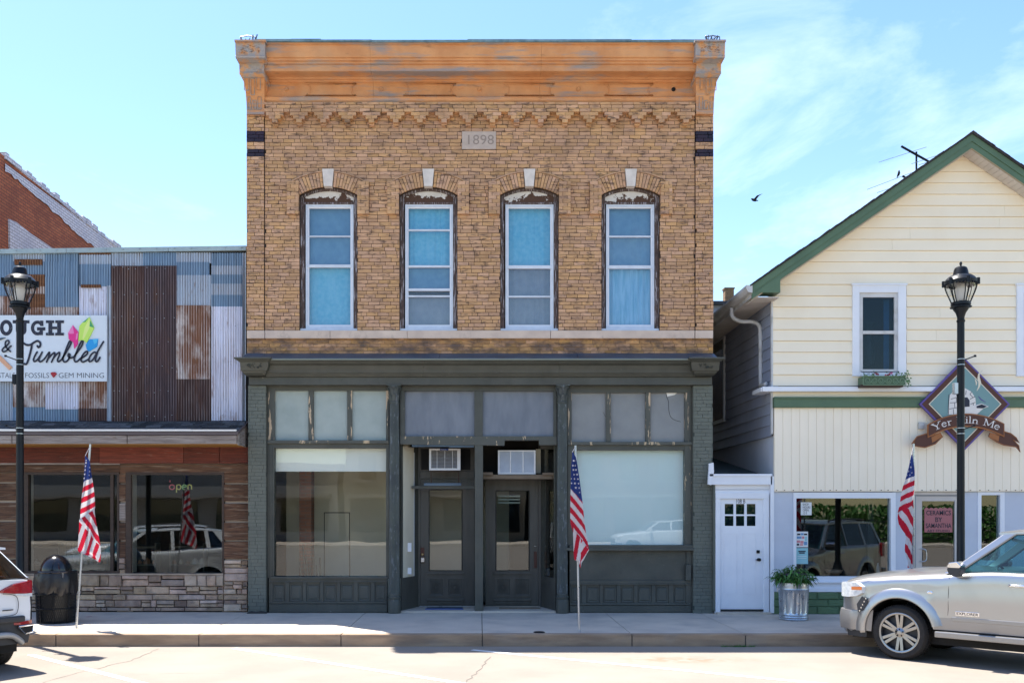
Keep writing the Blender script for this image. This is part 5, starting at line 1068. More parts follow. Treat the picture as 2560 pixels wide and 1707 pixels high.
stones(-185, 559, 1437, 1527); stones(559.5, 619.5, 1399, 1527); stones(298, 314, 1394, 1436)
bx('stone_ledge', 'stone_pale', ls, XL, X(559, YF), YF - 0.035, YF + 0.05, Z(1437, YF), Z(1432.5, YF), 0.006)

# ------------------------------------------------------------------ red brick building behind, its side wall runs back from the street
rb = thing('red_brick_building', 'tall red brick building with whitewashed parapet rising behind the metal clad shop', 'building', (-14, 4, 0))
XW = -10.4
def RW(px, py, x=XW): d = FPX * x / (px - CX); return (d - DIST, CAMZ - (py - CY) * d / FPX)
MB().box(-20, XW - 0.02, 0.1, 16, 0, 5.99).build('wall', 'red_brick_far', rb); MB().box(-20, XW - 0.36, 0.1, 16, 5.99, 9.0).build('roof', 'shingle', rb)
pt_ = [(0.1, 9.80), (3.0, 9.66), (9.65, 9.47), (12, 9.38), (16, 9.3)]
MB().add([(XW - 0.02, y, z) for y, z in pt_] + [(XW - 0.02, y, 6) for y, z in pt_[::-1]] + [(XW - 0.35, y, z) for y, z in pt_] + [(XW - 0.35, y, 6) for y, z in pt_[::-1]], [tuple(range(10)), tuple(range(19, 9, -1))] + [(i, i + 1, i + 11, i + 10) for i in range(9)]).build('parapet', 'red_brick_far', rb)
up = []; lw_ = []
for k in range(41):
    px = 13 + (330 - 13) * k / 40; up.append(RW(px, 406 + (px - 13) * 0.742 + 2)); lw_.append(RW(px, 424 + (px - 13) * 0.875 + random.uniform(-5, 5)))
vs = [(XW, y, z - 0.01) for y, z in up] + [(XW, y, z) for y, z in lw_]; n = len(up)
MB().add(vs, [(i, i + 1, n + i + 1, n + i) for i in range(n - 1)]).build('whitewash_band', 'white_brick_far', rb)
tb = MB(); y = RW(13, 400)[0]
while y < 12:
    l_ = random.uniform(0.12, 0.3); zt_ = 9.66 - (y - 3) * 0.0286 ; h = random.choice((0.02, 0.05, 0.09)); MB().box(XW - 0.34, XW + random.uniform(0, .03), y, y + l_ - .01, zt_ - 0.06, zt_ + h).build('cap_brick', 'white_brick_far', rb); y += l_
P_ = [RW(22, 548), (RW(40, 556)), RW(75, 584), RW(132, 622), RW(132, 640), RW(24, 640)]
pp = MB().add([(XW + 0.02, *p) for p in P_] + [(XW - 0.02, *p) for p in P_], [tuple(range(6))] + [(i, (i + 1) % 6, 6 + (i + 1) % 6, 6 + i) for i in range(6)]).build('plaster_patch', 'white_brick_far', rb)
# ------------------------------------------------------------------ cream gabled house with a shop below
YH = -0.10; HX0, HXM = X(1932, YH), 8.86; HX1 = 2 * HXM - HX0; YR = -0.45; HB = 9.5
hs_ = thing('cream_house', 'cream clapboard gabled house with green trim and a pottery shop below', 'building', (HXM, 0, 0))
RZ, RS = 8.67, 0.687
def roofz(x): return RZ - RS * abs(x - HXM)
def cutx(z): return max(0.0, (RZ - 0.24 - z) / RS)          # half width of the gable under the rakes at height z
core = MB(); cz = Z(714, YH); cw = cutx(cz) if cutx(cz) < HXM - HX0 - .03 else HXM - HX0 - .03; core.prism([(HXM - cw, cz), (HXM + cw, cz), (HXM + cw, min(roofz(HXM + cw) - .3, cz + .5)), (HXM, RZ - .3), (HXM - cw, min(roofz(HXM + cw) - .3, cz + .5))], YH + 0.02, YH + 0.2)
for p0, p1 in ((1936, 2140), (2258, 2551), (2669, 2860)): core.box(X(p0, YH), min(X(p1, YH), HX1 - .03), YH + .02, YH + .2, Z(1228, YH), cz)
for p0, p1 in ((2140, 2258), (2551, 2669)): core.box(X(p0, YH), X(p1, YH), YH + .02, YH + .2, Z(1228, YH), Z(938, YH))
core; core.build('wall', 'cream_gap', hs_)
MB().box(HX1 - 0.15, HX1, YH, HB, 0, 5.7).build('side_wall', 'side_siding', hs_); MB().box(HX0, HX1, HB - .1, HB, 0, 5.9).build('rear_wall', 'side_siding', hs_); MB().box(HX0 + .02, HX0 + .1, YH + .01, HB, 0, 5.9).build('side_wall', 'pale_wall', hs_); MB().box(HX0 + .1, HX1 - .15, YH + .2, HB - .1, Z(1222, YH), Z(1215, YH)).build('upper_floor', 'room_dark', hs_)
UW = [(2132, 2266), (2543, 2677)]
z = Z(965, YH) ; rows = 0; HC = 28.15 / S(YH)
while z < RZ - 0.35:
    z1 = z + HC; zm = (z + z1) / 2
    segs = [(max(HX0, HXM - cutx(z)), min(HX1, HXM + cutx(z)), max(HX0, HXM - cutx(z1)), min(HX1, HXM + cutx(z1)))]
    py = CY - (zm - CAMZ) * S(YH); cuts = []
    if 716 < py < 938: cuts = [(X(a, YH), X(c, YH)) for a, c in UW]
    out = []; l0, r0, l1, r1 = segs[0]; cur0, cur1 = l0, l1
    for a, c in cuts: out.append((cur0, a, cur1, a)); cur0 = cur1 = c
    out.append((cur0, r0, cur1, r1))
    nout = []
    for a0, b0, a1, b1 in out:                               # butt joints
        if min(b0, b1) - max(a0, a1) > 1.6 and random.random() < 0.55: j = random.uniform(max(a0, a1) + .5, min(b0, b1) - .5); nout += [(a0, j - .0015, a1, j - .0015), (j + .0015, b0, j + .0015, b1)]
        else: nout.append((a0, b0, a1, b1))
    out = nout
    for a0, b0, a1, b1 in out:
        if b0 - a0 < 0.05: continue
        e = 0.004
        MB().add([(a0, YH - 0.022, z + e), (b0, YH - 0.022, z + e), (b1, YH, z1), (a1, YH, z1), (a0, YH + .02, z + e), (b0, YH + .02, z + e), (b1, YH + .02, z1), (a1, YH + .02, z1)], [(0, 1, 2, 3), (0, 4, 5, 1), (0, 3, 7, 4), (1, 5, 6, 2), (3, 2, 6, 7)]).build('clapboard', 'cream', hs_)
    z = z1
# rakes, soffit, roof
def rake(sgn):
    xe = 4.90 if sgn < 0 else 2 * HXM - 4.90
    def line(x, d): return (x, roofz(x) - d)
    a, c = xe, HXM
    pts = lambda d0, d1: [line(a, d0), line(c, d0), line(c, d1), line(a + (-sgn) * 0.0, d1)]
    r = MB().prism(pts(0.0, 0.13), YR, YR + 0.03).build('rake_board', 'house_green', hs_)
    MB().prism(pts(0.128, 0.245), YR + 0.014, YR + 0.04).build('rake_moulding', 'house_green', r)
    MB().prism(pts(0.246, 0.262), YR + 0.02, YH).build('rake_soffit_back', 'cream_gap', r)
    n = 46; x0, x1 = xe, HXM
    for i in range(n):
        u0, u1 = x0 + (x1 - x0) * i / n, x0 + (x1 - x0) * (i + 0.93) / n
        MB().prism([line(u0, 0.264), line(u1, 0.264), line(u1, 0.272), line(u0, 0.272)], YR + 0.045, YH - 0.024).build('soffit_board', 'soffit', r)
    MB().prism([line(a - sgn * -0.04, -0.002), line(c, -0.002), line(c, -0.035), line(a - sgn * -0.04, -0.035)], YR - 0.03, HB).build('roof_slope', 'shingle', hs_)
    k = 0
    for i in range(60):
        u0, u1 = a + (c - a) * i / 60, a + (c - a) * (i + 1) / 60; h = random.uniform(0.036, 0.052); MB().prism([line(u0, -0.036), line(u1, -0.036), line(u1, -h), line(u0, -h)], YR - 0.04 - random.uniform(0, .01), YR + 0.4).build('shingle', 'shingle', r)
rake(-1); rake(1)
MB().prism([(X(1890, YR), Z(731, YR)), (X(1951, YR), Z(731, YR)), (X(1951, YR), Z(690, YR)), (X(1893, YR), Z(727, YR))], YR + 0.005, YH - .03).build('cornice_return', 'house_green', hs_)
# eave soffit, gutter, downspout on the left
for k in range(60):
    yy = YR + 0.05 + k * 0.16; MB().box(4.93, HX0 + .02, yy, yy + 0.15, 5.735, 5.75).build('eave_board', 'soffit', hs_)
bx('eave_fascia', 'gutter_white', hs_, 4.90, 4.93, YR + .05, HB, 5.74, 5.93)
g_ = MB(); g_.rings([[(4.90, y, 5.94), (4.795, y, 5.95), (4.785, y, 5.90), (4.80, y, 5.86), (4.83, y, 5.82), (4.90, y, 5.81)] for y in (YR - 0.02, 3, HB)]); gt = g_.build('gutter', 'gutter_white', hs_)
pts = smoothpts([(4.85, 0.75, 5.80), (4.86, 0.72, 5.62), (5.0, 0.66, 5.52), (5.2, 0.6, 5.50), (5.32, 0.55, 5.42), (5.335, 0.52, 5.2), (5.335, 0.5, 4.33), (5.33, 0.42, 4.27), (5.32, 0.1, 4.25)], 5)
MB().tube(pts, 0.038, 8).build('downspout', 'gutter_white', hs_, smooth=True)
# left side wall boards
z = 3.27
while z < 5.74:
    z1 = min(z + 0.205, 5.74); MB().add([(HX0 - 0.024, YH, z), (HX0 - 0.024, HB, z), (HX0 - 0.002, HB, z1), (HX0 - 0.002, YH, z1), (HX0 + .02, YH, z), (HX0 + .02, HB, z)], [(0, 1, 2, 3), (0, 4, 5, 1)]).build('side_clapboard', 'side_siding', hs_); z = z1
sw = bx('side_window', 'gutter_white', hs_, HX0 - 0.05, HX0 + .01, 3.2, 4.3, 3.85, 5.72); bx('side_pane', 'glass_car_dark', sw, HX0 - .058, HX0 - .045, 3.28, 4.22, 3.93, 5.66)
bx('corner_board', 'gutter_white', hs_, HX0 - 0.03, HX0 + 0.0, YH - 0.015, YH + 0.05, 3.3, 5.74)
# bands between the storeys
bx('ledge', 'white_paint', hs_, X(1905, -.2), HX1, -0.24, YH, Z(978, -.24), Z(966, -.24), 0.006)
bx('ledge_return', 'white_paint', hs_, X(1905, -.2) - .02, HX0 - .02, -0.19, 0.35, Z(978, -.2), Z(968, -.2), 0.006)
bx('frieze_strip', 'cream', hs_, HX0, HX1, YH - 0.03, YH + .03, Z(993, YH), Z(977, YH))
gbd = bx('green_band', 'house_green', hs_, X(1935, -.2), HX1, -0.21, YH, Z(1018, -.2), Z(993, -.2), 0.006); bx('band_cap', 'house_green', gbd, X(1935, -.2), HX1, -0.235, -.2, Z(996, -.2), Z(992, -.2), 0.004)
p = 1936
YV = YH - 0.05
while X(p, YV) < HX1:
    bx('vertical_board', 'cream_board', hs_, X(p, YV) + .0015, min(X(p + 21.1, YV), HX1) - .0015, YV - random.uniform(0, .003), YH + .02, Z(1228, YV), Z(1019, YV), 0.005); p += 21.1
nb = MB()
for k in range(40): q = 1942 + k * 21.1 + random.uniform(-2, 8); nb.box(X(q, YV) - .008, X(q, YV) + .008, YV - .012, YV, Z(1225, YV) - .006, Z(1225, YV) + .008)
nb.build('nail_heads', 'win_wood', hs_, kind='stuff')
# upper windows
def upper_window(p0, p1):
    w = MB(); y = YH - 0.05; wd = p1 - p0
    w.box(X(p0, y), X(p0 + 17, y), y, y + 0.08, Z(940, y), Z(712, y)); w.box(X(p1 - 20, y), X(p1, y), y, y + 0.08, Z(940, y), Z(712, y)); w.box(X(p0 + 17, y), X(p1 - 20, y), y, y + 0.08, Z(731, y), Z(712, y)); w.box(X(p0 + 17, y), X(p1 - 20, y), y, y + 0.08, Z(940, y), Z(930, y))
    w = w.build('upper_window', 'white_paint', hs_, bevel=0.004)
    bx('drip_cap', 'white_paint', w, X(p0 - 2, y), X(p1 + 2, y), y - 0.02, y + .05, Z(713, y), Z(709, y))
    s = MB(); yy = y + 0.03; a, c = p0 + 17, p1 - 20
    s.box(X(a, yy), X(a + 8, yy), yy, yy + .05, Z(930, yy), Z(731, yy)); s.box(X(c - 10, yy), X(c, yy), yy, yy + .05, Z(930, yy), Z(731, yy)); s.box(X(a + 8, yy), X(c - 10, yy), yy, yy + .05, Z(743, yy), Z(731, yy)); s.box(X(a + 8, yy), X(c - 10, yy), yy - .01, yy + .05, Z(835, yy), Z(827, yy)); s.box(X(a + 8, yy), X(c - 10, yy), yy, yy + .05, Z(930, yy), Z(923, yy)); s.build('sash', 'gutter_white', w)
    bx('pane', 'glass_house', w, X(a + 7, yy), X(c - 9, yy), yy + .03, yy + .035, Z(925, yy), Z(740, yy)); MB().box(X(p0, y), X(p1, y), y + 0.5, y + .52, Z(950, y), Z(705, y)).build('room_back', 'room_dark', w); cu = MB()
    for a_, c_ in ((a + 8, a + 20), (c - 24, c - 10)): cu.box(X(a_, yy), X(c_, yy), yy + .22, yy + .23, Z(925, yy), Z(743, yy))
    cu.build('curtain', 'curtain_grey', w); vz = MB(); cx9 = X((a + c) / 2 - 6, yy); vz.lathe([(.10, 0), (.13, .25), (.06, .5), (.04, .62), (.16, .75), (.17, .78), (0.01, .8)], (cx9, yy + .38, Z(905, yy)), 14); vz.build('lamp_on_sill', 'win_wood', w, smooth='auto')
for a, c in UW: upper_window(a, c)
# ground floor shop front
YG = YH - 0.01
def gw(p0, p1, q0, q1, m_='pale_wall', name='front_panel', dy=0.0, bev=0.0): return bx(name, m_, hs_, X(p0, YG), min(X(p1, YG), HX1), YG - dy, YG + 0.12, Z(q1, YG), Z(q0, YG), bev)
gw(1931, 1983, 1229, 1478); gw(2238, 2277, 1229, 1478); gw(2400.5, 2444, 1229, 1478); gw(2511, 2900, 1229, 1478)
bx('corner_trim', 'white_paint', hs_, X(1926, YG), X(1934, YG), YG - 0.03, YG + .1, 0.02, Z(1190, YG))
sw_ = MB()
for r in ((1983, 1990, 1230, 1445), (2226, 2238, 1230, 1445), (1990, 2226, 1230, 1245), (1983, 2238, 1440, 1452)): sw_.box(X(r[0], YG), X(r[1], YG), YG - .02, YG + .12, Z(r[3], YG), Z(r[2], YG))
sw_ = sw_.build('shop_window', 'white_paint', hs_); pbx('pane', 'glass_dark', sw_, 1989, 2227, 1244, 1441, YG + 0.05, YG + 0.056); pbx('inner_post', 'black_iron', sw_, 2170, 2184, 1244, 1441, YG + 0.1, YG + .16)
pbx('sill', 'white_paint', sw_, 1980, 2282, 1452, 1457, YG - 0.05, YG + .1, 0.004); pbx('sill_panel', 'white_paint', sw_, 1981, 2280, 1457, 1469, YG - 0.01, YG + .1); pbx('sill_board', 'white_paint', sw_, 1979, 2284, 1469, 1479, YG - 0.035, YG + .1, 0.004)
gw(2277, 2400.5, 1229, 1236, 'soffit', 'door_head'); df = MB()
for r in ((2277, 2291, 1236, 1534), (2396, 2400.5, 1236, 1534), (2291, 2396, 1236, 1240)): df.box(X(r[0], YG), X(r[1], YG), YG + .02, YG + .12, max(0, Z(r[3], YG)), Z(r[2], YG))
dfo = df.build('door_frame', 'ac_grille', hs_)
sd = MB()
for r in ((2291, 2307, 1240, 1534), (2389, 2396, 1240, 1534), (2307, 2389, 1240, 1252), (2307, 2389, 1416, 1534)): sd.box(X(r[0], YG), X(r[1], YG), YG + .03, YG + .08, max(0.01, Z(r[3], YG)), Z(r[2], YG))
sd = sd.build('shop_door', 'soffit', hs_); pbx('pane', 'glass_dark', sd, 2306, 2390, 1251, 1417, YG + .05, YG + .056)
MB().tube(smoothpts([(X(2302, YG), YG + .03, Z(1372, YG)), (X(2304, YG), YG - .03, Z(1371, YG)), (X(2313, YG), YG - .03, Z(1376, YG)), (X(2314, YG), YG - .03, Z(1398, YG)), (X(2304, YG), YG - .03, Z(1403, YG)), (X(2302, YG), YG + .03, Z(1403, YG))], 5), 0.009, 6).build('pull_handle', 'galv', sd)
cl = MB(); yy = YG + 0.044                                    # pink cloud decal with black lettering on the door glass
cl.prism([(X(2311 + 70 * t / 24, yy), Z(1272 - 4 * abs(math.sin(t * 0.8)), yy)) for t in range(25)] + [(X(2381, yy), Z(1330, yy)), (X(2311, yy), Z(1330, yy))], yy, yy + .003); dc = cl.build('door_decal', 'sign_pinkcloud', sd)
for s_, q, h in (('CERAMICS', 1287, 0.085), ('BY', 1304, 0.085), ('SAMANTHA', 1319, 0.085), ('ART STUDIO', 1329, 0.042)):
    w = text_into(MB(), s_, 0, 0, h, 0); tgt = {'CERAMICS': 62, 'BY': 18, 'SAMANTHA': 64, 'ART STUDIO': 56}[s_] / S(yy); mb = MB(); text_into(mb, s_, X(2346, yy) - tgt / 2, Z(q, yy), h, yy - .003, tgt / w, offset=0.012); mb.build('decal_lettering', 'ink', dc)
nw = MB()
for r in ((2444, 2453, 1229, 1478), (2500, 2511, 1229, 1478), (2453, 2500, 1229, 1237), (2453, 2500, 1400, 1478)): nw.box(X(r[0], YG), X(r[1], YG), YG - .01, YG + .12, Z(r[3], YG), Z(r[2], YG))
nw = nw.build('side_light', 'white_paint', hs_); pbx('pane', 'glass_dark', nw, 2452, 2501, 1236, 1401, YG + .05, YG + .056)
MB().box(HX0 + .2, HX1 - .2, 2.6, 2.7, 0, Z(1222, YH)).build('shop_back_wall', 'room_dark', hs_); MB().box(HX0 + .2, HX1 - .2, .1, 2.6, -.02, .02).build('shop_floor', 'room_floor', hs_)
# green painted rough block base
zb = Z(1479, YG)
for r in range(3):
    x = HX0 - 0.0 - (0.2 if r % 2 else 0); z0, z1 = zb * r / 3, zb * (r + 1) / 3
    while x < HX1:
        a, c = max(x, HX0), min(x + 0.4, HX1); x += 0.4
        for aa, cc in ((a, min(c, X(2277, YG))), (max(a, X(2400, YG)), c)):
            if cc - aa < 0.05: continue
            y = YG - 0.03 - random.uniform(0, .012); rs = [[(u, yy, v) for u, v in ((aa, z0), (cc, z0), (cc, z1), (aa, z1))] for yy in (YG + .1, y + .02)] + [[(aa + .02 + (cc - aa - .04) * i, y, z0 + .012 + (z1 - z0 - .024) * j) for i, j in ((0, 0), (1, 0), (1, 1), (0, 1))]]
            MB().rings(rs).build('block', 'block_green', hs_)
# things in the shop window
def paper(name, label, p0, p1, q0, q1, m_, lines, ys=YG + 0.04):
    t = thing(name, label, 'poster', (X((p0 + p1) / 2, ys), ys, Z(q1, ys))); pbx('sheet', m_, t, p0, p1, q0, q1, ys, ys + .003)
    for a, c, qa, qb, m2 in lines: pbx('print', m2, t, a, c, qa, qb, ys - .002, ys)
    return t
t = paper('handwritten_notice', 'small white notice with rows of black letters at the top of the shop window', 2002, 2029, 1255, 1287, 'paper', [])
mb = MB()
for k, s_ in enumerate(('SHOP', 'HOURS', 'OPEN', '12-5')): text_into(mb, s_, X(2006, .0) - .02, Z(1263 + k * 7.2, YG), 0.04, YG + .037, 0.75)
for c_ in list(t.children): pass
mb.build('print', 'ink', t)
paper('event_poster', 'white poster with blue and pink blocks low in the left of the shop window', 1990, 2020, 1328, 1367, 'paper', [(1993, 2001, 1333, 1337, 'ink'), (2002, 2009, 1332, 1337, 'paper_blue'), (2010, 2018, 1333, 1337, 'ink'), (1992, 2004, 1340, 1346, 'paper_blue'), (2005, 2011, 1340, 1346, 'paper_pink'), (2012, 2018, 1340, 1352, 'paper_teal'), (1992, 2000, 1350, 1356, 'paper_pink'), (2001, 2009, 1351, 1358, 'paper_pink'), (2010, 2018, 1353, 1362, 'paper_blue'), (1992, 1998, 1358, 1363, 'ink'), (2000, 2008, 1359, 1363, 'paper_pink')])
paper('car_show_flyer', 'pale teal flyer with a small car drawing below the poster in the shop window', 1990, 2020, 1369, 1409, 'paper_teal', [(1996, 2014, 1376, 1379, 'ink'), (1998, 2012, 1380, 1383, 'ink'), (1994, 2016, 1389, 1390.2, 'paper'), (1994, 2016, 1394, 1395.2, 'paper')])
bl = MB().lathe([(0.03, 0), (0.03, .12), (.012, .16), (.012, .19), (0, .195)], (X(2195, .3), .3, Z(1432, .3)), 12).build('white_bottle', 'paper', smooth='auto'); tag(bl, 'small white bottle on the ledge inside the shop window', 'bottle')
bw = MB().lathe([(0.06, 0), (.12, .06), (.16, .12), (.15, .12), (.1, .05), (0, .02)], (X(2085, .35), .35, Z(1440, .35)), 20).build('clay_bowl', 'handle_wood', smooth=True); tag(bw, 'wide terracotta bowl inside the shop window', 'bowl')
sf = MB().box(X(1995, .3), X(2222, .3), .25, .6, Z(1446, .3), Z(1440, .3)).build('window_shelf', 'raw_wood', hs_)

# window box
wb = thing('window_box', 'green scrollwork window box with red flowers and trailing ivy under the upstairs window', 'planter', (X(2208, -.4), -.3, Z(966, -.4)))
yb0 = -0.42
pbx('box', 'house_green', wb, 2160, 2263, 940, 962, yb0 + .02, YH - .03); pbx('tray', 'win_wood', wb, 2153, 2258, 961, 967, yb0 + .03, YH - .03)
sr = MB()
def scroll(cx_, cy_, r, d, turns=1.5, st=0): return [(X(cx_ + d * r * (1 - .7 * t / 16) * math.cos(st + t / 16 * turns * 6.28), yb0), yb0, Z(cy_ + r * (1 - .7 * t / 16) * math.sin(st + t / 16 * turns * 6.28), yb0)) for t in range(17)]
for cx_, d in ((2170, 1), (2186, -1), (2203, 1), (2222, -1), (2239, 1), (2255, -1)): sr.tube(scroll(cx_, 951, 8.5, d), 0.006, 5)
sr.tube([(X(2158, yb0), yb0, Z(940, yb0)), (X(2265, yb0), yb0, Z(940, yb0))], .007, 5); sr.tube([(X(2158, yb0), yb0, Z(962, yb0)), (X(2265, yb0), yb0, Z(962, yb0))], .007, 5)
for p in (2158, 2265): sr.tube([(X(p, yb0), yb0, Z(940, yb0)), (X(p, yb0), yb0, Z(962, yb0))], .007, 5)
mat('scroll_iron', (0.19, 0.30, 0.19), rough=0.5); sr.build('scrollwork', 'scroll_iron', wb)
rl = MB(); rl.tube([(X(2152, yb0), yb0, Z(928, yb0)), (X(2156, yb0), yb0, Z(930, yb0)), (X(2248, yb0), yb0, Z(929, yb0))], .008, 5); rl.build('rail', 'black_iron', wb)
def leaves(n, gen, size, up=0.3):
    mb = MB()
    for k in range(n):
        c, d = gen(); d = Vector(d).normalized(); s_ = d.cross(Vector((random.gauss(0, 1), random.gauss(0, 1), random.gauss(0, 1)))).normalized(); l_ = size * random.uniform(.6, 1.2); w_ = l_ * .28; c = Vector(c); drp = Vector((0, 0, -l_ * .25))
        mb.add([tuple(c), tuple(c + d * l_ * .5 + s_ * w_), tuple(c + d * l_ + drp), tuple(c + d * l_ * .5 - s_ * w_)], [(0, 1, 2, 3)])
    return mb
def ivy():
    p = random.choice((random.uniform(2156, 2185), random.uniform(2156, 2268), random.uniform(2240, 2270), random.uniform(2255, 2272))); q = random.uniform(930, 945) if p < 2250 else random.uniform(930, 952)
    return (X(p, -.38), random.uniform(-.44, -.25), Z(q, -.38)), (random.gauss(0, 1), random.gauss(-.5, .6), random.gauss(0, .7))
leaves(150, ivy, 0.05).build('ivy', 'leaf', wb, recalc=False, kind='stuff')
tr = MB()
for px, q0, q1 in ((2270, 945, 958), (2273, 950, 962), (2268, 952, 966)):
    for k in range(4): c = (X(px + random.uniform(-2, 4), -.42), -.42, Z(q0 + (q1 - q0) * k / 3, -.42)); tr.add([(c[0] - .014, c[1], c[2]), (c[0], c[1] - .01, c[2] - .02), (c[0] + .014, c[1], c[2]), (c[0], c[1], c[2] + .016)], [(0, 1, 2, 3)])
tr.build('trailing_leaf', 'leaf', wb, recalc=False)
for p, q, m_ in ((2188, 932, 'flower_pink'), (2193, 936, 'gem_red'), (2222, 936, 'gem_red'), (2229, 932, 'pink_light'), (2216, 938, 'flower_pink')):
    mb = MB(); c = Vector((X(p, -.4), -.4, Z(q, -.4)))
    for k in range(9):
        d = Vector((random.gauss(0, 1), random.gauss(0, 1), random.gauss(0, 1))).normalized() * .032; e = d.orthogonal().normalized() * .022; mb.add([tuple(c), tuple(c + d * .6 + e), tuple(c + d), tuple(c + d * .6 - e)], [(0, 1, 2, 3)])
    mb.build('flower', m_, wb, recalc=False)

# diamond pottery sign
YD_ = -0.26
ps = thing('pottery_sign', 'brown diamond shop sign with a brick kiln and a curved name banner', 'sign', (X(2412, YD_), YD_, Z(1124, YD_)))
def dia(hw_, hh_, y0, y1, m_, name): c, d = 2412, 1010; return MB().prism([(X(c - hw_, YD_), Z(d, YD_)), (X(c, YD_), Z(d + hh_, YD_)), (X(c + hw_, YD_), Z(d, YD_)), (X(c, YD_), Z(d - hh_, YD_))], y0, y1).build(name, m_, ps)
dia(113, 115, YD_, YD_ + .05, 'sign_purple', 'backing'); dia(107, 109, YD_ - .006, YD_, 'sign_brown', 'border'); dia(91, 93, YD_ - .009, YD_ - .006, 'sign_cream', 'inner_line'); dia(88, 90, YD_ - .012, YD_ - .009, 'sign_teal', 'field')
def pz(zx, zy, y=YD_): return (X(2290 + zx * .15306, y), Z(900 + zy * .15306, y))
kl = MB().prism([pz(*q) for q in [(515, 890), (525, 720), (545, 570), (600, 520), (700, 470), (790, 460), (900, 520), (960, 620), (970, 720), (960, 890)]], YD_ - .02, YD_ - .012).build('kiln', 'sign_letter', ps)
MB().prism([pz(*q) for q in [(740, 770), (745, 660), (780, 610), (830, 610), (865, 660), (865, 760)]], YD_ - .023, YD_ - .020).build('kiln_mouth', 'ink', kl)
ln = MB(); k_ = 0
for a, c in (((530, 800), (690, 770)), ((545, 700), (690, 690)), ((560, 640), (690, 600)), ((600, 800), (605, 890)), ((660, 780), (665, 890)), ((620, 700), (625, 780)), ((650, 610), (655, 690)), ((640, 520), (660, 600)), ((530, 560), (520, 890)), ((870, 560), (920, 610)), ((800, 570), (810, 500)), ((870, 560), (900, 520)), ((870, 640), (950, 600)), ((880, 720), (960, 690)), ((920, 700), (930, 740))):
    ln.stroke([pz(*a), pz(*c)], 0.009, YD_ - .0215 - .0002 * k_, cap=False); k_ += 1
ln.build('brick_lines', 'ink', kl, kind='stuff')
MB().prism([pz(*q) for q in [(800, 790), (1060, 710), (1180, 760), (1090, 790), (980, 890), (800, 890)]], YD_ - .024, YD_ - .012).build('kiln_shelf', 'sign_letter', ps); MB().prism([pz(*q) for q in [(975, 755), (1060, 722), (1150, 758), (1080, 790), (980, 785)]], YD_ - .027, YD_ - .024).build('shelf_opening', 'ink', ps)
sm = MB(); sm.stroke([pz(*q) for q in [(985, 505), (1020, 440), (1035, 370), (1015, 290), (1020, 230), (1085, 165)]], [.008, .03, .05, .045, .03, .006], YD_ - .016, cap=False); sm.stroke([pz(*q) for q in [(975, 415), (980, 370), (955, 310)]], [.008, .03, .008], YD_ - .017, cap=False); sm.build('smoke', 'sign_cream', ps)
mb = MB(); mb.stroke([pz(*q) for q in [(1010, 590), (1050, 640), (1130, 690)]], [.01, .02, .008], YD_ - .0165, cap=False); mb.build('flame_mark', 'sign_purple', ps)
def arcp(t, off): # t 0..1 along the banner, off metres down from its top edge
    zx = 170 + (1420 - 170) * t; top = 880 + 180 * (2 * t - 1) ** 2 * (1.0 if t < .5 else 0.92); p_ = pz(zx, top); return (p_[0], p_[1] - off)
def banner(o0, o1, y0, y1, m_, name, e=0.0): n = 20; return MB().prism([arcp(e + (1 - 2 * e) * i / n, o0) for i in range(n + 1)] + [arcp(e + (1 - 2 * e) * i / n, o1) for i in range(n, -1, -1)], y0, y1).build(name, m_, ps)
tails = [[(190, 1190), (0, 1250), (-85, 1370), (-30, 1330), (-70, 1390), (0, 1410), (130, 1430), (300, 1370), (420, 1250), (380, 1190), (230, 1240)], [(1400, 1160), (1530, 1200), (1620, 1270), (1670, 1350), (1570, 1300), (1660, 1400), (1685, 1500), (1620, 1420), (1420, 1390), (1300, 1340), (1170, 1250), (1190, 1190), (1380, 1230)]]
for k, tl in enumerate(tails):
    tt = MB().prism([pz(*q) for q in tl], YD_ - .035, YD_ - .013).build('banner_tail', 'sign_brown', ps)
    m2 = MB(); m2.tube([(*[pz(*q)[0]], YD_ - .036, pz(*q)[1]) for q in tl + tl[:1]], 0.009, 5); m2.build('tail_edge', 'sign_orange', tt)
    fold = [(380, 1190), (420, 1250), (250, 1350), (235, 1260)] if k == 0 else [(1190, 1190), (1170, 1250), (1330, 1330), (1340, 1240)]
    MB().prism([pz(*q) for q in fold], YD_ - .039, YD_ - .036).build('fold', 'sign_orange', tt)
bn = banner(-0.006, 0.238, YD_ - .05, YD_ - .02, 'sign_orange', 'banner'); banner(0.014, 0.215, YD_ - .055, YD_ - .05, 'sign_brown', 'banner_face', 0.012)
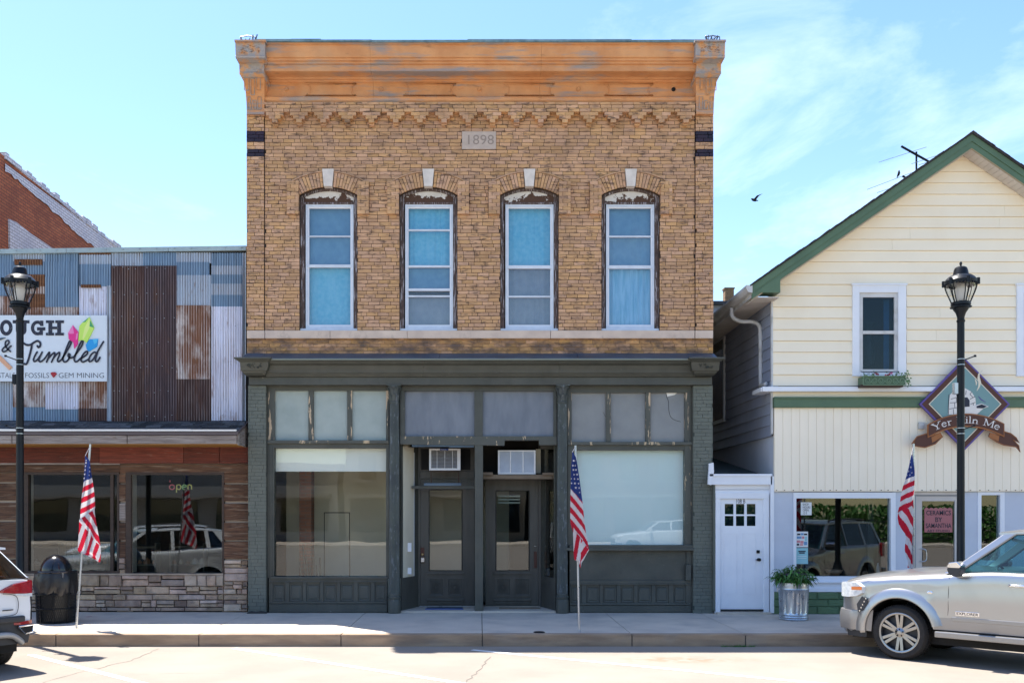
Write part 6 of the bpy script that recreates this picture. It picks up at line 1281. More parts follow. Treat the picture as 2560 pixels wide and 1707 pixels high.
# serif lettering drawn as strokes: letter boxes of width w and height 1
def O_(cx_, rx, ry, a0=0, a1=360, n=18, cy_=None): cy_ = ry if cy_ is None else cy_; return [(cx_ + rx * math.cos(R(a0 + (a1 - a0) * i / n)), cy_ + ry * math.sin(R(a0 + (a1 - a0) * i / n))) for i in range(n + 1)]
GL = {'Y': (.8, [([(.08, 1), (.42, .45)], .17), ([(.76, 1), (.42, .45)], .09), ([(.42, .48), (.42, 0)], .17), ([(0, .98), (.3, .98)], .06), ([(.6, .98), (.88, .98)], .06), ([(.25, .02), (.6, .02)], .06)]),
      'e': (.56, [(O_(.28, .2, .3, 10, 325, cy_=.31), .12), ([(.08, .36), (.47, .36)], .07)]), 'r': (.46, [([(.14, .62), (.14, 0)], .14), ([(.14, .42), (.28, .58), (.42, .58)], .1), ([(.02, .02), (.3, .02)], .06), ([(.02, .61), (.16, .61)], .06)]),
      'K': (.8, [([(.16, 1), (.16, 0)], .17), ([(.2, .42), (.66, .98)], .1), ([(.32, .55), (.7, .02)], .16), ([(.02, .98), (.32, .98)], .06), ([(.02, .02), (.32, .02)], .06), ([(.52, .02), (.84, .02)], .06), ([(.5, .98), (.8, .98)], .06)]),
      'i': (.3, [([(.14, .62), (.14, 0)], .15), ([(.14, .9), (.14, .78)], .15), ([(.02, .02), (.28, .02)], .06), ([(.03, .61), (.15, .61)], .06)]), 'l': (.3, [([(.14, 1), (.14, 0)], .15), ([(.02, .02), (.28, .02)], .06), ([(.02, .98), (.15, .98)], .06)]),
      'n': (.66, [([(.14, .62), (.14, 0)], .15), ([(.14, .42), (.28, .57), (.42, .56), (.49, .44), (.49, 0)], .13), ([(.02, .02), (.27, .02)], .06), ([(.38, .02), (.62, .02)], .06)]),
      'M': (1.0, [([(.16, .98), (.13, 0)], .1), ([(.16, 1), (.5, .12)], .16), ([(.5, .12), (.84, 1)], .09), ([(.84, .98), (.87, 0)], .17), ([(0, .02), (.28, .02)], .06), ([(.72, .02), (1.0, .02)], .06), ([(.02, .98), (.2, .98)], .06), ([(.8, .98), (.98, .98)], .06)]), ' ': (.42, [])}
txt = 'Yer Kiln Me'; tot = sum(GL[c][0] for c in txt); u = 0; lay_ = 0
for ch in txt:
    w_, ss = GL[ch]
    if ss:
        lm = MB(); hgt = 0.125
        for pts_, sw2 in ss:
            out = []
            for px_, pz_ in pts_:
                t = 0.075 + 0.85 * (u + px_) / tot; b0 = arcp(t, 0.17); b1 = arcp(t + .01, 0.17); b_ = arcp(t - .01, 0.17); d = Vector((b1[0] - b_[0], b1[1] - b_[1])).normalized(); nrm = Vector((-d.y, d.x)); out.append((b0[0] + nrm.x * pz_ * hgt, b0[1] + nrm.y * pz_ * hgt))
            lay_ += 1; lm.stroke(out, sw2 * hgt, YD_ - .058 - .0001 * lay_, cap=False)
        lm.build('sign_lettering', 'sign_letter', ps)
    u += w_
bxs = pbx('junction_box', 'gutter_white', hs_, 2298, 2311, 1055, 1072, YV - .05, YV, 0.004)

# ------------------------------------------------------------------ narrow annex with the white door
an = thing('door_annex', 'narrow white annex with door 108 B squeezed between the brick building and the house', 'building', (4.85, 0, 0))
YA = -0.06
AX0, AX1 = 4.325, HX0 - 0.03
MB().add([(AX0, -0.10, 2.50), (AX1, -0.10, 2.50), (AX1, 6.0, 3.36), (AX0, 6.0, 3.36), (AX0, -0.10, 2.44), (AX1, -0.10, 2.44), (AX1, 6.0, 3.30), (AX0, 6.0, 3.30)], [(0, 1, 2, 3), (4, 7, 6, 5), (0, 4, 5, 1)]).build('roof', 'shingle_green', an)
pbx('fascia', 'white_paint', an, 1776, 1931, 1189, 1211, -0.14, -0.05, 0.004); pbx('fascia_cap', 'white_paint', an, 1774, 1931, 1184, 1190, -0.16, -0.04, 0.003)
MB().prism([(X(1770, -.16), Z(1210, -.16)), (X(1778, -.16), Z(1212, -.16)), (X(1785, -.16), Z(1180, -.16)), (X(1784, -.16), Z(1156, -.16)), (X(1773, -.16), Z(1158, -.16))], -0.16, -0.10).build('gutter_end', 'white_paint', an)
for k in range(2): pbx('clapboard', 'white_paint', an, 1786, 1930, 1211 + k * 13, 1223 + k * 13, YA - .004 * k, YA + .05, 0.003)
MB().box(AX0, AX1, YA + .05, YA + .2, 0, Z(1200, YA)).build('front_wall', 'pale_wall', an); pbx('green_strip', 'green_brick', an, 1783.5, 1788, 1212, 1527, YA - .02, YA + .06)
for r in ((1789, 1801, 1234, 1531), (1909, 1923, 1234, 1531), (1789, 1923, 1231, 1246)): pbx('door_casing', 'white_paint', an, r[0], r[1], r[2], r[3] if r[3] < 1500 else 1532, YA - .03 if r[2] == 1234 else YA - .036, YA + .05, 0.004)
bx('doorstep', 'concrete', an, X(1789, YA), X(1923, YA), -0.2, 0.1, 0, 0.035)
yd = YA + 0.0
dm = MB(); LX = [(1812, 1834), (1840, 1861), (1867, 1889)]; LQ = [(1259, 1285), (1289, 1314)]
cols = [1801] + [v for a in LX for v in a] + [1909]
for i in range(0, len(cols), 2): dm.box(X(cols[i], yd), X(cols[i + 1], yd), yd, yd + .045, Z(1314, yd), Z(1259, yd))
for a, c in LX: dm.box(X(a, yd), X(c, yd), yd + .001, yd + .045, Z(1289, yd), Z(1285, yd))
dm.box(X(1801, yd), X(1909, yd), yd, yd + .045, Z(1259, yd), Z(1246, yd)); dm.box(X(1801, yd), X(1909, yd), yd, yd + .045, 0.045, Z(1314, yd))
dd = dm.build('white_door', 'white_paint', an)
for a, c in LX:
    for qa, qb in LQ: pbx('lite', 'glass_house', dd, a - .5, c + .5, qa - .5, qb + .5, yd + .02, yd + .025)
MB().box(X(1806, yd), X(1895, yd), yd + .03, yd + .042, Z(1318, yd), Z(1255, yd)).build('inner_dark', 'room_dark', dd)
for a, c in ((1810, 1842), (1857, 1889)):
    mb = MB(); mb.rings([[(X(u, yd), yy, Z(v, yd)) for u, v in ((a - e, 1333 - e), (c + e, 1333 - e), (c + e, 1484 + e), (a - e, 1484 + e))] for e, yy in ((0.8, yd), (0.8, yd - .006), (-0.6, yd - .006), (-0.6, yd - .001))], cap=False); mb.build('panel_moulding', 'white_paint', dd)
pbx('deadbolt', 'black_iron', dd, 1892, 1900, 1374.5, 1382.5, yd - .03, yd, 0.008); kn = MB().lathe([(.03, 0), (.03, .012), (.012, .016), (.012, .04), (.03, .05), (.03, .07), (0, .075)], (0, 0, 0), 14)
kv = [(X(1896, yd) + p[0], yd - p[2], Z(1398, yd) + p[1]) for p in kn.v]; k2 = MB(); k2.add(kv, kn.f); k2.tube([(X(1896, yd), yd - .05, Z(1398, yd)), (X(1887, yd), yd - .055, Z(1398, yd))], .01, 6); k2.build('lever_handle', 'black_iron', dd, smooth='auto')
mb = MB(); w = text_into(MB(), '108 B', 0, 0, .078, 0); text_into(mb, '108 B', X(1839, yd), Z(1257.5, yd), .078, yd - .003, (24 / S(yd)) / w); mb.build('door_number', 'ink', dd)
pbx('threshold', 'black_iron', an, 1801, 1909, 1522.5, 1526, yd - .03, yd + .04)

# things on and over the roofs
rbk = thing('rear_building', 'grey roofed building with a small tan brick chimney far behind the narrow annex', 'building', (8.6, 15, 0))
MB().box(7.0, 12, 14, 20, 0, 8.75).build('wall', 'side_siding', rbk); MB().box(6.8, 12.2, 13.8, 20.2, 8.75, 8.85).build('roof', 'shingle', rbk)
ch = MB(); yc = 14.0
for k in range(6): ch.box(X(1813, yc), X(1835, yc), yc, yc + .3, 8.85 + k * .075, 8.85 + k * .075 + .07)
ch.box(X(1811, yc), X(1837, yc), yc - .02, yc + .32, 9.30, 9.34); ch.build('chimney', 'brick_side', rbk)
at = thing('tv_antenna', 'old rooftop television antenna with long thin rods behind the green rake', 'antenna', (X(2291, 3), 3, 8.2))
def A3(p, q, y=3.0): return (X(p, y), y, Z(q, y))
MB().tube([A3(2291, 548), A3(2291, 380)], .022, 6).build('mast', 'black_iron', at); MB().tube([A3(2253, 366, 2.95), A3(2330, 409, 2.95)], .024, 6).build('boom', 'black_iron', at); MB().tube([A3(2256, 440, 2.95), A3(2300, 466, 2.95)], .022, 6).build('boom', 'black_iron', at)
mat('rod', (0.25, 0.30, 0.34), rough=0.4, metal=0.5)
for a, c in (((2197, 406), (2316, 368)), ((2279, 410), (2346, 388)), ((2168, 474), (2292, 427)), ((2193, 482), (2252, 462)), ((2297, 413), (2340, 399))): MB().tube([A3(*a, 2.9), A3(*c, 3.0)], .006, 5).build('rod', 'rod', at)
def bird(name, label, c, rot, flying, s=1.0):
    t = thing(name, label, 'bird', c, rot, local=True)
    MB().tube([(-.13 * s, 0, .0), (-.09 * s, 0, .005), (-.03 * s, 0, .0), (.04 * s, 0, .01), (.08 * s, 0, .03), (.10 * s, 0, .035), (.125 * s, 0, .03)], [.012 * s, .018 * s, .04 * s, .042 * s, .03 * s, .024 * s, .004 * s], 8).build('body', 'dark', t, smooth=True)
    mb = MB()
    if flying:
        for sg_ in (-1, 1): mb.add([(.05 * s, sg_ * .02, .02), (-.05 * s, sg_ * .02, .02), (-.06 * s, sg_ * .14 * s, .09 * s), (-.10 * s, sg_ * .27 * s, .13 * s), (.02 * s, sg_ * .15 * s, .10 * s)], [(0, 1, 2, 4), (2, 3, 4)])
    else:
        for sg_ in (-1, 1): mb.add([(.04 * s, sg_ * .04 * s, .02 * s), (-.02 * s, sg_ * .045 * s, -.01 * s), (-.10 * s, sg_ * .02 * s, -.01 * s), (-.02 * s, sg_ * .035 * s, .03 * s)], [(0, 1, 2, 3)])
    mb.build('wing', 'dark', t, recalc=False)
    return t
bird('flying_bird', 'dark bird in flight in the blue sky beside the brick building', (X(1886, 16), 16, Z(501, 16)), R(200), True, 1.15)
pb = bird('perched_bird', 'dark bird perched on an antenna rod', (A3(2247, 439, 2.92)[0], 2.92, A3(2247, 439)[2]), R(-60), False, 0.62); pb.rotation_euler = (0, R(-55), R(-60))
# ------------------------------------------------------------------ street lamps
def lamp(px, label, side_):
    y = -2.6; s = S(y); x = X(px, y); t = thing('street_lamp', label, 'street lamp', (x, y, 0), group='black street lamps along the kerb')
    r_ = lambda hw: hw / s; z_ = lambda q: Z(q, y); c = (x, y, 0)
    MB().lathe([(.19, 0), (.19, .05), (.17, .08), (.165, .55), (.15, .62), (.10, .70), (.085, .78), (.062, .84), (.058, 2.0), (r_(8.6), z_(803))], c, 20).build('post', 'black_iron', t, smooth='auto')
    MB().lathe([(r_(8.6), z_(806)), (r_(10), z_(804)), (r_(10), z_(801)), (r_(8.3), z_(799)), (r_(8.6), z_(793)), (r_(12), z_(782)), (r_(17.5), z_(774)), (r_(18), z_(771)), (r_(25), z_(769)), (r_(25), z_(767)), (r_(21), z_(765)), (r_(23), z_(763)), (r_(23), z_(756)), (r_(20), z_(755))], c, 24).build('collar', 'black_iron', t, smooth='auto')
    gp = [(20.5, 756), (24.5, 746), (29.5, 734), (33.5, 722), (35.5, 712), (36, 704)]
    MB().lathe([(r_(h), z_(q)) for h, q in gp], c, 24, cap=False).build('globe', 'glass_lamp', t, smooth=True)
    MB().lathe([(r_(8), z_(757)), (r_(12), z_(748)), (r_(13), z_(725)), (r_(10), z_(712))], c, 16).build('refractor', 'lamp_inner', t, smooth=True)
    cap = MB().lathe([(r_(38), z_(710)), (r_(38.5), z_(703)), (r_(36), z_(700)), (r_(33), z_(696)), (r_(26), z_(690)), (r_(19), z_(688)), (r_(17.8), z_(684)), (r_(16), z_(675)), (r_(14), z_(670)), (r_(9), z_(667)), (r_(2.5), z_(666)), (r_(2), z_(664)), (r_(3.3), z_(660)), (r_(2.6), z_(656)), (0.001, z_(653))], c, 24).build('cap', 'black_iron', t, smooth='auto')
    for k in range(6):
        for d in (-.13, .13):
            a = k * math.pi / 3 + .5 + d; MB().tube([(x + (r_(h) + .008) * math.cos(a), y + (r_(h) + .008) * math.sin(a), z_(q)) for h, q in gp], .008, 5).build('rib', 'black_iron', t)
        a = k * math.pi / 3 + .5; MB().box(-.02, .02, -.06, .06, 0, .10).v; m_ = MB(); m_.tube([(x + r_(39) * math.cos(a), y + r_(39) * math.sin(a), z_(714)), (x + r_(39) * math.cos(a), y + r_(39) * math.sin(a), z_(699))], .028, 6); m_.build('rib_cap', 'black_iron', t)
    fr = MB()
    for k in range(30): a = k * 2 * math.pi / 30; fr.lathe([(.012, 0), (.016, .012), (.012, .03)], (x + r_(36.5) * math.cos(a), y + r_(36.5) * math.sin(a), z_(714)), 6)
    fr.build('fretwork', 'black_iron', cap)
    for q, dq, ln in ((903, 10, 44), (1075, 8, 42)):
        mb = MB(); mb.tube([(x, y, z_(q)), (x + side_ * r_(ln), y + .10, z_(q - dq * 1.6))], .010, 6); mb.lathe([(.02, 0), (.02, .03)], (x + side_ * r_(ln), y + .10, z_(q - dq * 1.6) - .015), 8); mb.build('banner_arm', 'black_iron', t)
        for d in (-6, 8): MB().lathe([(r_(9.4), z_(q + d + 1.6)), (r_(9.4), z_(q + d))], c, 16).build('clamp_band', 'galv', t)
    bx('control_box', 'galv' if side_ > 0 else 'black_iron', t, x - r_(18), x - r_(8), y - .03, y + .05, z_(985 if side_ > 0 else 960), z_(957 if side_ > 0 else 936), .006)
lamp(2402, 'black street lamp standing in front of the cream house', 1)
lamp(50, 'black street lamp in front of the white printed shop sign', -1)

# ------------------------------------------------------------------ flags
def cloth_mat(name, c):
    m = mat(name, c, (c[0] * .86, c[1] * .86, c[2] * .86), 6, 0.8); nt = m.node_tree; b = nt.nodes['Principled BSDF']; tr = nt.nodes.new('ShaderNodeBsdfTranslucent'); tr.inputs[0].default_value = (*c, 1); x = nt.nodes.new('ShaderNodeMixShader'); x.inputs[0].default_value = 0.4
    nt.links.new(b.outputs[0], x.inputs[1]); nt.links.new(tr.outputs[0], x.inputs[2]); nt.links.new(x.outputs[0], nt.nodes['Material Output'].inputs[0])
cloth_mat('flag_red', (0.60, 0.012, 0.04)); cloth_mat('flag_white', (0.74, 0.70, 0.72)); cloth_mat('flag_blue', (0.022, 0.045, 0.20))
def flag(label, base, top, y, sc_, off, rows, phase, stars, fold, seed):
    t = thing('flagpole', label, 'flag', (X(base[0], y), y, 0), group='striped flags on poles along the kerb')
    bz = 0.0
    MB().tube([(X(base[0], y), y, bz), (X(base[0], y) * .7 + X(top[0], y) * .3, y, bz + (Z(top[1], y) - bz) * .3), (X(top[0], y), y, Z(top[1], y))], .0165, 10).build('pole', 'galv', t, smooth='auto')
    MB().lathe([(.022, 0), (.022, .03), (.018, .035)], (X(base[0], y), y, 0), 10).build('socket', 'galv', t)
    def row(zy):
        for (a, l0, r0), (b_, l1, r1) in zip(rows, rows[1:]):
            if a <= zy <= b_: u = (zy - a) / (b_ - a); return l0 + (l1 - l0) * u, r0 + (r1 - r0) * u
        return rows[-1][1:]
    NY, NX = 170, 34; z0, z1 = rows[0][0], rows[-1][0]; vs = []; zz = []
    yf = y - 0.058
    for i in range(NY + 1):
        zy = z0 + (z1 - z0) * i / NY; l_, r2 = row(zy)
        for j in range(NX + 1):
            u = j / NX; zx = l_ + (r2 - l_) * u; e = min(1, i / 20)
            d = e * (0.022 * math.sin(u * 5.5 + zy * .004 + seed) + 0.012 * math.sin(u * 11 + zy * .011 + seed * 2)) + fold(zx, zy)
            vs.append((X(off[0] + zx * sc_, y), yf + d, Z(off[1] + zy * sc_, y))); zz.append((zx, zy))
    parts = {'flag_red': [], 'flag_white': [], 'flag_blue': []}
    for i in range(NY):
        for j in range(NX):
            q = (i * (NX + 1) + j, i * (NX + 1) + j + 1, (i + 1) * (NX + 1) + j + 1, (i + 1) * (NX + 1) + j); cx_ = sum(zz[k][0] for k in q) / 4; cy_ = sum(zz[k][1] for k in q) / 4; ph = phase(cx_, cy_); parts['flag_blue' if ph is None else ('flag_red' if int(math.floor(ph)) % 2 else 'flag_white')].append(q)
    me = bpy.data.meshes.new('flag_cloth'); c = Vector(vs[0]); fl = []; mi = []
    for k, nme in enumerate(('flag_red', 'flag_white', 'flag_blue')): me.materials.append(M[nme]); fl += parts[nme]; mi += [k] * len(parts[nme])
    me.from_pydata([tuple(Vector(v) - c) for v in vs], [], fl); me.polygons.foreach_set('material_index', mi); me.polygons.foreach_set('use_smooth', [True] * len(fl))
    o = link(bpy.data.objects.new('flag_cloth', me)); o.location = c - W[t]; o.parent = t; W[o] = c
    sm = MB()
    for zx, zy, r in stars:
        l_, r2 = row(zy); u = (zx - l_) / max(r2 - l_, 1); d = 0.022 * math.sin(u * 5.5 + zy * .004 + seed) + 0.012 * math.sin(u * 11 + zy * .011 + seed * 2); px, pz_ = X(off[0] + zx * sc_, y), Z(off[1] + zy * sc_, y); k = r * sc_ / S(y)
        sm.add([(px + (k if i % 2 == 0 else k * .42) * math.sin(i * math.pi / 5), yf + d - .007, pz_ + (k if i % 2 == 0 else k * .42) * math.cos(i * math.pi / 5)) for i in range(10)], [tuple(range(10))])
    sm.build('stars', 'flag_white', o, recalc=False, kind='stuff')
    MB().tube([(X(top[0], y), y, Z(top[1], y) - .02), (X(off[0] + rows[0][1] * sc_, y), yf, Z(off[1] + rows[0][0] * sc_, y))], .004, 5).build('halyard', 'flag_white', t)
def ph1(zx, zy):
    if zy < 515 - .56 * (zx - 160): return None
    if zy < 960 - .76 * (zx - 135): return (zy - (515 - .56 * (zx - 160))) / 62.0
    if zy < 1010 + 1.16 * (zx - 130): return 1 + (zy - 1.43 * (zx - 225) - 895 + 88) / 88.0
    return (zx + .34 * (zy - 1100) - 130) / 50.0
R1_ = [(195, 180, 190), (230, 177, 215), (260, 176, 234), (350, 168, 244), (460, 160, 259), (600, 150, 280), (700, 142, 292), (800, 138, 302), (900, 130, 314), (960, 125, 326), (1060, 118, 341), (1150, 110, 356), (1250, 104, 371), (1345, 103, 383), (1370, 120, 384), (1400, 200, 384), (1440, 285, 383), (1487, 345, 375)]
flag('limp striped flag by the black trash bin in front of the stone-based shop', (191, 1567), (226, 1110), -2.2, 120 / 588, (180, 1100), R1_, ph1, [(200, 280, 15), (228, 335, 15), (192, 320, 16), (188, 368, 17), (228, 385, 15), (182, 420, 17), (224, 430, 14), (172, 468, 15), (205, 250, 10)], lambda zx, zy: -.03 if zy > 960 - .76 * (zx - 135) else 0, 1.0)
def ph2(zx, zy):
    b = 1.0 * (zx - 115) + .0018 * (zx - 115) ** 2
    if zy < 560 + b * .9: return None
    if zy < 965 + 1.42 * (zx - 120): return (zy - 560 - b) / 68.0
    if zx > 232: return 1 + (zy * .6 + zx * .9 - 860) / 62.0
    return (zx + .17 * (zy - 1030) - 152) / 45.0
R2_ = [(140, 138, 148), (200, 134, 180), (300, 125, 200), (400, 120, 215), (500, 117, 228), (600, 115, 239), (700, 114, 251), (800, 114, 262), (900, 114, 272), (960, 118, 278), (1000, 128, 285), (1040, 144, 291), (1100, 146, 299), (1200, 149, 319), (1262, 151, 328), (1300, 154, 305), (1370, 160, 272), (1390, 190, 258), (1410, 210, 245), (1465, 228, 236)]
st2 = [(150, 240, 14), (165, 238, 12), (142, 295, 14), (172, 293, 15), (148, 345, 15), (181, 343, 16), (153, 398, 16), (193, 396, 16), (124, 445, 10), (161, 447, 16), (203, 448, 14), (126, 497, 13), (168, 497, 17), (211, 500, 13), (178, 548, 17), (218, 550, 14), (224, 602, 12)]
flag('limp striped flag in front of the white board window of the green storefront', (1448, 1577), (1438.5, 1113), -2.7, 100 / 461, (1400, 1100), R2_, ph2, st2, lambda zx, zy: -.012 if zy > 965 + 1.42 * (zx - 120) else 0, 2.3)
def ph3(zx, zy):
    b = -.45 * (zx - 185) - .0012 * (zx - 185) ** 2 * 0
    if zy < 472 + b: return None
    if zy < 858 - .52 * (zx - 100): return (zy - 472 - b * 1.15) / 57.0
    return 1 + (zy - 1.6 * (zx - 270) - 915) / 112.0
R3_ = [(175, 258, 268), (250, 235, 279), (350, 210, 285), (470, 185, 287), (560, 158, 287), (650, 140, 285), (740, 125, 281), (800, 112, 279), (860, 96, 276), (920, 92, 274), (1000, 110, 273), (1060, 150, 272), (1110, 188, 272), (1160, 195, 271), (1240, 180, 271), (1300, 172, 270), (1380, 185, 268), (1430, 205, 268), (1510, 198, 266)]
flag('limp striped flag beside the silver car in front of the pottery shop', (2283, 1577), (2284, 1109), -2.55, 100 / 475, (2220, 1100), R3_, ph3, [(245, 262, 15), (252, 322, 16), (226, 370, 16), (265, 388, 13), (204, 420, 12), (240, 415, 10)], lambda zx, zy: -.02 if zy > 858 - .52 * (zx - 100) else 0, 4.0)

# ------------------------------------------------------------------ trash bin
y = -1.4; s = S(y); x = X(140, y); c = (x, y, 0)
tb = thing('trash_bin', 'black mesh trash bin with a domed lid and bag beside the flagpole', 'trash bin', (x, y, 0))
r_ = lambda hw: hw / s; z_ = lambda q: Z(q, y)
MB().lathe([(r_(40), .03), (r_(41.5), .04), (r_(45), z_(1482))], c, 24, cap=True).build('liner', 'bag', tb, smooth='auto')
mh = MB(); n = 56
for k in range(n):
    a0 = 2 * math.pi * k / n
    for d in (1, -1): mh.tube([(x + (r_(42.5) + (r_(46.5) - r_(42.5)) * u) * math.cos(a0 + d * u * .55), y + (r_(42.5) + (r_(46.5) - r_(42.5)) * u) * math.sin(a0 + d * u * .55), .02 + (z_(1478) - .02) * u) for u in (0, .33, .66, 1)], .0045, 4)
mh.build('mesh_basket', 'black_iron', tb, kind='stuff')
for k in range(8):
    a = k * math.pi / 4 + .3; MB().tube([(x + r_(43) * math.cos(a), y + r_(43) * math.sin(a), .0), (x + r_(48) * math.cos(a), y + r_(48) * math.sin(a), z_(1432))], .014, 6).build('upright', 'black_iron', tb)
for q, hw in ((1554, 42.5), (1520, 45), (1484, 47)): MB().lathe([(r_(hw) + .002, z_(q)), (r_(hw) + .014, z_(q) + .008), (r_(hw) + .014, z_(q) + .02), (r_(hw) + .002, z_(q) + .028)], c, 28).build('hoop', 'black_iron', tb)
bg2 = []
for q, hw, wv in ((1429, 48, 0), (1436, 50, .4), (1450, 51, 1.0), (1465, 50.5, 1.3), (1476, 48.5, 1.5), (1483, 46, 1.8)):
    bg2.append([(x + (r_(hw) + .012 * wv * (math.sin(k * 1.9 + q * .05) * .5 + math.sin(k * .73 + q * .11)) + (0.03 * wv if 40 < k < 52 else 0)) * math.cos(k * 2 * math.pi / 56), y + (r_(hw) + .012 * wv * math.sin(k * 1.3 + q * .07)) * math.sin(k * 2 * math.pi / 56), z_(q) + .012 * wv * math.sin(k * .9)) for k in range(56)])
MB().rings(bg2, cap=False).build('bag', 'bag', tb, smooth=True)
MB().lathe([(r_(46), z_(1429.5)), (r_(50), z_(1429.5)), (r_(50.5), z_(1427.5)), (r_(49), z_(1425)), (r_(38), z_(1424))], c, 32).build('rim', 'plastic_black', tb, smooth='auto')
R_ = r_(37); zr = z_(1427)
MB().lathe([(R_ * math.cos(a), zr + (z_(1386) - zr) * math.sin(a)) for a in [i * math.pi / 2 / 14 for i in range(14)]] + [(.001, z_(1386))], c, 36).build('dome_lid', 'plastic_black', tb, smooth='auto')
pbx('latch', 'chrome', tb, 156, 158.5, 1432, 1444, y - .36, y - .35)
# ------------------------------------------------------------------ galvanised can planter
y = -1.0; s = S(y); x = X(1984, y); c = (x, y, 0); r_ = lambda hw: hw / s; z_ = lambda q: Z(q, y)
pl = thing('can_planter', 'ribbed galvanised trash can planted with bushy green leaves by the white door', 'planter', (x, y, 0))
body = MB(); n = 96; rs = []
for q, hw, f in ((1548, 33.5, 0), (1545, 35, 0), (1543, 34, 0), (1540, 35, 0), (1537, 34, 0), (1534, 35, 0), (1531, 34, 0), (1528, 34.5, 1), (1480, 36, 1), (1474, 36.5, 0), (1471, 37.5, 0), (1468, 36.5, 0), (1464, 37.5, 0), (1460, 37, 0), (1455, 37, 0)):
    rs.append([(x + r_(hw) * (1 - (.05 * f if (k // 3) % 2 else 0)) * math.cos(k * 2 * math.pi / n), y + r_(hw) * (1 - (.05 * f if (k // 3) % 2 else 0)) * math.sin(k * 2 * math.pi / n), max(0, z_(q))) for k in range(n)])
body.rings(rs, cap=True).build('can', 'galv', pl, smooth='auto')
MB().lathe([(0.001, z_(1458)), (r_(36), z_(1458))], c, 20, cap=False).build('soil', 'dirt', pl)
hd_ = MB(); hd_.tube([(x - r_(36), y - .03, z_(1468)), (x - r_(42), y - .04, z_(1468)), (x - r_(42), y - .04, z_(1478)), (x - r_(36), y - .03, z_(1478))], .008, 6); hd_.build('handle', 'galv', pl)
lv = MB()
for stem in range(54):
    a = random.uniform(0, 6.283); rr = random.uniform(.02, .2); top = Vector((x + rr * 2.1 * math.cos(a), y + rr * 1.9 * math.sin(a), z_(1455) + random.uniform(.06, .27) * (1.15 - rr * 2.2)))
    base = Vector((x + rr * .8 * math.cos(a), y + rr * .8 * math.sin(a), z_(1458)))
    for k in range(13):
        u = random.uniform(.3, 1); p0 = base.lerp(top, u); b2 = a + random.gauss(0, 1.0); l_ = random.uniform(.10, .20); d = Vector((math.cos(b2), math.sin(b2), random.uniform(-.2, .5))); tip = p0 + d * l_ + Vector((0, 0, -l_ * random.uniform(.2, .8))); mid = p0 + d * l_ * .5; sd_ = Vector((-math.sin(b2), math.cos(b2), 0)) * l_ * .13
        lv.add([tuple(p0), tuple(mid + sd_), tuple(tip), tuple(mid - sd_), tuple(mid + Vector((0, 0, -.006)))], [(0, 1, 4), (1, 2, 4), (2, 3, 4), (3, 0, 4)])
    lv.tube([tuple(base), tuple(top)], .004, 4)
for k in range(14):
    a = random.uniform(0, 6.28); p0 = Vector((x + .16 * math.cos(a), y + .12 * math.sin(a), z_(1450))); b1 = p0 + Vector((math.cos(a) * .08, math.sin(a) * .06, random.uniform(.12, .24))); e = b1 + Vector((math.cos(a) * .16, math.sin(a) * .1, -.02)); w_ = Vector((0, .008, 0)) if abs(math.cos(a)) > .5 else Vector((.008, 0, 0))
    lv.add([tuple(p0 - w_), tuple(p0 + w_), tuple(b1 + w_), tuple(b1 - w_), tuple(e)], [(0, 1, 2, 3), (3, 2, 4)])
lv.build('foliage', 'leaf', pl, recalc=False, kind='stuff')
fl = MB()
for k in range(70):
    px_, pq = random.choice(((1965, 1433), (1984, 1430), (2006, 1434))); c0 = Vector((X(px_ + random.gauss(0, 5), y), y - .12 + random.uniform(-.05, .05), Z(pq + random.gauss(0, 2), y))); d = Vector((random.gauss(0, 1), random.gauss(0, 1), random.gauss(0, 1))).normalized() * .014; e = d.orthogonal() * .6; fl.add([tuple(c0 - d), tuple(c0 + e), tuple(c0 + d), tuple(c0 - e)], [(0, 1, 2, 3)])
fl.build('purple_flowers', 'purple_flower', pl, recalc=False, kind='stuff')
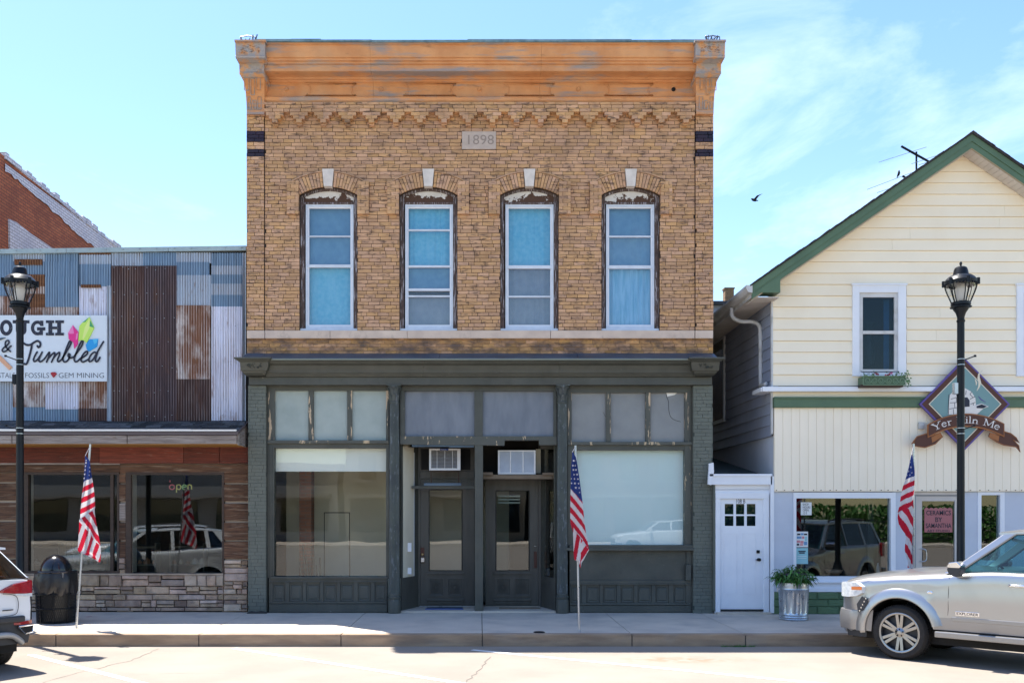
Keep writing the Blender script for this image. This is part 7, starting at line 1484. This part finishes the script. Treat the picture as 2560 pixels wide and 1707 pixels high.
# ------------------------------------------------------------------ cars (local frame: x forward, y left, z up, origin on the road under the front axle)
def ip(T, x):
    if x >= T[0][0]: return T[0][1]
    for (a, va), (b_, vb) in zip(T, T[1:]):
        if b_ <= x <= a: u = (a - x) / (a - b_); u = u * u * (3 - 2 * u) * .5 + u * .5; return va + (vb - va) * u
    return T[-1][1]
def wheel(t, cx_, cy_, sg_, Rt, Rr, wd, nsp, twin):
    c = Vector((cx_, cy_, Rt)); w2 = wd / 2
    def lat(prof, n=40):                                     # lathe about the y axis, outer side is sg_
        mb = MB(); mb.rings([[(c.x + r * math.cos(2 * math.pi * k / n), c.y + sg_ * d, c.z + r * math.sin(2 * math.pi * k / n)) for k in range(n)] for r, d in prof], cap=False); return mb
    w = lat([(.001, w2 - .07), (Rr * .3, w2 - .065), (Rr * .9, w2 - .09), (Rr * .93, w2 - .01), (Rr, w2 - .004), (Rr + .004, w2 - .012)]).build('wheel', 'car_black_trim', t, smooth='auto')
    lat([(Rr - .015, w2 - .006), (Rr + .004, w2 - .001), (Rr + .012, w2 - .004), (Rr + .012, w2 - .02)]).build('rim', 'alloy', w, smooth='auto')
    lat([(Rr + .008, -w2 + .01), (Rr + .03, -w2), (Rt - .035, -w2), (Rt - .008, -w2 + .022), (Rt, -w2 + .05), (Rt, w2 - .05), (Rt - .008, w2 - .022), (Rt - .035, w2 + .004), (Rt - .06, w2 + .006), (Rr + .03, w2 + .001), (Rr + .008, w2 - .006)], 56).build('tyre', 'rubber', w, smooth='auto')
    gr = MB()
    for k in range(72):
        a = 2 * math.pi * k / 72; 
        for d0, d1 in ((-w2 + .03, -.025), (.025, w2 - .03)): 
            vs = []
            for dd, aa in ((d0, a), (d1, a + .03)):
                for r in (Rt - .002, Rt + .007): vs += [(c.x + r * math.cos(aa - .022), c.y + sg_ * dd, c.z + r * math.sin(aa - .022)), (c.x + r * math.cos(aa + .022), c.y + sg_ * dd, c.z + r * math.sin(aa + .022))]
            gr.add(vs, [(2, 3, 7, 6), (0, 2, 6, 4), (1, 5, 7, 3), (0, 1, 3, 2), (4, 6, 7, 5)])
    gr.build('tread', 'rubber', w, kind='stuff')
    for k in range(nsp):
        a = 2 * math.pi * k / nsp + math.pi / 2
        for d in ((-.135, .135) if twin else (0,)):
            ca, sa = math.cos(a), math.sin(a); tx, tz = -sa, ca; hw_ = .021 if twin else .035; vs = []
            for r, off, dep in ((Rr * .22, d * .11, w2 - .028), (Rr * .95, d * .27, w2 - .012)):
                for s_ in (-1, 1):
                    for dd in (dep, dep - .04): vs.append((c.x + r * ca + tx * (off + s_ * hw_), c.y + sg_ * dd, c.z + r * sa + tz * (off + s_ * hw_)))
            MB().add(vs, [(0, 2, 6, 4), (0, 4, 5, 1), (2, 3, 7, 6), (1, 5, 7, 3)]).build('spoke', 'alloy', w, bevel=.003)
    hb = lat([(.001, w2 - .006), (.028, w2 - .008), (.034, w2 - .014), (.06, w2 - .022), (.075, w2 - .035)], 24).build('hub', 'alloy', w, smooth='auto')
    for k in range(5 if twin else 5):
        a = 2 * math.pi * k / 5 + .3; p = (c.x + .05 * math.cos(a), c.z + .05 * math.sin(a)); m_ = MB(); m_.rings([[(p[0] + r * math.cos(q), c.y + sg_ * d, p[1] + r * math.sin(q)) for q in [i * math.pi / 3 for i in range(6)]] for r, d in ((.01, w2 - .03), (.01, w2 - .008), (.002, w2 - .004))], cap=False); m_.build('lug_nut', 'dark', hb)

def car(name, label, cat, loc, rotz, P):
    t = thing(name, label, cat, loc, rotz, local=True)
    Wt, Sh, Ct, Sill = P['w'], P['sh'], P['ct'], P['sill']; xf, xr = P['xf'], P['xr']; ax = (0.0, -P['wb']); Ra, Rt = P['Ra'], P['Rt']
    xs = set()
    n = 54
    for i in range(n + 1): xs.add(round(xf + (xr - xf) * i / n, 4))
    for a in ax:
        for k in range(-14, 15): xs.add(round(a + Ra * math.sin(k / 14 * math.pi / 2), 4))
        xs.add(round(a + Ra + .003, 4)); xs.add(round(a - Ra - .003, 4))
    for d in (.0, .02, .05, .09): xs.add(round(xf - d, 4)); xs.add(round(xr + d, 4))
    xs = sorted(xs, reverse=True)
    def zb(x):
        for a in ax:
            if abs(x - a) < Ra: return max(ip(Sill, x), P['Rt'] + .02 + math.sqrt(max(0, Ra * Ra - (x - a) ** 2)) * P.get('arch', 1.0))
        return ip(Sill, x)
    rows = []
    VN = 9
    for x in xs:
        w, sh_, ct, b0 = ip(Wt, x), ip(Sh, x), ip(Ct, x), zb(x); sec = []
        b0 = min(b0, sh_ - .05)
        for k in range(VN):
            u = k / (VN - 1); z = b0 + (sh_ - .07 - b0) * u; zz = (z - .3) / max(.2, sh_ - .3)
            y = w * (1 - .055 * max(0, .25 - zz) / .25 - .05 * max(0, zz - .55) ** 1.3 + .008 * math.exp(-((zz - .62) / .06) ** 2))
            for a in ax:                                       # wheel arch flare
                dd = math.hypot(x - a, z - Rt) - Ra
                if -0.02 < dd < .12: y += P['flare'] * (1 - max(0, dd) / .12)
            sec.append((x, y, z))
        yt = sec[-1][1]
        sec += [(x, yt * .985, sh_ - .03), (x, yt * .955, sh_ - .005), (x, yt * .90, sh_ + (ct - sh_) * .25), (x, yt * .72, sh_ + (ct - sh_) * .66), (x, yt * .42, sh_ + (ct - sh_) * .93), (x, 0, ct)]
        rows.append(sec)
    m_ = len(rows[0]); body = MB(); clad = MB()
    for sg_ in (1, -1):
        for i in range(len(rows) - 1):
            for k in range(m_ - 1):
                q = [rows[i][k], rows[i + 1][k], rows[i + 1][k + 1], rows[i][k + 1]]; q = [(p[0], p[1] * sg_, p[2]) for p in q]
                zc = sum(p[2] for p in q) / 4; xc = sum(p[0] for p in q) / 4
                tgt = clad if zc < P['clad'](xc) else body; tgt.add(q, [(0, 1, 2, 3)])
    for row, tg in ((rows[0], 0), (rows[-1], 1)):
        cut = P['clad'](row[0][0]); ki = max([0] + [k for k, p in enumerate(row) if p[2] < cut])
        for seg, tgt in ((row[:ki + 1], clad), (row[ki:], body)):
            if len(seg) > 1: full = [tuple(p) for p in seg] + [(p[0], -p[1], p[2]) for p in seg[::-1] if p[1] > 0]; tgt.add(full, [tuple(range(len(full)))])
    def weld(mb, nm, mt_):
        me = bpy.data.meshes.new(nm); me.from_pydata(mb.v, [], mb.f); bm = bmesh.new(); bm.from_mesh(me); bmesh.ops.remove_doubles(bm, verts=bm.verts, dist=.0006); bmesh.ops.recalc_face_normals(bm, faces=bm.faces); bm.to_mesh(me); bm.free(); me.polygons.foreach_set('use_smooth', [True] * len(me.polygons)); me.materials.append(M[mt_])
        try: me.set_sharp_from_angle(angle=R(38))
        except Exception: pass
        o = link(bpy.data.objects.new(nm, me)); o.parent = t; W[o] = Vector((0, 0, 0)); return o
    bo = weld(body, 'body', P['paint'])
    if clad.f: weld(clad, 'lower_cladding', P['cladmat'])
    MB().box(xr + .15, xf - .15, -.7, .7, .24, .62).build('underbody', 'dark', t)
    for a in ax:
        for sg_ in (1, -1):
            mb = MB(); n = 16; mb.rings([[(a + (Ra + .012) * math.cos(math.pi * k / n), sg_ * d, Rt + .0 + (Ra + .012) * math.sin(math.pi * k / n)) for k in range(n + 1)] for d in (P['ww'] - .03, .45)], cap=False, closed=False); mb.build('wheel_well', 'dark', t, recalc=False)
            wheel(t, a, sg_ * P['track'], sg_, Rt, P['Rr'], P['tw'], P['nsp'], P['twin'])
    # greenhouse
    GB, GT = P['gb'], P['gt']                                   # (x, half width, z) of belt and of roof, front to rear
    yb_, zb_, yt_, zt_ = P['yb'], P['zb'], P['yt'], P['zt']
    def S_(xb, xt, v, sg_, o=0.0): return (xb + (xt - xb) * v, sg_ * (yb_ + (yt_ - yb_) * v - .015 * v * (1 - v) * 0 + o), zb_(xb) + (zt_(xt) - zb_(xb)) * v)
    def panel(nm, mt_, ring, th=.0, sg_=1): return MB().add(ring, [tuple(range(len(ring)))]).build(nm, mt_, t, recalc=False)
    pil = P['pillars']                                          # [(xb_front, xb_rear, xt_front, xt_rear)]
    for sg_ in (1, -1):
        for a, b2, c2, d2 in pil:
            ring0 = [S_(a, c2, 0, sg_), S_(b2, d2, 0, sg_), S_(b2, d2, 1, sg_), S_(a, c2, 1, sg_)]; ring1 = [(p[0], p[1] - sg_ * .06, p[2]) for p in ring0]
            MB().rings([ring0, ring1]).build('pillar', P['pillar_paint'], t, bevel=.008)
        for (a, b2, c2, d2), (a3, b3, c3, d3), gm in zip(pil, pil[1:], P['glass']):
            panel('side_window', gm, [S_(b2, d2, .02, sg_, -.012), S_(a3, c3, .02, sg_, -.012), S_(a3, c3, .98, sg_, -.012), S_(b2, d2, .98, sg_, -.012)])
        bl_ = [S_(pil[0][0], pil[0][2], 0, sg_, .006), S_(pil[-1][1], pil[-1][3], 0, sg_, .006)]; MB().tube(bl_, .012, 6).build('belt_moulding', P['belt'], t)
    A, D = pil[0], pil[-1]
    def cross(p, bulge, n=8): return [(p[0] + bulge * (1 - (2 * i / n - 1) ** 2), p[1] * (1 - 2 * i / n), p[2]) for i in range(n + 1)]
    wsb, wst = cross(S_(A[0], A[2], 0, 1, -.02), .14), cross(S_(A[0], A[2], 1, 1, -.02), .10)
    MB().add(wsb + wst, [(i, i + 1, 9 + i + 1, 9 + i) for i in range(8)]).build('windscreen', 'glass_car', t, smooth=True, recalc=False)
    rb_, rt_ = cross(S_(D[1], D[3], .0, 1, -.02), -.06), cross(S_(D[1], D[3], .93, 1, -.02), -.05)
    MB().add(rb_ + rt_, [(i, i + 1, 9 + i + 1, 9 + i) for i in range(8)]).build('rear_window', 'glass_car_dark', t, smooth=True, recalc=False)
    rr = []
    for i in range(13):
        u = i / 12; x = A[2] + (D[3] - A[2]) * u + (.06 if i == 0 else 0) - (P.get('spoiler', .04) if i == 12 else 0); z = zt_(x); cr = .05 + .02 * math.sin(u * math.pi)
        if i in (0, 12): cr *= .5
        ring = [(x, yt_ + .004, z - .015), (x, yt_ + .002, z + .01), (x, yt_ * .9, z + cr * .6), (x, yt_ * .5, z + cr), (x, 0, z + cr * 1.1), (x, -yt_ * .5, z + cr), (x, -yt_ * .9, z + cr * .6), (x, -yt_ - .002, z + .01), (x, -yt_ - .004, z - .015)]; rr.append(ring)
    MB().rings(rr).build('roof', P['paint'], t, smooth='auto')
    for sg_ in (1, -1): MB().tube(smoothpts([(A[2] - .35, sg_ * yt_ * .86, zt_(A[2]) + .05), (A[2] - .5, sg_ * yt_ * .86, zt_(A[2]) + .10), (D[3] + .5, sg_ * yt_ * .86, zt_(D[3]) + .10), (D[3] + .35, sg_ * yt_ * .86, zt_(D[3]) + .05)], 4), .018, 6).build('roof_rail', 'car_black_trim', t, smooth=True)
    # cabin
    MB().box(D[1] + .1, A[0] - .1, -yb_ + .1, yb_ - .1, .55, .6).build('cabin_floor', 'dark', t)
    for sx_ in P['seats']:
        for sg_ in (1, -1):
            s_ = MB(); s_.box(sx_ - .25, sx_ + .25, sg_ * .38 - .24, sg_ * .38 + .24, .6, .85); sb_ = s_.build('seat', 'seat', t, bevel=.05); m2 = MB(); m2.add([(sx_ - .2, sg_ * .38 - .23, .8), (sx_ - .2, sg_ * .38 + .23, .8), (sx_ - .42, sg_ * .38 + .19, 1.38), (sx_ - .42, sg_ * .38 - .19, 1.38), (sx_ - .34, sg_ * .38 - .23, .8), (sx_ - .34, sg_ * .38 + .23, .8), (sx_ - .52, sg_ * .38 + .19, 1.38), (sx_ - .52, sg_ * .38 - .19, 1.38)], [(0, 1, 2, 3), (4, 7, 6, 5), (0, 3, 7, 4), (1, 5, 6, 2), (2, 6, 7, 3)]); m2.build('backrest', 'seat', sb_, bevel=.04); MB().box(sx_ - .50, sx_ - .40, sg_ * .38 - .12, sg_ * .38 + .12, 1.41, 1.58).build('headrest', 'seat', sb_, bevel=.04)
    MB().box(A[0] - .45, A[0] - .02, -yb_ + .12, yb_ - .12, zb_(A[0]) - .35, zb_(A[0]) - .02).build('dashboard', 'car_black_trim', t, bevel=.04)
    sw_c = Vector((A[0] - .58, .38, zb_(A[0]) - .08)); MB().tube([tuple(sw_c + Vector((.06 * math.sin(q), .19 * math.cos(q), .18 * math.sin(q)))) for q in [k * math.pi / 10 for k in range(21)]], .017, 6).build('steering_wheel', 'car_black_trim', t, smooth=True)
    return t, S_

# ---- silver sport utility car, parked at an angle on the right
PS = dict(xf=.89, xr=-4.0, wb=2.89, Ra=.475, Rt=.377, Rr=.268, tw=.245, track=.775, ww=.90, nsp=6, twin=True, flare=.028, paint='car_silver', pillar_paint='car_silver', cladmat='car_silver_trim', belt='chrome',
          w=[(.89, .66), (.86, .74), (.80, .82), (.65, .885), (.4, .905), (-.5, .915), (-3.4, .915), (-3.8, .88), (-4.0, .80)],
          sh=[(.89, .80), (.86, .93), (.80, 1.04), (.68, 1.075), (.4, 1.11), (0, 1.15), (-.6, 1.20), (-.75, 1.235), (-1.2, 1.27), (-4.0, 1.28)],
          ct=[(.89, .84), (.86, .98), (.80, 1.10), (.68, 1.14), (.4, 1.19), (0, 1.245), (-.6, 1.30), (-.75, 1.29), (-1.2, 1.29), (-4.0, 1.30)],
          sill=[(.89, .34), (.7, .29), (.48, .34), (0, .46), (-.5, .47), (-2.4, .47), (-3.4, .45), (-4.0, .45)], clad=lambda x: .62 if -2.4 < x < -.48 else -9,
          gb=None, gt=None, yb=.845, yt=.665, zb=lambda x: 1.235 + .03 * min(1, max(0, -(x + .6) / .8)), zt=lambda x: 1.775 + .03 * math.sin(max(0, min(1, (-x - 1.25) / 2.5)) * 3.14),
          pillars=[(-.60, -.74, -1.27, -1.42), (-1.98, -2.06, -2.02, -2.10), (-2.98, -3.08, -3.0, -3.10), (-3.86, -3.97, -3.66, -3.78)], glass=['glass_car', 'glass_car_dark', 'glass_car_dark'], seats=(-1.75, -2.6))
LX_, LY_ = 5.865 + .608, -4.25 + .608
sv, SS = car('silver_car', 'silver sport utility car parked nose-in at the kerb by the pottery shop', 'car', (LX_, LY_, ROADZ), R(135), PS)
def sidebox(nm, mt_, x0, x1, z0, z1, y0, y1, parent, bev=.004): return MB().box(min(x0, x1), max(x0, x1), min(y0, y1), max(y0, y1), z0, z1).build(nm, mt_, parent, bevel=bev)
for sg_ in (1, -1):
    # wheel arch lip
    n = 26; lip = [[((r) * math.cos(a), sg_ * (PS['w'][5][1] + d), .377 + .02 + r * math.sin(a)) for r, d in ((.462, -.03), (.462, .022), (.475, .034), (.56, .026), (.60, -.004), (.60, -.03))] for a in [-.06 + (math.pi * .93 + .06) * k / n for k in range(n + 1)]]
    MB().rings(lip).build('fender_flare', 'car_silver', sv, smooth='auto')
    MB().add([(p[0] - 2.89, p[1], p[2]) for r in lip for p in r], []).v
    l2 = [[(p[0] - 2.89, p[1], p[2]) for p in r] for r in lip]; MB().rings(l2).build('fender_flare', 'car_silver', sv, smooth='auto')
    # head lamp wraps the corner
    hl = MB(); pts_h = [(.86, .775), (.82, .84), (.72, .895), (.58, .918), (.50, .925)]
    rs = []
    for i, (xx, yy) in enumerate(pts_h):
        zl, zh = .845 + .0 * i, [1.02, 1.045, 1.055, 1.045, .99][i]; zl = [.845, .835, .835, .855, .90][i]; rs.append([(xx + .006, sg_ * (yy + .012), zl), (xx + .006, sg_ * (yy + .012), zh), (xx - .05, sg_ * (yy - .06), zh), (xx - .05, sg_ * (yy - .06), zl)])
    hl = hl.rings(rs).build('headlight', 'lamp_clear', sv, smooth='auto')
    MB().add([(.66, sg_ * .925, .94), (.50, sg_ * .944, .945), (.50, sg_ * .944, .995), (.66, sg_ * .925, .985)], [(0, 1, 2, 3)]).build('side_marker', 'amber', hl, recalc=False)
    sidebox('running_board', 'car_silver_trim', -2.38, -.50, .37, .45, sg_ * .80, sg_ * .985, sv, .012)
    sidebox('rocker_gap', 'dark', -2.4, -.52, .45, .48, sg_ * .80, sg_ * .90, sv)
    sidebox('side_moulding', 'car_silver_trim', -1.92, -.70, .60, .655, sg_ * .908, sg_ * .924, sv, .006)
    for xx in (-.655, -1.98, -2.95): MB().tube([(xx + .02, sg_ * .902, .50), (xx, sg_ * .9175, .75), (xx, sg_ * .915, .95), (xx - .005, sg_ * .892, 1.18)], .003, 5).build('door_gap', 'dark', sv)
    MB().tube([(.62, sg_ * .885, 1.085), (.2, sg_ * .872, 1.115), (-.62, sg_ * .862, 1.205)], .0025, 5).build('hood_gap', 'dark', sv)
    wt = [SS(-.76, -1.44, .03, sg_, .004), SS(-.76, -1.44, .97, sg_, .004), SS(-1.97, -2.01, .97, sg_, .004), SS(-1.97, -2.01, .03, sg_, .004)]; MB().tube(wt, .013, 5).build('window_trim', 'car_black_trim', sv)
    # door mirror
    mr = MB(); mr.rings([[(-.83 + dx, sg_ * (yy), 1.30 + dz) for dx, dz in ((.0, -.10), (.10, -.08), (.13, .0), (.10, .07), (.0, .09), (-.05, .0))] for yy in (.90, .94, 1.08, 1.11)]); mr = mr.build('door_mirror', 'car_black_trim', sv, bevel=.01)
    mc = MB(); mc.rings([[(-.83 + dx * 1.03, sg_ * yy, 1.312 + dz * 1.03) for dx, dz in ((-.03, .01), (.105, .01), (.128, .03), (.10, .075), (.0, .092), (-.05, .04))] for yy in (.93, 1.085, 1.115)]); mc.build('mirror_cap', 'chrome', mr, bevel=.008)
    dh = MB(); dh.tube(smoothpts([(-1.40, sg_ * .89, 1.11), (-1.42, sg_ * .955, 1.115), (-1.60, sg_ * .955, 1.115), (-1.62, sg_ * .89, 1.11)], 4), .017, 8); dh.build('door_handle', 'chrome', sv, smooth=True)
    bd = MB(); w = text_into(MB(), 'EXPLORER', 0, 0, .035, 0); tmp = MB(); text_into(tmp, 'EXPLORER', 0, 0, .035, 0, .27 / w, offset=.01); bd.add([(-.76 - p[0] if sg_ > 0 else -1.03 + p[0], sg_ * .9262, .69 + p[2]) for p in tmp.v], tmp.f)
    pl_ = sidebox('badge_plate', 'chrome', -1.045, -.745, .678, .736, sg_ * .905, sg_ * .9235, sv, .004); bd.build('badge_lettering', 'ink', pl_, recalc=False)
    MB().rings([[(-.42 + r * math.cos(a) * 1.8, sg_ * d, .965 + r * math.sin(a)) for a in [k * math.pi / 3 for k in range(6)]] for r, d in ((.022, .90), (.022, .918), (.012, .922))]).build('fender_emblem', 'chrome', sv)
# bumper, grille, scuffed corner, wipers, belt
bmp = []
for yy, xx in [(-.905, .50), (-.89, .68), (-.80, .86), (-.6, .94), (0, .975), (.6, .94), (.80, .86), (.89, .68), (.905, .50)]: bmp.append([(xx - .10, yy * .95, .36), (xx + .01, yy, .37), (xx + .02, yy * 1.012, .46), (xx + .022, yy * 1.012, .58), (xx + .01, yy, .645), (xx - .05, yy * .97, .66), (xx - .12, yy * .93, .66)])
MB().rings(bmp).build('front_bumper', 'car_silver_trim', sv, smooth='auto')
b2_ = []
for yy, xx in [(-.87, .60), (-.80, .80), (-.6, .88), (0, .92), (.6, .88), (.80, .80), (.87, .60)]: b2_.append([(xx - .12, yy * .95, .27), (xx - .04, yy, .27), (xx - .02, yy, .365), (xx - .12, yy * .95, .365)])
MB().rings(b2_).build('bumper_valance', 'car_black_trim', sv)
bx('grille', 'chrome', sv, .86, .905, -.55, .55, .78, 1.02, .01); 
for k in range(3): bx('grille_bar', 'dark', sv, .90, .912, -.52, .52, .80 + k * .075, .845 + k * .075)
bs = MB()
for sg_ in (1,): bs.add([(.50, sg_ * .938, .86), (.40, sg_ * .952, .80), (.47, sg_ * .945, .66), (.56, sg_ * .935, .62), (.58, sg_ * .930, .74)], [(0, 1, 2, 3, 4)])
bs.build('bare_corner', 'car_black_trim', sv, recalc=False)
for k in range(5): MB().lathe([(.011, 0), (.011, .02)], (.53 - .022 * k, .945, .64 + .045 * k), 6).build('clip', 'chrome', sv)
for yy in (-.35, .3): MB().tube([(-.50, yy, 1.305), (-.62, yy + .3, 1.33), (-.66, yy + .55, 1.36)], .009, 5).build('wiper', 'dark', sv)
MB().tube([(-1.98, .66, 1.60), (-1.5, .62, 1.66), (-1.35, .61, 1.70)], .022, 6).build('grab_handle', 'seat', sv, smooth=True); MB().add([(-1.96, .70, 1.62), (-1.99, .70, 1.62), (-1.85, .60, 1.0), (-1.80, .60, 1.0)], [(0, 1, 2, 3)]).build('seat_belt', 'seat', sv, recalc=False)
for sg_ in (1, -1): sidebox('tail_lamp', 'tail_red', -4.03, -3.85, .95, 1.30, sg_ * .78, sg_ * .90, sv, .02)
rb2 = MB(); rb2.box(-4.12, -3.9, -.88, .88, .48, .70); rb2.build('rear_bumper', 'car_silver_trim', sv, bevel=.03)

# ---- white compact sport utility car, cut by the left edge
PW = dict(xf=.84, xr=-3.42, wb=2.63, Ra=.40, Rt=.335, Rr=.225, tw=.235, track=.775, ww=.86, nsp=5, twin=False, flare=.022, paint='car_white', pillar_paint='car_white', cladmat='car_black_trim', belt='chrome',
          w=[(.84, .60), (.80, .72), (.72, .80), (.5, .86), (-.5, .885), (-2.9, .885), (-3.2, .87), (-3.36, .835), (-3.42, .79)],
          sh=[(.84, .72), (.80, .84), (.72, .93), (.4, 1.0), (0, 1.03), (-.6, 1.08), (-1.2, 1.12), (-2.6, 1.17), (-3.2, 1.20), (-3.42, 1.17)],
          ct=[(.84, .76), (.80, .90), (.72, 1.0), (.4, 1.07), (0, 1.10), (-.6, 1.14), (-1.2, 1.14), (-3.2, 1.22), (-3.42, 1.19)],
          sill=[(.84, .30), (.5, .26), (0, .3), (-.6, .28), (-2.2, .28), (-2.9, .30), (-3.2, .33), (-3.42, .36)], clad=lambda x: .66 if x < -3.0 else (.42 if x < .5 else .55),
          gb=None, gt=None, yb=.80, yt=.585, zb=lambda x: 1.12 + .08 * min(1, max(0, -(x + .5) / 2.6)), zt=lambda x: 1.585 + .035 * math.sin(max(0, min(1, (-x - 1.1) / 1.9)) * 3.14),
          pillars=[(-.55, -.66, -1.18, -1.30), (-1.78, -1.86, -1.82, -1.90), (-2.62, -2.72, -2.60, -2.70), (-3.05, -3.36, -2.82, -3.02)], glass=['glass_car_dark', 'glass_car_dark', 'glass_car_dark'], seats=(-1.5, -2.3), spoiler=.18)
def white_car(name, label, loc, rot):
    wc, _ = car(name, label, 'car', loc, rot, PW)
    for sg_ in (1, -1):
        # tail lamp wrapping the corner
        def strip(nm, mt_, pts_, off=.012, par=wc):
            rs = [[(xx - off * (1 if yy < .83 else .4), sg_ * (yy + off * .8), zl), (xx - off * (1 if yy < .83 else .4), sg_ * (yy + off * .8), zh), (xx + .06, sg_ * (yy - .07), zh), (xx + .06, sg_ * (yy - .07), zl)] for xx, yy, zl, zh in pts_]; return MB().rings(rs).build(nm, mt_, par, smooth='auto')
        tl = strip('tail_light', 'tail_red', [(-3.44, .40, 1.03, 1.06), (-3.435, .55, 1.01, 1.13), (-3.43, .70, 1.00, 1.155), (-3.40, .815, 1.0, 1.165), (-3.28, .855, 1.02, 1.165), (-3.15, .868, 1.08, 1.16)])
        strip('reversing_lamp', 'lamp_clear', [(-3.44, .58, .985, 1.008), (-3.432, .70, .965, 1.0), (-3.402, .815, .955, 1.0), (-3.34, .84, .97, 1.0)], .012, tl)
        strip('reflector', 'tail_red', [(-3.445, .60, .605, .635), (-3.43, .72, .605, .65), (-3.40, .80, .605, .65)], .02)
        ex = [(-3.47, sg_ * .60, .585), (-3.445, sg_ * .815, .59), (-3.445, sg_ * .81, .50), (-3.465, sg_ * .70, .485)]
        mb = MB(); mb.tube(ex + ex[:1], .012, 6); eo = mb.build('exhaust_trim', 'chrome', wc); MB().add(ex, [(0, 1, 2, 3)]).build('exhaust_opening', 'dark', eo, recalc=False)
        MB().tube(smoothpts([(-3.447, sg_ * .40, 1.02), (-3.445, sg_ * .56, .99), (-3.44, sg_ * .61, .92), (-3.44, sg_ * .61, .80), (-3.445, sg_ * .55, .74), (-3.45, sg_ * .3, .73), (-3.45, 0, .73)], 5), .004, 5).build('hatch_gap', 'dark', wc)
        sk = smoothpts([(-3.445, sg_ * .66, .37), (-3.47, sg_ * .60, .42), (-3.49, sg_ * .50, .48), (-3.50, sg_ * .35, .50), (-3.505, 0, .50)], 5); MB().tube(sk, .04, 8).build('skid_plate', 'car_skid', wc, smooth=True)
        m_ = MB(); m_.rings([[(-.78 + dx, sg_ * yy, 1.17 + dz) for dx, dz in ((.0, -.08), (.09, -.05), (.10, .04), (.0, .07), (-.04, 0))] for yy in (.88, 1.0, 1.03)]); m_.build('door_mirror', 'car_white', wc, bevel=.01)
        for xx in (-.60, -1.80, -2.6): MB().tube([(xx, sg_ * .885, .42), (xx, sg_ * .893, .75), (xx - .01, sg_ * .87, 1.06)], .004, 5).build('door_gap', 'dark', wc)
        sidebox('headlight', 'lamp_clear', .62, .80, .80, .90, sg_ * .62, sg_ * .83, wc, .03)
    bx('emblem_bar', 'dark', wc, -3.452, -3.44, -.54, -.40, .80, .813)
    rw_ = MB(); 
    bx('rear_bumper_lip', 'car_black_trim', wc, -3.47, -3.38, -.70, .70, .64, .72, .02)
    bx('number_plate_recess', 'car_black_trim', wc, -3.452, -3.44, -.3, .3, .76, .90); bx('grille', 'dark', wc, .80, .845, -.5, .5, .55, .78, .02)
    return wc
white_car('white_car', 'white compact sport utility car at the left edge showing its red tail light', (-9.2, -3.95, ROADZ), R(148))
white_car('white_car', 'white compact car out in the street seen only as a reflection in the shop windows', (-11.5, -10.5, ROADZ), R(170))
white_car('white_car', 'white compact car across the street, reflected in the white board window', (7.2, -27.5, ROADZ), R(176))
